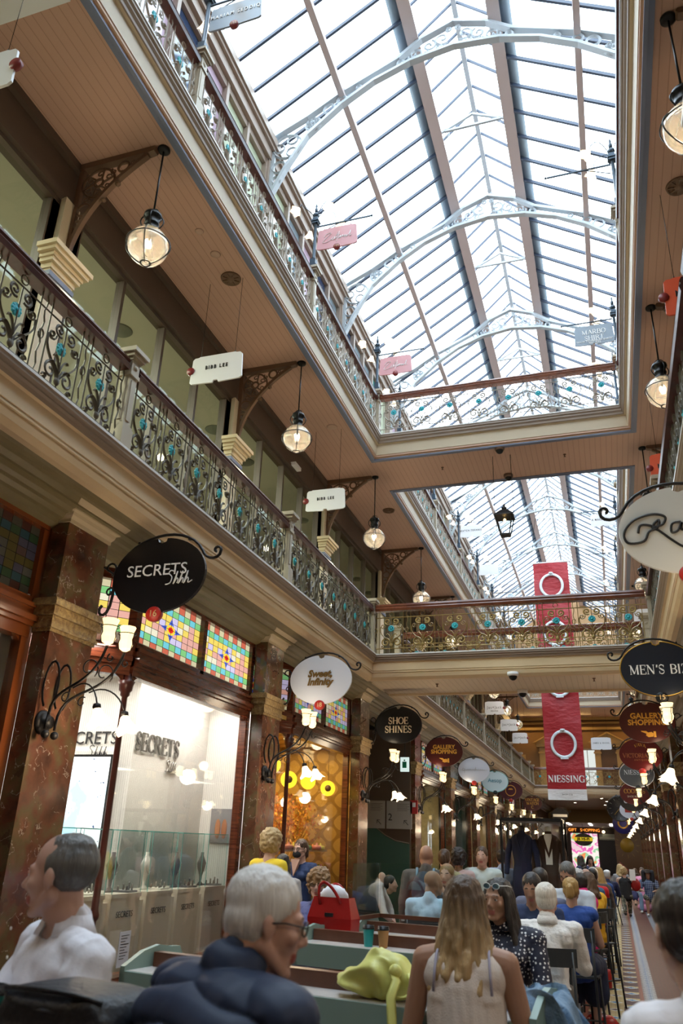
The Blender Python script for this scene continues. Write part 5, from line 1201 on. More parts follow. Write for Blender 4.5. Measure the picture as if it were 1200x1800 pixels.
# banner
def f_ban(nt, b):
    g = NG(nt); x, y, z = g.xyz()
    n = g.noise(4, 3, scl=(1, 1, 2)); nt.links.new(g.mix(g.m('LESS_THAN', z, .37), (.36, .010, .018), (.74, .74, .76)), b.inputs['Base Color']); g.bump(b, n, .5, .05)
t = thing('hanging_banner', 'long red banner with silver rings hanging in the far light well', 'banner', (-1.53, 30.8, 3.45))
b = MB(); NXX, NZ = 8, 36; fn_ = lambda x, z: .03*sin(z*3.1+x*4)+.015*sin(z*9)
vs = [(-.68+1.36*i/NXX, fn_(i/NXX, j*.25), 9.0*j/NZ) for j in range(NZ+1) for i in range(NXX+1)]
fs = [(j*(NXX+1)+i, j*(NXX+1)+i+1, (j+1)*(NXX+1)+i+1, (j+1)*(NXX+1)+i) for j in range(NZ) for i in range(NXX)]
b.add(vs, fs, 0, True); b.add([(x, y+.012, z) for x, y, z in vs], [f[::-1] for f in fs], 0, True); b.build('banner_cloth', nodes_mat('red_banner_cloth', f_ban, .45), t)
b = MB(); b.tube([(-.8, 0, 9.02), (.8, 0, 9.02)], .03, 8); b.build('top_rod', PLW, t)
b = MB()
for x in (-.75, .75): b.tube([(x, 0, 9.02), (x*.05, 0, 14.0)], .008, 4)
b.build('hanging_cord', BLACK, t)
serif('lettering', 'NIESSING', .225, WLET, t, (0, -.07, .72), tw=1.4); text('small_lettering', 'SHOP G18', .08, INK, t, (0, -.07, .18))
for z in (1.93, 4.15, 6.1, 8.03):
    b = MB(); b.tube([(.42*cos(q*pi/16), -.07, z+.46*sin(q*pi/16)) for q in range(32)], .055, 6, closed=True, flat=.5); b.lathe([(.02, 0), (.1, .06), (.08, .1), (.001, .11)], (0, -.08, z+.44), 8); b.box(-.14, .14, -.1, -.06, z-.53, z-.47)
    b.build('printed_ring', mat('silver_print', (.70, .78, .84), .35), t)
# hanging gas lantern over the bridge
t = thing('street_lantern', 'black four sided hanging lantern between the two bridges', 'lantern', (-1.55, 14.75, 7.48))
b = MB()
def frus(b_, z0, r0, z1, r1): b_.add([(x*r0, y*r0, z0) for x, y in ((-1, -1), (1, -1), (1, 1), (-1, 1))]+[(x*r1, y*r1, z1) for x, y in ((-1, -1), (1, -1), (1, 1), (-1, 1))], [(3, 2, 1, 0), (4, 5, 6, 7), (0, 1, 5, 4), (1, 2, 6, 5), (2, 3, 7, 6), (3, 0, 4, 7)])
for sx in (-1, 1):
    for sy in (-1, 1): b.beam((sx*.09, sy*.09, .05), (sx*.17, sy*.17, .45), .018, .018)
frus(b, .03, .10, .06, .10); frus(b, .43, .19, .46, .19); frus(b, .46, .18, .58, .07); b.lathe([(.07, .58), (.05, .62), (.06, .64), (.03, .66), (.015, .72), (.001, .74)], n=8)
b.build('lantern_frame', BLACKW, t)
b = MB(); frus(b, .06, .088, .43, .165); b.build('lantern_glass', GLASS, t)
MB().ell((0, 0, .36), (.03, .03, .05), n=8, m=6).build('lantern_bulb', emis('lantern_bulb_glow', (1, .6, .2), 5), t)
b = MB()
for x in (-.19, .19): b.tube([(x, 0, .46), (x*.95, 0, 1.83)], .006, 4)
b.build('hanging_rod', BLACK, t)
# fittings on the soffits
def dome(label, loc):
    t = thing('dome_camera', label, 'security camera', loc); MB().lathe([(.001, 0), (.10, 0), (.10, -.05), (.085, -.07), (.001, -.07)], n=20).build('camera_base', PLW if 'lower' in label else mat('brown_plastic', (.18, .11, .08), .5), t)
    b = MB(); b.ell((0, 0, -.07), (.075, .075, .075), n=16, m=8); b.build('camera_dome', BLACK, t)
dome('dome security camera under the near edge of the upper bridge', (-1.54, 14.38, 9.31)); dome('dome security camera under the far edge of the upper bridge', (-1.52, 15.7, 9.31))
dome('dome security camera under the near edge of the lower bridge', (-1.48, 14.1, 4.65)); dome('dome security camera under the far edge of the lower bridge', (-1.49, 15.8, 4.65))
for i, (x, y, c) in enumerate(((-4.61, 8.13, 'left beside the nearer white plaque'), (-4.57, 16.99, 'left beyond the upper bridge'), (1.46, 8.07, 'right near the first orange plaque'))):
    t = thing('ceiling_vent', 'carved dark wood ceiling rose on the %s' % c, 'ceiling rose', (x, y, 9.31)); b = MB(); b.lathe([(.001, -.03), (.05, -.03), (.06, -.015), (.12, -.015), (.14, -.03), (.15, 0), (.001, 0)], n=24)
    for q in range(8): b.beam((.05*cos(q*pi/4), .05*sin(q*pi/4), -.022), (.13*cos(q*pi/4), .13*sin(q*pi/4), -.022), .015, .015)
    b.build('rose_disc', BRACK, t)
for i, (x, y, r) in enumerate(((-4.6, 7.61, .075), (-4.61, 7.14, .06), (-4.59, 12.7, .11), (-4.6, 20.5, .11))):
    t = thing('ceiling_speaker', 'flat round pale fitting in the left upper soffit, %s along' % words(i), 'ceiling fitting', (x, y, 9.31), 0, 'round soffit fittings'); MB().lathe([(.001, -.012), (r*.8, -.012), (r, 0)], n=20).build('fitting_disc', mat('peach_plastic', (.5, .34, .26), .5), t)
for i, (x, y, z) in enumerate(((-2.84, 14.99, 9.31), (-.29, 15.01, 9.31), (-3.02, 14.96, 4.65), (-.12, 14.82, 4.65))):
    t = thing('sprinkler_head', 'tiny brass sprinkler head under the %s bridge, %s' % ('upper' if i < 2 else 'lower', 'left' if i % 2 == 0 else 'right'), 'sprinkler', (x, y, z)); MB().lathe([(.001, 0), (.03, 0), (.03, -.01), (.01, -.015), (.01, -.05), (.025, -.055), (.001, -.06)], n=8).build('sprinkler_body', BRACK, t)
t = thing('emergency_light', 'white wedge emergency light on the dark gallery beam', 'emergency light', (SX(-1, 3.96), 13.1, 8.75)); b = MB(); b.box(-.01, .12, -.16, .16, -.05, .02); b.build('light_body', PLW, t)
for k in (0, 1, 2):
    for s in ((-1,)):
        t = thing('loudspeaker_box', 'small white loudspeaker on the %s roof truss foot, left side' % words(k+1), 'loudspeaker', (SX(s, 3.42), 9.9+BAY*k, 12.55)); b = MB(); b.box(-.09, .09, -.08, .08, -.14, .14); b.box(-.30, -.09, -.02, .02, -.02, .02); b.build('speaker_box', PLW, t)
for k in range(-1, 5):
    for q in (1.2, 2.6):
        t = thing('ceiling_speaker', 'round grey disc in the pale ceiling behind the gallery glass', 'ceiling fitting', (SX(-1, 5.0), bayy(k)+q, 8.95), 0, 'ceiling discs inside gallery rooms'); MB().lathe([(.001, -.02), (.17, -.02), (.19, 0)], n=20).build('fitting_disc', mat('grey_disc', (.16, .18, .15), .6), t)
# confectionery window contents
YEL = emis('yellow_disc_glow', (1, .62, .03), 2.2)
for i, (x, y, z) in enumerate(((-5.25, 12.0, 2.75), (-5.2, 13.0, 2.72), (-5.3, 14.2, 2.78), (-5.1, 14.75, 2.70), (-5.0, 11.75, 2.85))):
    t = thing('pendant_disc_lamp', 'glowing yellow disc lamp in the confectionery window, %s along' % words(i), 'hanging lamp', (x, y, z), radians(25), 'yellow disc lamps'); b = MB(); b.lathe([(.001, -.02), (.12, -.02), (.14, 0), (.12, .02), (.001, .02)], n=20, axis='y'); b.build('disc', YEL, t)
    if i in (1, 3): MB().lathe([(.001, -.03), (.06, -.03), (.06, -.02)], n=14, axis='y').build('dark_centre', BRACK, t)
    MB().tube([(0, 0, .13), (0, 0, 3.48-z)], .004, 4).build('cord', BLACK, t)
rnd = random.Random(3)
def scatter_leaves(b, n, c, r, sz, rnd, mi=1):
    for q in range(n):
        p = V([max(-1.8, min(1.8, rnd.gauss(0, 1))) for _ in range(3)]); p = V((c[0]+p.x*r[0], c[1]+p.y*r[1], c[2]+p.z*r[2])); e = Euler((rnd.random()*6, rnd.random()*6, rnd.random()*6)).to_matrix(); u = e @ V((sz, 0, 0)); v = e @ V((0, sz*.5, 0))
        b.add([p-u, p-v, p+u, p+v], [(0, 1, 2, 3)], rnd.choice([0, 1, 2]) if mi else 0)
t = thing('ornamental_tree', 'branching orange leaved display tree in the confectionery window', 'display tree', (-5.60, 14.0, 0)); b = MB(); b.tube([(0, 0, 0), (.02, .03, 1.0), (-.05, 0, 1.7)], [.04, .035, .02], 6)
for q in range(9): an = q*.7; b.tube(bez((0, 0, 1.2+.06*q), (.1*cos(an), .2*sin(an), 1.5+.06*q), (.25*cos(an), .5*sin(an), 1.7+.05*q), (.35*cos(an), .8*sin(an), 1.9+.07*(q % 4)), 6), .010, 4)
b.build('trunk', GOLD, t); b = MB(); scatter_leaves(b, 900, (0, 0, 2.1), (.2, .55, .22), .035, rnd); b.build('foliage', [mat('orange_leaf', (.65, .22, .02), .5), mat('amber_leaf', (.8, .42, .05), .5), mat('rust_leaf', (.4, .1, .02), .5)], t)
t = thing('display_shelving', 'stepped timber display shelves of cakes and bottles in the confectionery window', 'shelving', (-5.15, 13.2, 0)); SHW = mat('gold_shelf', (.45, .30, .12), .4)
for i, (z, w) in enumerate(((.85, .5), (1.25, .36), (1.6, .26))): MB().box(-w/2-.1, w/2-.1, -1.6, 1.7, z, z+.03).build('shelf', SHW, t)
MB().box(-.42, .18, -1.6, 1.7, 0, .82).build('shelf_base', mat('shelf_base_paint', (.42, .38, .28), .5), t)
BC = [mat('green_bottle', (.03, .22, .04), .1), mat('amber_bottle', (.5, .25, .04), .1), mat('yellow_bottle', (.6, .5, .08), .1), mat('pink_jar', (.6, .2, .2), .3)]
bo = MB(); bo.lathe([(.03, 0), (.032, .12), (.012, .17), (.012, .23), (.015, .235)], n=8); cake = MB(); cake.lathe([(.08, 0), (.085, .05), (.07, .07), (.02, .08), (.015, .11), (.001, .12)], n=12)
i = 0
for z, n, kind in ((.88, 20, 'b'), (1.28, 11, 'c'), (1.63, 9, 'c')):
    for q in range(n):
        m = BC[(q*7+i) % 4]; o = (bo if kind == 'b' else cake).build('bottle' if kind == 'b' else 'iced_cake', m, None, (-5.1+.05*(q % 2), 11.75+3.05*q/n, z))
        if kind == 'b': tag(o, 'small %s bottle on the lowest confectionery shelf' % ['green', 'amber', 'yellow', 'pink'][(q*7+i) % 4], 'bottle', 'bottles on the confectionery shelf %s' % ['green', 'amber', 'yellow', 'pink'][(q*7+i) % 4])
        else: tag(o, '%s iced cake on the %s confectionery shelf' % (['green', 'amber', 'yellow', 'pink'][(q*7+i) % 4], 'middle' if z < 1.5 else 'top'), 'cake', 'cakes on the confectionery shelves')
    i += 1
t = thing('cream_bookcase', 'cream shelf unit with boxes at the left of the confectionery window', 'shelving', (-5.75, 13.05, 0), radians(-62)); b = MB()
for x in (-.35, .35): b.box(x-.02, x+.02, -.15, .15, 0, 1.95)
for z in (.4, .8, 1.2, 1.55, 1.93): b.box(-.35, .35, -.15, .15, z, z+.03)
b.build('shelf_frame', mat('cream_shelf', (.6, .52, .36), .5), t)
for i, (x, z, m, w_, h_) in enumerate(((-.15, 1.23, PALE, .12, .16), (.1, 1.23, mat('orange_box', (.6, .2, .05), .5), .14, .14), (-.05, 1.96, mat('coral_box', (.7, .25, .15), .5), .5, .09))):
    c, s_ = cos(radians(-62)), sin(radians(-62)); o = MB().box(-w_/2, w_/2, -.07, .07, 0, h_).build('gift_box', m, None, (-5.75+x*c, 13.05+x*s_, z), (0, 0, radians(-62))); tag(o, ['small white', 'small orange', 'long coral'][i]+' box on the cream shelf unit in the confectionery window', 'box')
# ---------------------------------------------------------------- cafe counters, chairs, showcase
SAGE = mat('sage_green_paint', (.21, .31, .28), .45); WMARB = mat('pale_marble_top', (.62, .58, .55), .25, var=(8, .5, (.48, .44, .42)))
TIM = mat('brown_timber_board', (.12, .045, .025), .35, var=(12, .6, (.07, .025, .014)))
def counter(label, L, loc, rz, panels=((.0, .0),), posts=(), back=True):
    """high cafe counter; local x along, front at y=-.24"""
    t = thing('cafe_counter', label, 'cafe counter', loc, rz)
    MB().box(.03, L-.03, -.23, .23, 1.075, 1.10).build('marble_top', WMARB, t)
    MB().box(.04, L-.04, -.03, .03, 1.10, 1.17).build('divider_board', TIM, t)
    b = MB(); b.box(.0, L, -.245, -.225, .96, 1.098); b.box(.0, L, .225, .245, .96, 1.098); b.build('apron', SAGE, t)
    for x, nm in ((0, 'end_panel'), (L-.03, 'end_panel')):
        b = MB(); b.prism([(-.245, .96), (.245, .96), (.245, 1.13), (.21, 1.18), (.12, 1.185), (.03, 1.20), (-.10, 1.18), (-.245, 1.12)], x, x+.03, lambda p, q, w_: (w_, p, q)); b.build(nm, SAGE, t)
    for x0, x1 in panels:
        b = MB(); b.box(x0, x1, -.2, -.17, .04, .97); b.box(x0, x1, .17, .2, .04, .97); n = max(1, int((x1-x0)/.14))
        for q in range(n+1): b.box(x0+(x1-x0)*q/n-.003, x0+(x1-x0)*q/n+.003, -.204, -.2, .04, .95)
        b.box(x0, x0+.03, -.2, .2, .0, .97); b.box(x1-.03, x1, -.2, .2, .0, .97); b.build('boarded_cupboard', SAGE, t)
    for x in posts: MB().lathe([(.18, 0), (.18, .015), (.05, .03), (.05, .95), (.09, .97)], (x, 0, 0), 14).build('pedestal', BLACK, t)
    return t
A = -.157
counter('long sage green cafe counter with brown board nearest the camera', 2.19, (-2.50, 4.36, 0), A, panels=((1.30, 2.1),), posts=(.5, 1.0))
counter('second sage green cafe counter with marble top, holding the cups', 1.62, (-2.20, 6.10, 0), A, panels=((.75, 1.65),), posts=(.4,))
counter('third cafe counter with glass screen beyond the cups', 1.05, (-2.05, 6.98, 0), A, panels=((.5, 1.0),), posts=(.3,))
c4 = counter('sage green cafe counter under the black bag, at the bottom edge', 1.55, (-2.75, 2.42, 0), A, panels=((.1, 1.45),)); c4.scale = (1, 1, 1.1)
t = thing('red_placard', 'dark red placard with gold lettering below the near cafe counter', 'placard', (-2.44, 4.16, .85), A); MB().box(0, .36, -.01, .01, -.11, .08).build('board', mat('placard_red', (.25, .01, .01), .4), t); text('lettering', 'SEC', .07, GLET, t, (.2, -.012, 0))
t = thing('glass_screen', 'low glass screen with brown timber rim on the third counter', 'glass screen', (-2.02, 6.96, 1.185), A); b = MB()
for (x0, x1, y0, y1) in ((0, 1.1, .2, .225), (0, .025, -.3, .225)): b.box(x0, x1, y0, y1, 0, .03)
b.build('timber_rim', TIM, t); b = MB(); b.box(0.02, 1.1, .205, .215, .03, .42); b.box(.005, .015, -.3, .21, .03, .42); b.build('screen_pane', glassy('screen_glass', (.90, .97, .94), .15), t)
def cup(label, loc, m):
    t = thing('takeaway_cup', label, 'cup', loc); MB().lathe([(.027, 0), (.029, .004), (.038, .105), (.040, .11)], n=24).build('cup_body', m, t)
    MB().lathe([(.042, .108), (.043, .116), (.040, .118), (.038, .132), (.034, .133), (.033, .128), (.001, .128)], n=24).build('cup_lid', BLACK, t)
cup('turquoise takeaway cup with black lid on the second counter', (-1.70, 5.90, 1.10), mat('turquoise_card', (.01, .33, .33), .45))
cup('kraft brown takeaway cup with black lid beside the turquoise one', (-1.59, 5.885, 1.10), mat('kraft_card', (.42, .22, .07), .55))
cup('dark green takeaway cup with black lid at the bottom left corner', (-1.745, 2.17, 1.21), mat('deep_green_card', (.01, .11, .10), .4))
t = thing('phone', 'small pink phone lying on the right end of the second counter', 'phone', (-.66, 5.66, 1.1), .2); MB().box(-.04, .04, -.07, .07, 0, .009).build('phone_body', mat('pink_case', (.7, .12, .2), .4), t)
t = thing('menu_sheet', 'white menu sheet lying on a far cafe table', 'paper', (-1.95, 9.5, 1.03)); MB().box(-.3, .3, -.2, .2, 0, .003).build('sheet', PALE, t)
# bar stools under the seated people
def stool():
    t = thing('bar_stool', 'x', 'bar stool'); b = MB(); b.lathe([(.001, .74), (.16, .74), (.17, .76), (.16, .78), (.001, .785)], n=20); k1 = b.build('seat', TIM, t); ks = [k1]
    for sx in (-1, 1):
        for sy in (-1, 1): b = MB(); b.tube([(sx*.11, sy*.11, .74), (sx*.2, sy*.2, 0)], .011, 6); ks.append(b.build('leg', BLACK, t))
    b = MB(); b.tube([(.17*cos(q*pi/8+pi/4), .17*sin(q*pi/8+pi/4), .28) for q in range(16)], .008, 5, closed=True); ks.append(b.build('foot_ring', BLACK, t)); KIDS['bar_stool'] = ks; return t
st0 = stool()
def cafe_chair(H=.24):
    t = thing('cafe_chair', 'x', 'chair'); ks = []         # faces +y ; backrest at -y
    DG = mat('charcoal_chair_metal', (.04, .045, .05), .4, .4)
    b = MB(); b.box(-.20, .20, -.19, .20, .445+H, .465+H); ks.append(b.build('seat', DG, t))
    b = MB(); n = 8; o = [(-.20+.40*i/n, -.20-.035*sin(pi*i/n)) for i in range(n+1)]
    b.prism(o+[(x, y+.014) for x, y in o[::-1]], (.74+H), .86+H, lambda p, q, w_: (p, q, w_)); ks.append(b.build('backrest', DG, t))
    for sx in (-1, 1):
        b = MB(); b.tube([(sx*.17, -.2, .84+H), (sx*.175, -.19, .46+H), (sx*.2, -.24, 0)], .012, 6); ks.append(b.build('leg', DG, t))
        b = MB(); b.tube([(sx*.175, .17, .46+H), (sx*.2, .22, 0)], .012, 6); ks.append(b.build('leg', DG, t))
    b = MB(); b.tube([(-.19, .2, .3), (.19, .2, .3)], .009, 5); b.tube([(-.19, -.215, .3), (.19, -.215, .3)], .009, 5); ks.append(b.build('foot_rail', DG, t))
    KIDS['cafe_chair'] = ks; return t
ch0 = cafe_chair(); ch_used = False
def chair(x, y, rz, lb, grp=None):
    global ch_used
    if not ch_used: ch0.location = (x, y, 0); ch0.rotation_euler = (0, 0, rz); ch0['label'] = lb; ch_used = True
    else: dup(ch0, (x, y, 0), rz, lb)
def bentwood():
    t = thing('bentwood_chair', 'x', 'chair'); ks = []; BW = mat('black_bentwood', (.012, .010, .010), .25, coat=.3)
    b = MB(); b.lathe([(.001, .44), (.19, .44), (.205, .455), (.19, .47), (.001, .465)], n=20); ks.append(b.build('seat', BW, t))
    b = MB(); b.tube([(-.19, -.12, .45), (-.185, -.18, .62), (-.14, -.23, .84), (0, -.25, .90), (.14, -.23, .84), (.185, -.18, .62), (.19, -.12, .45)], .014, 6); b.tube([(-.10, -.16, .46), (-.10, -.2, .66), (0, -.225, .78), (.10, -.2, .66), (.10, -.16, .46)], .010, 6); ks.append(b.build('back_hoops', BW, t))
    for sx, sy in ((-1, -1), (1, -1), (-1, 1), (1, 1)): b = MB(); b.tube([(sx*.13, sy*.13, .45), (sx*.19, sy*.20, 0)], [.016, .011], 6); ks.append(b.build('leg', BW, t))
    b = MB(); b.tube([(.14*cos(q*pi/8), .14*sin(q*pi/8), .26) for q in range(16)], .008, 5, closed=True); ks.append(b.build('leg_ring', BW, t)); KIDS['bentwood_chair'] = ks; return t
bw = bentwood()
for i, (x, y) in enumerate(((-.52, 16.6), (-.50, 18.0), (-.47, 19.6), (-.47, 21.4), (-.30, 24.5))):
    lb = 'black bentwood chair along the aisle, %s from the camera' % words(i)
    if i == 0: bw.location = (x, y, 0); bw.rotation_euler = (0, 0, 1.57); bw['label'] = lb; bw['group'] = 'black bentwood chairs'
    else: dup(bw, (x, y, 0), 1.45+.1*i, lb)
def table(label, x, y, w, d, h=1.03):
    t = thing('cafe_table', label, 'table', (x, y, 0)); MB().box(-w/2, w/2, -d/2, d/2, h-.03, h).build('tabletop', mat('grey_tabletop', (.28, .27, .26), .35), t)
    for sx in (-1, 1):
        for sy in (-1, 1): MB().tube([(sx*(w/2-.06), sy*(d/2-.06), h-.03), (sx*(w/2-.05), sy*(d/2-.05), 0)], .014, 6).build('leg', BLACK, t)
table('high grey cafe table before the white shirted man', -.66, 7.40, .56, .42); table('high grey cafe table beyond the bald man in pale blue', -1.95, 9.5, .7, .5)
table('high grey table beyond the royal blue dress', -.62, 9.30, .6, .42)
for i, (x, y) in enumerate(((-.95, 11.6), (-.95, 13.1))): table('long high grey cafe table left of the row of diners, %s' % ['nearer', 'farther'][i], x, y, .4, 1.2)
# coat showcase
t = thing('glass_showcase', 'tall black framed glass showcase of tailored coats', 'showcase', (-1.26, 13.9, 0)); W_, D_ = .47, .42
b = MB(); b.box(-W_, W_, -D_, D_, 0, .80); b.build('plinth', mat('showcase_plinth', (.03, .025, .025), .4), t)
b = MB()
for sx in (-1, 1):
    for sy in (-1, 1): b.box(sx*W_-.018, sx*W_+.018, sy*D_-.018, sy*D_+.018, .8, 2.2)
b.box(-W_, W_, -D_-.02, D_+.02, 2.17, 2.22); b.build('black_frame', BLACK, t)
b = MB()
for (x0, x1, y0, y1) in ((-W_, W_, -D_, -D_+.006), (-W_, W_, D_-.006, D_), (-W_, -W_+.006, -D_, D_), (W_-.006, W_, -D_, D_)): b.box(x0, x1, y0, y1, .82, 2.17)
b.build('glass_pane', GLASS, t)
def coat(label, loc, m, flare, sleeves, shirt=False):
    t = thing('coat_mannequin', label, 'mannequin', loc); b = MB()
    pr = [(.05, 1.24, .05), (.06, 1.20, .055), (.14, 1.16, .08), (.185, 1.10, .10), (.17, .98, .11), (.145, .84, .10), (.135, .76, .095), (.16, .62, .12), (flare*.75, .35, flare*.6), (flare, .02, flare*.75)]
    n = 24; vs = []
    for i, (rx, z, ry) in enumerate(pr):
        for k in range(n): a = 2*pi*k/n; f = 1+(.07*sin(a*6) if i > 7 else 0); vs.append((rx*cos(a)*f, ry*sin(a)*f, z))
    b.add(vs, [(i*n+k, i*n+(k+1) % n, (i+1)*n+(k+1) % n, (i+1)*n+k) for i in range(len(pr)-1) for k in range(n)]+[tuple((len(pr)-1)*n+k for k in range(n))], 0, True)
    for s in (-1, 1): b.tube([(s*.16, 0, 1.10), (s*.22, -.01, .92), (s*.24, -.04, .75), (s*(.25), -.10, .60)], [.055, .05, .042, .038], 10)
    b.build('coat', m, t)
    b = MB(); b.lathe([(.05, 1.2), (.045, 1.27), (.05, 1.30), (.001, 1.32)], n=12); b.build('neck_cap', PALE if shirt else GRY, t)
    if shirt: MB().prism([(-.05, .75), (.05, .75), (.06, 1.2), (-.06, 1.2)], -.125, -.105, lambda p, q, w_: (p, w_, q)).build('shirt_front', PALE, t)
    b = MB(); b.prism([(-.07, 1.18), (0, .92), (.07, 1.18), (.10, 1.1), (0, .84), (-.10, 1.1)], -.13, -.11, lambda p, q, w_: (p, w_, q)); b.build('lapels', m, t)
coat('navy belted full skirted coat on a mannequin in the showcase', (-1.46, 13.9, .80), mat('navy_wool', (.010, .016, .06), .8), .235, True)
coat('dark brown long coat over white shirt in the showcase', (-1.04, 13.95, .80), mat('brown_wool', (.045, .018, .008), .8), .20, True, True)
# bags
def blob_mesh(name, m, parent, fn, nu=40, nv=24, smooth=True):
    b = MB(); vs = [fn(i/nu, j/nv) for j in range(nv+1) for i in range(nu)]
    fs = [(j*nu+i, j*nu+(i+1) % nu, (j+1)*nu+(i+1) % nu, (j+1)*nu+i) for j in range(nv) for i in range(nu)]
    b.add(vs, fs, 0, smooth); return b.build(name, m, parent)
def noise3(p, s): return noise.noise(V(p)*s)
t = thing('yellow_bag', 'pale yellow leather slouch bag on the near cafe counter', 'bag', (-1.10, 4.02, 1.10), A)
def yb(u, v):
    a = 2*pi*u; ph = pi*v; x = .21*sin(ph)*cos(a); y = .11*sin(ph)*sin(a); z = .085-.085*cos(ph)
    if z > .09: z = .09+(z-.09)*(1.0+.5*math.exp(-((x-.02)/.09)**2)); 
    x *= 1-.35*max(0, z-.1)/.15; z = max(z, .0)
    f = 1+.16*noise3((x, y, z), 9)+.10*noise3((x, y, z), 20); w_ = .018*sin(x*45+z*30+5*noise3((x, y, z), 6)); z2 = z*(1-.25*max(0, -x/.185))
    return (x*f+w_*.4, y*f-w_, z2*f)
YL = mat('pale_yellow_leather', (.60, .60, .17), .45, bump=(30, .15)); blob_mesh('bag_body', YL, t, yb, 64, 36)
b = MB(); b.tube([(.10, -.09, .13), (.14, -.13, .10), (.13, -.17, .04), (.15, -.20, -.06), (.17, -.21, -.16)], [.018, .02, .022, .022, .02], 6, flat=.25); b.ell((.12, -.10, .13), (.03, .025, .03)); b.tube(bez((.17, -.07, .12), (.22, -.1, .06), (.2, -.12, .03), (.13, -.12, .03), 8), .009, 6); b.build('bag_strap', YL, t)
t = thing('red_tote_bag', 'glossy red leather tote with black label standing on the second counter', 'bag', (-2.10, 6.32, 1.10), A)
RL = mat('red_leather', (.33, .012, .012), .25, bump=(20, .1)); b = MB(); o0 = [(-.18, -.07), (.18, -.07), (.18, .07), (-.18, .07)]; o1 = [(-.15, -.05), (.15, -.05), (.15, .05), (-.15, .05)]
b.add([(x, y, 0) for x, y in o0]+[(x*1.03, y*1.1, .13) for x, y in o0]+[(x, y, .27) for x, y in o1], [(3, 2, 1, 0)]+[(i, (i+1) % 4, 4+(i+1) % 4, 4+i) for i in range(4)]+[(4+i, 4+(i+1) % 4, 8+(i+1) % 4, 8+i) for i in range(4)]); b.build('bag_body', RL, t)
MB().tube(bez((-.09, -.06, .22), (-.13, -.09, .44), (.0, -.07, .40), (.09, -.06, .23), 12), .012, 8, flat=.6).build('handle', RL, t); MB().tube(bez((-.09, .06, .22), (-.1, .05, .40), (.05, .05, .40), (.09, .06, .23), 12), .012, 8, flat=.6).build('handle', RL, t)
MB().box(-.035, .035, -.082, -.076, .14, .165).build('label_patch', INK, t)
blob_mesh('tissue', mat('white_tissue', (.75, .78, .85), .6), t, lambda u, v: (.12*sin(pi*v)*cos(2*pi*u)*(1+.2*noise3((u*3, v*3, 0), 2)), .045*sin(pi*v)*sin(2*pi*u), .27+.08*-cos(pi*v)+.02*noise3((u*6, v*6, 1), 2)), 24, 12)
t = thing('black_backpack', 'flat black backpack on the counter in front of the white shirted man', 'bag', (-1.40, 2.09, 1.21), A); BN = mat('black_nylon', (.012, .014, .02), .5, bump=(60, .3))
def bp(u, v):
    a = 2*pi*u; ph = pi*v; c = lambda t_: math.copysign(abs(t_)**.35, t_); return (.20*c(sin(ph)*cos(a))*min(1, sin(ph)*3), .12*c(sin(a))*min(1, sin(ph)*3)+.012*noise3((u*5, v*5, 0), 1.5), .085-.085*cos(ph)+.015*noise3((u*6, v*4, 2), 1.4)*sin(ph))
blob_mesh('bag_body', BN, t, bp, 48, 20); b = MB(); b.tube(bez((-.16, -.10, .15), (-.20, -.16, .17), (.1, -.16, .19), (.16, -.09, .15), 10), .012, 6, flat=.5); b.tube([(-.19, -.08, .11), (0, -.125, .125), (.19, -.08, .11)], .005, 4); b.build('zip_and_strap', BN, t)
t = thing('denim_jacket', 'light blue denim jacket draped over the counter end', 'jacket', (-.30, 4.05, 1.02), A); DEN = mat('washed_denim', (.13, .22, .34), .8, var=(30, .5, (.20, .30, .42)), bump=(80, .4))
def dj(u, v):
    a = 2*pi*u; ph = pi*v; x = .20*sin(ph)*cos(a); y = .14*sin(ph)*sin(a); z = .12-.19*cos(ph)
    drop = max(0, x)*1.6; z2 = min(z, .16)-drop; f = .022*sin(x*70+y*25+7*noise3((x, y, z), 5)); return (x*1.25+f*.5, y-f, z2+.03*noise3((x, y, z), 11)+f*.6)
blob_mesh('draped_cloth', DEN, t, dj, 72, 40)
t = thing('red_handbag', 'dark red handbag with red strap on the tiled floor under a chair', 'bag', (-.30, 9.3, 0)); blob_mesh('bag_body', RL, t, lambda u, v: (.17*sin(pi*v)**.5*cos(2*pi*u), .09*sin(pi*v)**.5*sin(2*pi*u), .15-.15*cos(pi*v)), 24, 14); MB().tube(bez((-.1, -.05, .26), (.1, -.3, .2), (.3, -.4, .03), (.34, -.1, .02), 10)+bez((.34, -.1, .02), (.3, .05, .05), (.2, .05, .2), (.1, .04, .27), 6), .009, 5).build('strap', RL, t)
t = thing('drink_bottle', 'red drink bottle standing on the tiles beside the chairs', 'bottle', (-.28, 13.2, 0)); MB().lathe([(.035, 0), (.038, .18), (.03, .2), (.03, .24), (.001, .245)], n=12).build('bottle_body', DISCR, t)
t = thing('litter_bin', 'black square bin against the right wall', 'bin', (.98, 23.5, 0)); b = MB(); b.box(-.16, .16, -.2, .2, 0, .78); b.box(-.17, .17, -.21, .21, .78, .84); b.build('bin_body', BLACK, t)
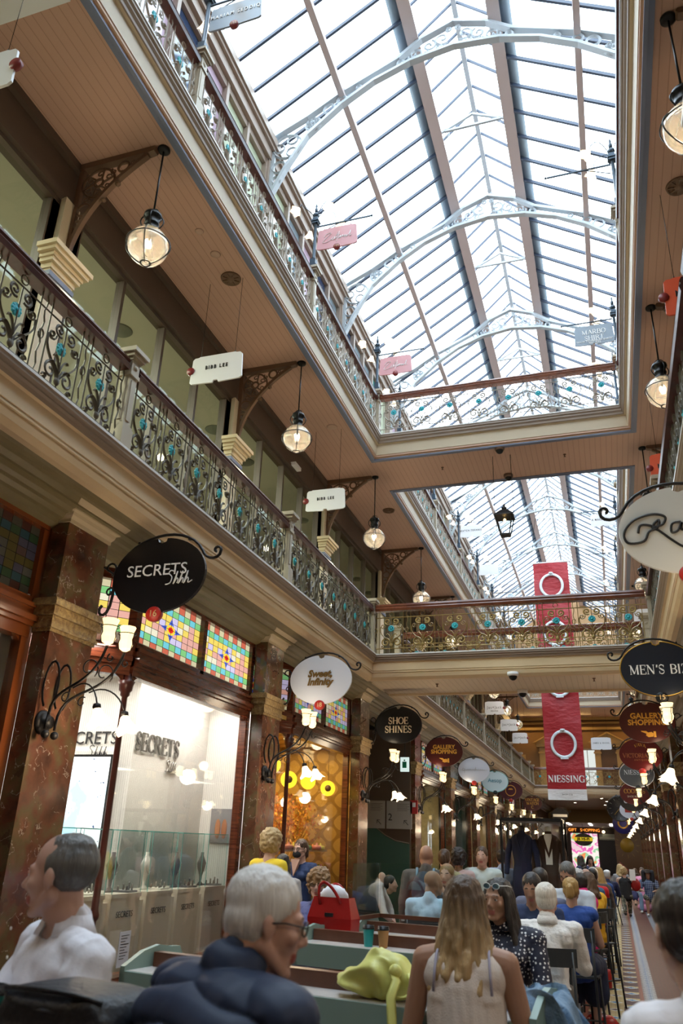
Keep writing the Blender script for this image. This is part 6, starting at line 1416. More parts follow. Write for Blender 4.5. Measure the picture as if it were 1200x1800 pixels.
# ---------------------------------------------------------------- people
def skin_mat(nm, c):
    def fn(nt, b):
        g = NG(nt); nt.links.new(g.mix(g.noise(7, 3), c, tuple(q*.86 for q in c)), b.inputs['Base Color'])
        b.inputs['Subsurface Weight'].default_value = .12; b.inputs['Subsurface Radius'].default_value = (.01, .004, .002)
    return nodes_mat(nm, fn, .48, .35)
SK = {'fair': skin_mat('fair_skin', (.56, .35, .27)), 'pale': skin_mat('pale_skin', (.62, .40, .31)), 'tan': skin_mat('tan_skin', (.38, .21, .14)), 'brown': skin_mat('brown_skin', (.26, .12, .07)), 'rosy': skin_mat('rosy_skin', (.50, .30, .235))}
def hairm(nm, c1, c2, c3=None, zr=None):
    """strands: streaks along z; optional ombre between heights zr"""
    def fn(nt, b):
        g = NG(nt); x, y, z = g.xyz(); n = g.noise(1, 4, scl=(90, 90, 5)); c = g.mix(n, c1, c2)
        if c3:
            f = nt.nodes.new('ShaderNodeMapRange'); f.inputs[1].default_value = zr[0]; f.inputs[2].default_value = zr[1]
            zz = g.m('ADD', z, g.m('MULTIPLY', g.m('SUBTRACT', g.noise(1, 3, scl=(50, 50, 2)), .5), .22)); nt.links.new(zz, f.inputs[0]); c = g.mix(f.outputs[0], c3, c)
        nt.links.new(c, b.inputs['Base Color']); g.bump(b, g.noise(1, 3, scl=(160, 160, 8)), .8, .006)
    return nodes_mat(nm, fn, .38, .5)
HM = {'grey': hairm('silver_grey_hair', (.42, .41, .40), (.75, .74, .73)), 'white': hairm('white_hair', (.5, .46, .4), (.8, .77, .72)), 'dark': hairm('near_black_hair', (.008, .006, .006), (.03, .022, .02)), 'brown': hairm('brown_hair', (.04, .02, .01), (.10, .05, .025)),
      'salt': hairm('salt_and_pepper_hair', (.03, .03, .03), (.17, .165, .16)), 'curlb': hairm('light_brown_curls', (.16, .085, .035), (.36, .21, .09)), 'blond': hairm('blond_hair', (.36, .23, .09), (.62, .46, .23)), 'gold': hairm('golden_hair', (.30, .17, .05), (.52, .34, .12)),
      'ombre': hairm('brown_to_blond_hair', (.03, .016, .009), (.10, .05, .025), (.46, .31, .15), (1.30, 1.56))}
def remesh(name, mb, mats, parent, vox, smooth=6, disp=None, fac=.5, matfn=None):
    o = mb.build('tmp_'+name, mats if isinstance(mats, (list, tuple)) else [mats])
    m = o.modifiers.new('r', 'REMESH'); m.mode = 'VOXEL'; m.voxel_size = vox; m.use_smooth_shade = True
    s = o.modifiers.new('s', 'SMOOTH'); s.iterations = smooth; s.factor = fac
    dg = bpy.context.evaluated_depsgraph_get(); me = bpy.data.meshes.new_from_object(o.evaluated_get(dg)); old = o.data; bpy.data.objects.remove(o); bpy.data.meshes.remove(old)
    me.name = name
    if disp:
        nn = [v.normal.copy() for v in me.vertices]
        for v, n in zip(me.vertices, nn): v.co = v.co+disp(v.co, n)
    me.materials.clear()
    for q in (mats if isinstance(mats, (list, tuple)) else [mats]): me.materials.append(q)
    if matfn:
        for p in me.polygons: p.material_index = matfn(p.center)
    else:
        for p in me.polygons: p.material_index = 0
    for p in me.polygons: p.use_smooth = True
    me.update(); r = bpy.data.objects.new(name, me); COL.objects.link(r); r.parent = parent; return r
def head_prims(b, jaw=1.0, nose=1.0):
    b.ell((0, -.018, .034), (.074, .094, .085), n=20, m=14); b.ell((0, .028, -.012), (.062, .062, .082), n=18, m=12)
    for s in (-1, 1):
        b.cap((s*.054*jaw, -.01, -.052), (s*.018, .058, -.098), .022, .017); b.ell((s*.040, .056, -.022), (.024, .022, .022)); b.ell((s*.075, -.010, -.008), (.009, .020, .031), rot=Euler((.15, 0, s*.35)))
        b.ell((s*.071, -.006, -.012), (.012, .012, .02)); b.cap((s*.010, .082, .024), (s*.044, .068, .022), .009, .009); b.ell((s*.012, .094, -.034), (.009, .010, .008)); b.ell((s*.031, .069, .006), (.017, .012, .011))
    b.ell((0, .030, -.075), (.045, .05, .032)); b.ell((0, .073, -.101), (.020, .016, .015)); b.cap((0, .083, .012), (0, .104*nose, -.026), .008, .0125)
    b.cap((-.017, .084, -.060), (.017, .084, -.060), .0068, .0068); b.cap((-.014, .083, -.071), (.014, .083, -.071), .0078, .0078); b.ell((0, .078, -.048), (.022, .014, .012))
    b.cap((0, .0, -.07), (0, -.02, -.10), .05, .05)
def hand(b, w, d, side, curl=.5, thumb_up=None, sc=1.0):
    """w wrist point, d direction of the palm, curl 0..1"""
    d = V(d).normalized(); pn = V(side).normalized(); pn = (pn-d*pn.dot(d)).normalized(); ac = d.cross(pn)      # ac: across the knuckles (towards little finger)
    w = V(w); k = w+d*.085*sc
    b.cap(w, w+d*.02*sc, .026*sc, .027*sc)
    for q in (-.026, -.009, .009, .026): b.cap(w+d*.025*sc+ac*q*.7*sc, k+ac*q*sc, .0145*sc, .0115*sc, n=8)
    for q, L in ((-.030, .068), (-.010, .078), (.010, .072), (.030, .056)):
        p = k+ac*q*sc; dd = d.copy(); r = .0095*sc
        for j, f in enumerate((.45, .32, .26)):
            ang = curl*(.9 if j else .7); dd = (dd*cos(ang)+pn*sin(ang)).normalized(); p2 = p+dd*L*f*1.0*sc; b.cap(p, p2, r, r*.92, n=8); p = p2; r *= .92
    p = w+d*.028*sc-ac*.022*sc; t1 = p+(d*.6-ac*.8+pn*.25).normalized()*.045*sc; t2 = t1+(d*.85-ac*.2+pn*.45).normalized()*.032*sc; t3 = t2+(d*.8+pn*.6).normalized()*.024*sc
    b.cap(p, t1, .015*sc, .012*sc, n=8); b.cap(t1, t2, .0115*sc, .0105*sc, n=8); b.cap(t2, t3, .0105*sc, .009*sc, n=8)
def xf(b, M, start=0):
    for i in range(start, len(b.v)): b.v[i] = tuple(M @ V(b.v[i]))
def person(label, loc, rz, pose='stand', S=1.0, seat=.46, skin='fair', hair=('short', 'brown'), top=('shirt', (.6, .6, .6)), bottom=('trousers', (.03, .03, .05)), lean=(0, 0), hyaw=0, htilt=0, arms=None, female=False, near=False, shoes=(.02, .02, .02), group=None, hoff=(0, 0, 0), slim=1.0, wr=None, legs=None, hroll=0, nose=1.0):
    """local frame: faces +y, origin on the floor under the pelvis"""
    t = thing('person', label, 'person', loc, rz, group); t.scale = (S, S, S)
    vox = .006 if near else .013
    hip = .94 if pose == 'stand' else seat+.10
    lx, ly = lean; sw = (.175 if female else .20)*slim
    nb = V((lx, ly, hip+.50)); chest = V((lx*.72, ly*.72+.0, hip+.33)); pel = V((0, 0, hip)); sh = [V((s*sw+lx*.92, ly*.92-.01, hip+.42)) for s in (-1, 1)]
    hc = nb+V((hoff[0], .035+hoff[1], .142+hoff[2]))
    if arms is None: arms = [None, None]
    A_ = []
    for i, s in enumerate((-1, 1)):
        if arms[i] is None:
            if pose == 'stand': el = sh[i]+V((s*.05, -.02, -.28)); wr_ = el+V((s*.01, .06, -.25)); hd = V((0, .15, -1))
            else: el = sh[i]+V((s*.06, .10, -.25)); wr_ = el+V((-s*.08, .22, .02)); hd = V((-s*.4, 1, 0))
        else: el, wr_, hd = map(V, arms[i])
        A_.append((sh[i], el, wr_, hd))
    Lg = []
    for i, s in enumerate((-1, 1)):
        hx = pel+V((s*.09, 0, -.02))
        if legs: kn, an = map(V, legs[i])
        elif pose == 'stand': kn = V((s*.10, .015, .50)); an = V((s*.105, -.01, .085))
        elif pose == 'walk': kn = V((s*.09, .10 if i else -.02, .51)); an = V((s*.09, .20 if i else -.28, .09+(0 if i else .06)))
        else: kn = V((s*.12, .42, seat+.05)); an = V((s*.11, .38, max(.09, seat-.42 if seat > .6 else .09)))
        Lg.append((hx, kn, an))
    # --- the body, one continuous surface
    b = MB(); k = 1.0
    b.cap(nb+V((0, -.01, -.05)), nb+V((0, .012, .09)), .058 if female else .064, .052 if female else .058, n=16)
    b.cap(pel, chest, .12*slim, .125*slim, n=16); b.cap(chest+V((-sw*.45, 0, .05)), chest+V((sw*.45, 0, .05)), .095*slim, .095*slim, n=14); b.cap(pel+V((-.06, 0, 0)), pel+V((.06, 0, 0)), .10*slim, .10*slim, n=14)
    for i, (s0, el, wr_, hd) in enumerate(A_):
        s = -1 if i == 0 else 1
        b.cap(nb+V((s*.03, -.01, -.04)), s0+V((0, 0, .01)), .052, .052, n=12); b.cap(s0, el, .053*slim, .040*slim, n=14); b.cap(el, el+(wr_-el)*.35, .040*slim, .040*slim, n=12); b.cap(el+(wr_-el)*.35, wr_, .039*slim, .026, n=12)
        hand(b, wr_, hd, V((-s, .2, 0)) if abs(hd.z) > .6 else V((0, 0, -1)), .45)
    for (hx, kn, an) in Lg:
        b.cap(hx, kn, .085*slim, .058*slim, n=14); b.cap(kn, kn+(an-kn)*.35, .056*slim, .058*slim, n=12); b.cap(kn+(an-kn)*.35, an, .058*slim, .036, n=12); b.cap(an+V((0, -.03, -.03)), an+V((0, .13, -.05)), .035, .028, n=10)
    n0 = len(b.v); head_prims(b, .92 if female else 1.03, nose)
    Mh = Matrix.Translation(hc) @ Euler((htilt, hroll, hyaw), 'XYZ').to_matrix().to_4x4() @ Matrix.Scale(.97 if female else 1.03, 4)
    xf(b, Mh, n0); Mi = Mh.inverted()
    LIP = mat('lip_tone', (.38, .12, .10), .4); BROW = mat('brow_tone', (.05, .03, .02), .7)
    def mf(c):
        q = Mi @ c
        if q.y > .076 and abs(q.x) < .025 and -.079 < q.z < -.054: return 1
        if q.y > .06 and .014 < abs(q.x) < .046 and .026 < q.z+abs(q.x)*.1 < .032: return 2
        return 0
    remesh('body', b, [SK[skin], LIP, BROW], t, vox, 3 if near else 2, None, .5, mf)
    if near:
        for s in (-1, 1):
            e = MB(); e.ell((s*.031, .0745, .004), (.0125, .009, .0085), n=14, m=8); xf(e, Mh); eo = e.build('eye', mat('eye_white', (.6, .57, .54), .2), t)
            e = MB(); e.ell((s*.031, .081, .004), (.0055, .004, .0055), n=10, m=6); xf(e, Mh); e.build('iris', mat('dark_iris', (.04, .025, .015), .15), eo)
            e = MB(); e.tube([tuple(p) for p in ((s*.017, .0785, .004), (s*.024, .0835, .0115), (s*.033, .0835, .0125), (s*.042, .077, .006))], .0022, 5); xf(e, Mh); e.build('eyelid', SK[skin], t)
    # --- clothing
    kind, colr = top[0], top[1]
    tm = colr if not isinstance(colr, tuple) else mat('cloth_%.2f_%.2f_%.2f' % colr, colr, .8, bump=(90, .15))
    bmt = bottom[1] if not isinstance(bottom[1], tuple) else mat('cloth_%.2f_%.2f_%.2f' % bottom[1], bottom[1], .8)
    b = MB(); r = {'shirt': .014, 'tee': .010, 'tank': .006, 'jacket': .03, 'puffer': .036, 'vest': .02, 'dress': .010}[kind]
    b.cap(pel+V((0, 0, -.02)), chest, (.125+r)*slim, (.128+r)*slim, n=20); b.cap(chest+V((-sw*.45, 0, .05)), chest+V((sw*.45, 0, .05)), (.098+r)*slim, (.098+r)*slim, n=18); b.cap(pel+V((-.06, 0, -.03)), pel+V((.06, 0, -.03)), (.105+r)*slim, (.105+r)*slim, n=18)
    if female and kind not in ('puffer', 'tank'):
        for s in (-1, 1): b.ell(chest+V((s*.075, .085, .02)), (.06, .055, .06))
    slv = {'shirt': 2, 'tee': .55, 'tank': 0, 'jacket': 2, 'puffer': 2, 'vest': 0, 'dress': .0}[kind] if len(top) < 3 else top[2]
    for i, (s0, el, wr_, hd) in enumerate(A_):
        s = -1 if i == 0 else 1
        if kind not in ('tank',): b.cap(nb+V((s*.03, -.01, -.05)), s0+V((0, 0, .012)), .054+r*.6, .056+r, n=14)
        if slv > 0:
            q = min(1, slv); b.cap(s0, s0+(el-s0)*q, .056*slim+r, (.056-.012*q)*slim+r, n=16)
        if slv > 1: e2 = el+(wr_-el)*(slv-1)*.97; b.cap(el, e2, .044*slim+r, .032+r*.8, n=14)
    if kind in ('shirt', 'jacket', 'puffer'): b.cap(nb+V((0, -.022, -.035)), nb+V((0, -.016, .012 if kind == 'shirt' else .035)), .066+r*.5, .062+r*.4, n=18)
    if kind == 'dress':
        for (z, rx) in ((hip-.05, .19), (hip-.2, .22), (hip-.4, .25)):
            if pose == 'stand' or pose == 'walk': b.ell((0, 0, z), (rx, rx*.8, .14))
    if kind == 'tank':
        zz = hip+.31
        for s in (-1, 1):
            b.cap((s*.06, ly*.4, hip+.02), (s*.065+lx, ly*.8-.01, zz-.02), .108, .102, n=16); b.cap((s*.075+lx, ly*.8-.03, zz), (s*.075+lx, ly-.055, zz+.11), .085, .045, n=14); b.cap((s*.08+lx, ly-.06, zz+.10), (s*.065+lx, ly-.045, zz+.19), .04, .02, n=10); b.cap((s*.065+lx, ly-.045, zz+.19), (s*.07+lx, ly+.06, zz+.16), .02, .02, n=8)
        b.cap((-.05+lx, ly*.9-.055, zz+.06), (.05+lx, ly*.9-.055, zz+.06), .06, .06); b.cap((-.04+lx, ly*.9-.06, zz+.12), (.04+lx, ly*.9-.06, zz+.12), .045, .045)
    if wr is None: wr = .010 if kind != 'tank' else .004
    sd = random.Random(label).random()*40
    def dsp(p, n):
        f = noise.noise(V((p.x*9, p.y*9, p.z*22))+V((sd, 0, 0)))*.6+noise.noise(V((p.x*22, p.y*22, p.z*9+p.x*30))+V((0, sd, 0)))*.5
        if kind == 'puffer':
            q = abs(sin(pi*(p.z+.25*abs(p.x-lx*.8)+.02*noise.noise(V(p)*3))/.085)); return n*(.022*q**.5-.012)
        return n*wr*f
    remesh({'shirt': 'shirt', 'tee': 't_shirt', 'tank': 'tank_top', 'jacket': 'jacket', 'puffer': 'puffer_jacket', 'vest': 'waistcoat', 'dress': 'dress'}[kind], b, tm, t, vox*1.05, 4 if near else 2, dsp)
    if kind == 'shirt' and near:            # turned collar and button placket
        c = MB(); n = 26
        for i in range(n):
            a0 = -pi*.42-2*pi*.92*i/n+pi; a1 = -pi*.42-2*pi*.92*(i+1)/n+pi
            def P_(a, rr2, z): return nb+V((rr2*cos(a)*1.0, -.012+rr2*sin(a), z))
            c.add([P_(a0, .068, .035), P_(a1, .068, .035), P_(a1, .094, -.02), P_(a0, .094, -.02), P_(a0, .064, .035), P_(a1, .064, .035), P_(a1, .085, -.022), P_(a0, .085, -.022)], [(0, 1, 2, 3), (7, 6, 5, 4), (0, 4, 5, 1), (3, 2, 6, 7)], 0, True)
        c.build('collar', tm, t)
    b = MB()
    if bottom[0] in ('trousers', 'shorts', 'skirt'):
        b.cap(pel+V((-.06, 0, -.02)), pel+V((.06, 0, -.02)), .112*slim, .112*slim, n=14)
        for (hx, kn, an) in Lg:
            if bottom[0] == 'trousers': b.cap(hx, kn, .10*slim, .074, n=14); b.cap(kn, an+V((0, 0, .03)), .072, .060, n=14)
            elif bottom[0] == 'shorts': b.cap(hx, hx+(kn-hx)*.95, .11*slim, .095, n=14)
            else: b.cap(hx, kn, .12*slim, .12, n=14); b.cap(kn, kn+(an-kn)*.5, .12, .13, n=14)
        remesh(bottom[0], b, bmt, t, max(vox, .011), 2, lambda p, n: n*.006*noise.noise(V(p)*14))
    b = MB()
    for (hx, kn, an) in Lg: b.cap(an+V((0, -.04, -.045)), an+V((0, .14, -.05)), .042, .036, n=10)
    b2 = remesh('shoes', b, mat('shoe_%.2f' % shoes[0], shoes, .5), t, .013, 1)
    # --- hair
    hk, hcol = hair[0], hair[1]
    if hk != 'bald':
        b = MB(); L = hair[2] if len(hair) > 2 else .3
        if hk in ('short', 'curly', 'pony', 'bob', 'long', 'bun', 'thin'):
            if hk == 'thin': b.ell((0, -.030, .030), (.080, .092, .080), n=20, m=14); b.ell((0, -.03, .07), (.066, .08, .050), n=16, m=10)
            else:
                e = (.028 if female else .010) if hk == 'curly' else 0
                b.ell((0, -.026, .046), (.083+e, .097+e, .083+e), n=20, m=14); b.ell((0, -.045, .0), (.080+e, .070+e, .075+e), n=18, m=12)
                if hk in ('short', 'thin'):
                    for s in (-1, 1): b.ell((s*.070, -.015, .035), (.013, .045, .042))
            if hk == 'pony': b.cap((0, -.10, .045), (0, -.135, .03), .022, .034); b.cap((0, -.135, .03), (0, -.125, -L*.55), .036, .044); b.cap((0, -.125, -L*.55), (0, -.11, -L), .044, .018)
            if hk == 'bun': b.ell((0, -.10, .03), (.04, .04, .04))
            if hk in ('long', 'bob'):
                n = 13; R = random.Random(label)
                for i in range(n):
                    a = pi+pi*(.5+.62*(i-(n-1)/2)/((n-1)/2))-pi*.5+pi*.0     # around the back, ear to ear
                    a = -pi/2+ (i-(n-1)/2)/((n-1)/2)*1.95
                    x0, y0 = .074*cos(a), -.02+.088*sin(a)
                    sp = 1.25+.25*R.random(); Lq = L*(.88+.2*R.random()); ox = R.random()*6
                    pts = [(x0*.7, y0*.7, .09), (x0*1.02, y0*1.02, .03), (x0*1.16, y0*1.14, -.05)]
                    for q in range(1, 7): f = q/6; pts.append((x0*(1.16+sp*(.6 if hcol == 'ombre' else .42)*f)+.010*sin(ox+f*9)*f, y0*(1.14+.15*f)-.02*f+.008*cos(ox+f*8), -.05-(Lq-.05)*f))
                    for p, q2 in zip(pts, pts[1:]): b.cap(p, q2, .021, .021, n=8)
                    b.cap(pts[-1], (pts[-1][0]*1.03, pts[-1][1], pts[-1][2]-.03), .018, .006, n=8)
        xf(b, Mh)
        amp = {'curly': .020, 'short': .004, 'thin': .003}.get(hk, .006); fr = {'curly': 34}.get(hk, 60)
        def hd_(p, n):
            q = Mi @ p
            if hk == 'curly': return n*(amp*noise.noise(q*fr)+.008*noise.noise(q*80))
            return n*amp*noise.noise(V((q.x*90, q.y*90, q.z*9)))
        remesh('hair', b, HM[hcol], t, .007 if near else .012, 2, hd_)
    return t, Mh, nb, hip
def add(t, Mh, name, mb, m):
    xf(mb, Mh); return mb.build(name, m, t)
def glasses(t, Mh, up=False, col=BLACK, lens=None):
    b = MB(); dz = .075 if up else 0; dy = -.022 if up else 0
    for s in (-1, 1):
        b.tube([(s*.033+.024*cos(q*pi/6), .092+dy, .004+dz+.017*sin(q*pi/6)) for q in range(12)], .0022, 5, closed=True); b.tube([(s*.057, .090+dy, .008+dz), (s*.079, .03+dy, .008+dz), (s*.080, -.02+dy, -.002+dz)], .0024, 5)
    b.tube([(-.009, .093+dy, .006+dz), (.009, .093+dy, .006+dz)], .002, 5); g = add(t, Mh, 'spectacles' if not up else 'sunglasses', b, col)
    if lens:
        b = MB()
        for s in (-1, 1): b.ell((s*.033, .092+dy, .004+dz), (.026 if up else .022, .003, .018), n=14, m=6)
        xf(b, Mh); b.build('lens', lens, g)
def backpack(t, nb, hip, m, m2=None):
    b = MB(); b.ell((nb.x*.8, nb.y*.8-.20, hip+.26), (.15, .10, .23), n=18, m=12); b.ell((nb.x*.8, nb.y*.8-.26, hip+.16), (.12, .07, .11))
    bp_ = remesh('backpack', b, m, t, .014, 2, lambda p, n: n*.008*noise.noise(V(p)*12)); b = MB()
    for s in (-1, 1): b.tube([(s*.09+nb.x, nb.y-.13, hip+.42), (s*.10+nb.x, nb.y-.05, hip+.515), (s*.11+nb.x, nb.y+.09, hip+.44), (s*.12, .1, hip+.2)], .016, 6, flat=.5)
    b.build('strap', m2 or m, bp_)
SHW_ = mat('white_cotton_shirt', (.66, .66, .72), .8, bump=(120, .1)); LIN = mat('white_linen_shirt', (.70, .70, .70), .85, bump=(60, .3)); NAVYP = mat('navy_puffer_nylon', (.014, .024, .055), .6, spec=.3); CRT = mat('cream_ribbed_cotton', (.66, .58, .52), .85, bump=(150, .2))
def f_dots(nt, b):
    g = NG(nt); v = nt.nodes.new('ShaderNodeTexVoronoi'); v.inputs['Scale'].default_value = 48; v.inputs['Randomness'].default_value = .55; nt.links.new(g.tc.outputs['Object'], v.inputs['Vector'])
    nt.links.new(g.mix(g.m('LESS_THAN', v.outputs['Distance'], .30), (.008, .01, .03), (.75, .75, .78)), b.inputs['Base Color'])
DOTS = nodes_mat('navy_polka_dots', f_dots, .7)
def f_plaid(nt, b):
    g = NG(nt); x, y, z = g.xyz(); a = g.m('LESS_THAN', g.m('FRACT', g.m('MULTIPLY', x, 18)), .3); c = g.m('LESS_THAN', g.m('FRACT', g.m('MULTIPLY', z, 18)), .3); nt.links.new(g.mix(g.m('MULTIPLY', g.m('ADD', a, c), .5), (.015, .03, .10), (.35, .42, .55)), b.inputs['Base Color'])
PLAID = nodes_mat('blue_plaid', f_plaid, .8)
def f_camo(nt, b):
    g = NG(nt); nt.links.new(g.ramp(g.noise(9, 2), [(.4, (.03, .03, .02)), (.48, (.14, .13, .08)), (.56, (.25, .22, .18)), (.6, (.06, .06, .04))]), b.inputs['Base Color'])
CAMO = nodes_mat('camouflage_cloth', f_camo, .8)
used_stool = False
def put_stool(x, y, lb):
    global used_stool
    if not used_stool: st0.location = (x, y, 0); st0['label'] = lb; st0['group'] = 'backless bar stools'; used_stool = True
    else: dup(st0, (x, y, 0), 0, lb)
R_ = radians
# P1 white shirt, arms crossed, looking left
t, Mh, nb, hip = person('seated man in white open neck shirt, arms crossed, looking left, at the left edge', (-1.80, 2.62, 0), R_(146), 'sit', 1.12, .70, 'rosy', ('thin', 'salt'), ('shirt', SHW_), hyaw=R_(-50), htilt=R_(-2), near=True, wr=.014, lean=(0, .05), nose=1.06,
    arms=[((-.25, .10, 1.06), (.05, .30, 1.10), (1, .1, .15)), ((.25, .12, 1.05), (-.06, .27, 1.14), (-1, .0, -.05))])
b = MB(); 
for q in range(5): b.ell((.0, .205-.004*q, 1.30-.075*q), (.005, .003, .005), n=8, m=4)
b.build('button', PALE, t); put_stool(-1.80, 2.62, 'bar stool under the man in the white open neck shirt')
# P2 navy puffer
t, Mh, nb, hip = person('grey haired man in glasses and navy quilted puffer jacket, seen from behind', (-1.07, 1.90, 0), R_(-32), 'sit', 1.0, .825, 'rosy', ('short', 'grey'), ('puffer', NAVYP), hyaw=R_(-24), htilt=R_(-12), near=True, lean=(.02, .22), hoff=(.02, .03, -.01), slim=1.12)
glasses(t, Mh, lens=GLASS); 
from mathutils.bvhtree import BVHTree
jm = [c for c in t.children if c.name.startswith('puffer')][0].data; bv = BVHTree.FromPolygons([v.co for v in jm.vertices], [tuple(p.vertices) for p in jm.polygons]); b = MB(); pp = []
for i in range(15):
    f = i/14; x = -.16+.32*f; z = 1.27+.12*f-.10*f*f*f; h = bv.ray_cast(V((x, -1.5, z)), V((0, 1, 0)))
    if h[0]: pp.append(h[0]+V((0, -.006, 0)))
for a_, c_ in zip(pp, pp[1:]): b.beam(a_, c_, .014, .055, up=V((-.5, 0, 1)))
b.build('shoulder_strap', mat('slate_strap', (.07, .11, .14), .6), t); put_stool(-1.07, 1.90, 'bar stool under the man in the navy puffer jacket')
# P3 tank top
t, Mh, nb, hip = person('woman in cream tank top with brown to blond wavy hair, seen from behind', (-.66, 3.76, 0), R_(2), 'sit', 1.0, .775, 'tan', ('long', 'ombre', .30), ('tank', CRT), bottom=('trousers', (.03, .04, .08)), female=True, near=True, hyaw=R_(-6), lean=(.0, .04), slim=1.0,
    arms=[((-.25, .06, 1.00), (-.10, .29, 1.03), (.6, 1, 0)), ((.25, .06, 1.00), (.10, .30, 1.03), (-.6, 1, 0))])
b = MB()
for s in (-1, 1): b.tube([(s*.12, -.075, 1.20), (s*.115, -.072, 1.27), (s*.11, -.050, 1.335), (s*.105, -.0, 1.365), (s*.10, .07, 1.33)], .006, 5, flat=.5)
b.build('bra_strap', mat('lilac_strap', (.36, .34, .45), .6), t)
put_stool(-.66, 3.76, 'bar stool under the woman in the cream tank top')
# P4 polka dots
t, Mh, nb, hip = person('dark haired woman with sunglasses on her head and polka dot blouse, facing the camera', (-.66, 5.25, 0), R_(172), 'sit', .98, .76, 'tan', ('long', 'dark', .36), ('shirt', DOTS, 1.0), female=True, near=True, hyaw=R_(-14), hoff=(.04, .02, .0), wr=.006, slim=.92)
glasses(t, Mh, True, PLW, mat('mirror_lens', (.25, .45, .6), .08, .8)); put_stool(-.66, 5.25, 'bar stool under the woman in polka dots')
# P5 ponytail right
t, Mh, nb, hip = person('dark ponytailed woman in white top at the right edge, seen from behind', (.19, 2.20, 0), R_(8), 'sit', .97, .885, 'fair', ('pony', 'dark', .17), ('shirt', SHW_), female=True, near=True, htilt=R_(-6), wr=.012, hyaw=R_(8), slim=.92, lean=(0, .05), hoff=(-.04, 0, 0), arms=[((-.20, .12, 1.10), (-.12, .32, 1.12), (.4, 1, 0)), ((.20, .12, 1.10), (.12, .32, 1.12), (-.4, 1, 0))]); b = MB(); b.tube([(.026*cos(q*pi/6), -.118, .045+.026*sin(q*pi/6)) for q in range(12)], .007, 6, closed=True); add(t, Mh, 'hair_tie', b, mat('tan_hair_tie', (.3, .15, .08), .6)); put_stool(.19, 2.20, 'bar stool under the ponytailed woman in white')
# P6 behind the red bag
t, Mh, nb, hip = person('curly haired older woman in glasses half hidden behind the red tote bag', (-2.56, 7.30, 0), R_(165), 'sit', 1.0, .66, 'fair', ('curly', 'curlb'), ('shirt', (.10, .12, .30)), female=True, hyaw=R_(25), near=True, arms=[((-.24, .16, .98), (-.05, .38, 1.13), (.6, .5, .5)), ((.24, .14, .96), (.12, .36, 1.12), (-.6, 1, 0))]); glasses(t, Mh, lens=GLASS); put_stool(-2.50, 7.30, 'bar stool under the curly haired woman')
# P7.. by the confectionery window
person('woman with blond curls in a yellow top by the second marble pilaster', (-3.62, 8.6, 0), R_(-20), 'stand', 1.09, skin='fair', hair=('curly', 'blond'), top=('tee', (.72, .52, .02)), female=True)
person('woman with long black hair and grey top behind the woman in yellow', (-3.72, 9.25, 0), R_(20), 'stand', .95, skin='fair', hair=('long', 'dark', .3), top=('tee', (.35, .33, .33)), female=True)
t, Mh, nb, hip = person('woman in navy v neck top, glasses and black face mask by the confectionery window', (-3.85, 10.2, 0), R_(165), 'stand', 1.05, skin='fair', hair=('pony', 'brown', .1), top=('tee', (.012, .03, .10)), female=True, near=True)
glasses(t, Mh); b = MB(); b.ell((0, .062, -.055), (.056, .050, .046), n=18, m=12); b.tube([(-.076, 0, -.01), (-.05, .075, -.03)], .0025, 4); b.tube([(.076, 0, -.01), (.05, .075, -.03)], .0025, 4); add(t, Mh, 'face_mask', b, mat('black_mask_cloth', (.01, .01, .012), .8))
b = MB(); b.prism([(-.065, 1.475), (.065, 1.475), (0, 1.29)], .085, .122, lambda p, q, w_: (p, w_+(1.47-q)*.17, q)); b.build('open_neckline', SK['fair'], t)
person('shop assistant with dark hair behind the jewellery counter', (-5.74, 8.30, 0), R_(95), 'stand', .99, skin='fair', hair=('bun', 'dark'), top=('jacket', (.02, .02, .025)), female=True)
t, Mh, nb, hip = person('man in striped white shirt and black waistcoat bending over by the stairs', (-3.45, 11.6, 0), R_(-80), 'stand', .88, skin='fair', hair=('short', 'dark'), top=('shirt', (.58, .50, .50), 1.5), lean=(-.05, .30), hoff=(0, .12, -.16), arms=[((-.2, .42, 1.08), (-.1, .52, .85), (.2, .5, -.6)), ((.28, .38, 1.02), (.12, .55, .86), (-.6, .5, -.3))])
b = MB(); b.cap((0, .03, .98), (-.03, .2, 1.26), .155, .15, n=16); b.cap((0, 0, .9), (0, .02, 1.0), .15, .155, n=16); remesh('waistcoat', b, mat('black_waistcoat', (.012, .012, .014), .7), t, .013, 2)
# P11 bald with backpack
t, Mh, nb, hip = person('bald man in grey brown jumper with blue drawstring backpack, walking away', (-2.25, 10.3, 0), R_(5), 'stand', 1.035, skin='tan', hair=('bald', 'dark'), top=('shirt', (.12, .09, .085)), slim=1.08); backpack(t, nb, hip, mat('blue_black_pack', (.015, .025, .05), .6), mat('steel_blue_strap', (.16, .25, .36), .5))
t, Mh, nb, hip = person('woman with brown ponytail and black and cream backpack', (-2.22, 11.3, 0), R_(0), 'stand', 1.015, skin='fair', hair=('pony', 'brown', .06), top=('tee', (.35, .28, .16)), female=True); backpack(t, nb, hip, mat('black_pack', (.012, .012, .014), .6), mat('cream_strap', (.6, .5, .35), .6))
person('woman with dark curly hair in a pink top beyond the backpacks', (-2.17, 12.1, 0), R_(-10), 'stand', 1.015, skin='brown', hair=('curly', 'dark'), top=('tee', (.65, .42, .44)), female=True)
person('bald man in pale blue shirt seated with his back turned', (-1.86, 8.7, 0), R_(-8), 'sit', .98, .69, 'tan', ('bald', 'dark'), ('shirt', (.42, .56, .74)), hyaw=R_(-35), hoff=(.03, 0, 0)); b = MB()
person('seated man with brown hair resting his chin on his hand, facing the camera', (-1.95, 10.1, 0), R_(172), 'sit', 1.0, .70, 'rosy', ('short', 'curlb'), ('shirt', (.04, .05, .08)), arms=[((-.2, .22, 1.08), (-.03, .20, 1.24), (.3, -.2, 1)), None])
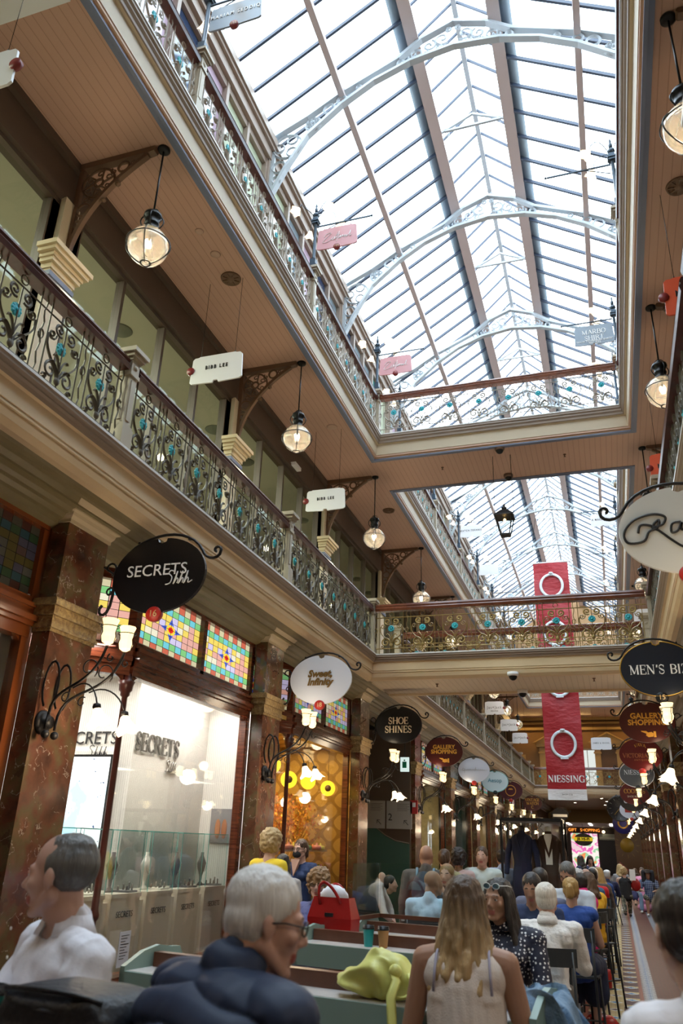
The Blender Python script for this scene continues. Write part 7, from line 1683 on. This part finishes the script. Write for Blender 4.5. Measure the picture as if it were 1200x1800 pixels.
person('young man in white t-shirt facing the camera', (-1.85, 12.2, 0), R_(180), 'stand', 1.04, skin='fair', hair=('short', 'brown'), top=('tee', (.72, .72, .74)))
person('man in light blue shirt with his back turned near the showcase', (-1.80, 14.0, 0), R_(10), 'stand', 1.02, skin='tan', hair=('short', 'dark'), top=('shirt', (.33, .42, .62)))
# right hand tables
person('white haired man in white linen shirt seated with his back to the camera', (-.56, 6.85, 0), R_(3), 'sit', .97, .70, 'rosy', ('short', 'white'), ('shirt', LIN), bottom=('trousers', (.08, .06, .04)), wr=.013, near=True, slim=1.0, lean=(0, .06))
person('woman with plaited golden hair in a royal blue dress, seated back turned', (-.46, 8.72, 0), R_(-4), 'sit', .97, .70, 'fair', ('pony', 'gold', .06), ('vest', (.012, .055, .26)), bottom=('skirt', (.008, .015, .045)), female=True, near=True, lean=(-.02, .08))
person('dark haired man in navy leaning over a table behind the white haired man', (-.74, 8.02, 0), R_(172), 'sit', .97, .74, 'tan', ('short', 'dark'), ('shirt', (.015, .03, .09)), lean=(0, .12), htilt=R_(-20))
person('dark haired man seen from behind between the white and golden heads', (-.78, 8.95, 0), R_(0), 'sit', 1.0, .72, 'tan', ('short', 'dark'), ('shirt', (.12, .13, .2)))
t, Mh, nb, hip = person('man in glasses and charcoal waistcoat leaning forward beside the blue dress', (-.50, 9.95, 0), R_(160), 'sit', 1.02, .74, 'tan', ('short', 'salt'), ('shirt', (.5, .55, .62)), lean=(.0, .12), htilt=R_(-25)); glasses(t, Mh)
for lb, x, y, rz, hr, tp, fm in (('seated woman in bright pink jacket in the row of diners', -.46, 10.95, 60, ('short', 'dark'), ('jacket', (.70, .02, .22)), True), ('seated person in yellow jacket in the row of diners', -.39, 11.75, 50, ('long', 'brown', .2), ('jacket', (.75, .42, .02)), True),
    ('grey haired diner in dark top beyond the yellow jacket', -.58, 12.9, 175, ('curly', 'grey'), ('shirt', (.03, .04, .06)), False), ('bald diner in blue beyond the yellow jacket', -.50, 13.8, 170, ('bald', 'grey'), ('shirt', (.03, .10, .2)), False), ('white haired diner in brown far down the row', -.43, 15.1, 0, ('short', 'white'), ('jacket', (.08, .06, .05)), False),
    ('brown haired diner in royal blue far down the row', -.36, 16.0, 10, ('long', 'gold', .2), ('shirt', (.01, .05, .22)), True), ('diner in red top half hidden in the row', -.42, 14.5, 20, ('short', 'dark'), ('tee', (.6, .02, .03)), True), ('seated diner in black at the far tables', -1.0, 15.6, 0, ('short', 'dark'), ('shirt', (.02, .02, .02)), False),
    ('seated diner in white facing back at the far tables', -1.15, 17.6, 180, ('short', 'brown'), ('shirt', (.5, .5, .5)), False)):
    person(lb, (x, y, 0), R_(rz), 'sit', .97, .70, 'fair', hr, tp, female=fm)
    chair(x+.0, y, R_(rz), 'charcoal cafe chair under the '+lb.replace('seated ', '')[:60].rsplit(' ', 1)[0])
for nm, x, y, rz in (('white haired man', -.56, 6.85, 3), ('woman in the royal blue dress', -.46, 8.72, -4), ('bald man in pale blue', -1.86, 8.7, -8), ('man resting his chin', -1.95, 10.1, 172), ('leaning man in navy', -.74, 8.02, 172), ('man between the two heads', -.78, 8.95, 0), ('man in charcoal waistcoat', -.50, 9.95, 160)):
    chair(x, y, R_(rz), 'charcoal cafe chair of the '+nm)
chair(-1.60, 7.75, R_(175), 'empty charcoal cafe chair beyond the glass screen')
person('woman with black hair and navy top waiting far down the arcade', (-.97, 24.0, 0), R_(60), 'stand', .98, skin='fair', hair=('long', 'dark', .2), top=('shirt', (.02, .03, .08)), female=True)
person('woman looking down at her hands far down the arcade', (-.74, 24.2, 0), R_(190), 'stand', .98, skin='fair', hair=('long', 'dark', .2), top=('tee', (.04, .05, .12)), female=True, htilt=R_(-25))
t, Mh, nb, hip = person('man in white cap and navy backpack walking away', (-.33, 24.0, 0), R_(0), 'walk', 1.0, skin='fair', hair=('short', 'grey'), top=('shirt', (.015, .02, .07)), bottom=('trousers', (.22, .32, .42))); backpack(t, nb, hip, mat('blue_black_pack', (.015, .025, .05), .6)); b = MB(); b.ell((0, -.02, .075), (.088, .10, .06)); add(t, Mh, 'cap', b, PLW)
person('tall blond woman in check top walking behind the curly haired woman', (.02, 29.0, 0), R_(20), 'walk', 1.09, skin='fair', hair=('long', 'blond', .2), top=('tee', (.3, .3, .32)), bottom=('shorts', (.1, .1, .1)), female=True, shoes=(.7, .7, .7))
t, Mh, nb, hip = person('curly blond woman in black top and camouflage trousers walking away with bags', (.12, 27.7, 0), R_(5), 'walk', 1.03, skin='fair', hair=('curly', 'blond'), top=('tank', (.012, .012, .014)), bottom=('trousers', CAMO), female=True, slim=1.05)
b = MB(); b.ell((.30, -.02, .86), (.14, .07, .17)); bg_ = b.build('red_shoulder_bag', RL, t); b = MB(); b.tube([(.30, 0, 1.0), (.08, -.12, 1.30), (-.10, -.02, 1.46)], .012, 5, flat=.5); b.build('strap', RL, bg_)
b = MB(); b.box(.14, .30, -.16, -.12, .98, 1.28); b.build('cotton_tote', PALE, t)
person('woman in long pink coat walking along the right side', (.70, 30.0, 0), R_(170), 'walk', 1.02, skin='fair', hair=('bun', 'brown'), top=('dress', (.72, .30, .48), 2), bottom=('trousers', (.2, .3, .45)), female=True, shoes=(.7, .7, .7))
t, Mh, nb, hip = person('man in dark hat, blue plaid shirt and camouflage shorts on the right', (.83, 28.7, 0), R_(175), 'walk', .97, skin='tan', hair=('short', 'brown'), top=('shirt', PLAID, .6), bottom=('shorts', CAMO), shoes=(.6, .6, .6), slim=1.1)
b = MB(); b.lathe([(.001, .055), (.14, .05), (.15, .056), (.088, .066), (.084, .13), (.06, .15), (.001, .145)], n=20); add(t, Mh, 'hat', b, mat('dark_brown_felt', (.02, .013, .01), .8)); b = MB(); b.cap((-.13, .03, 1.0), (-.13, .03, 1.28), .075, .07); b.cap((.13, .03, 1.0), (.13, .03, 1.28), .075, .07); b.build('open_waistcoat', mat('dark_waistcoat', (.012, .012, .018), .8), t)
person('brown haired woman in pale blue between the pink coat and the blond woman', (.53, 33.0, 0), R_(0), 'walk', .96, skin='fair', hair=('bob', 'brown', .1), top=('tee', (.35, .45, .5)), bottom=('skirt', (.03, .03, .1)), female=True)
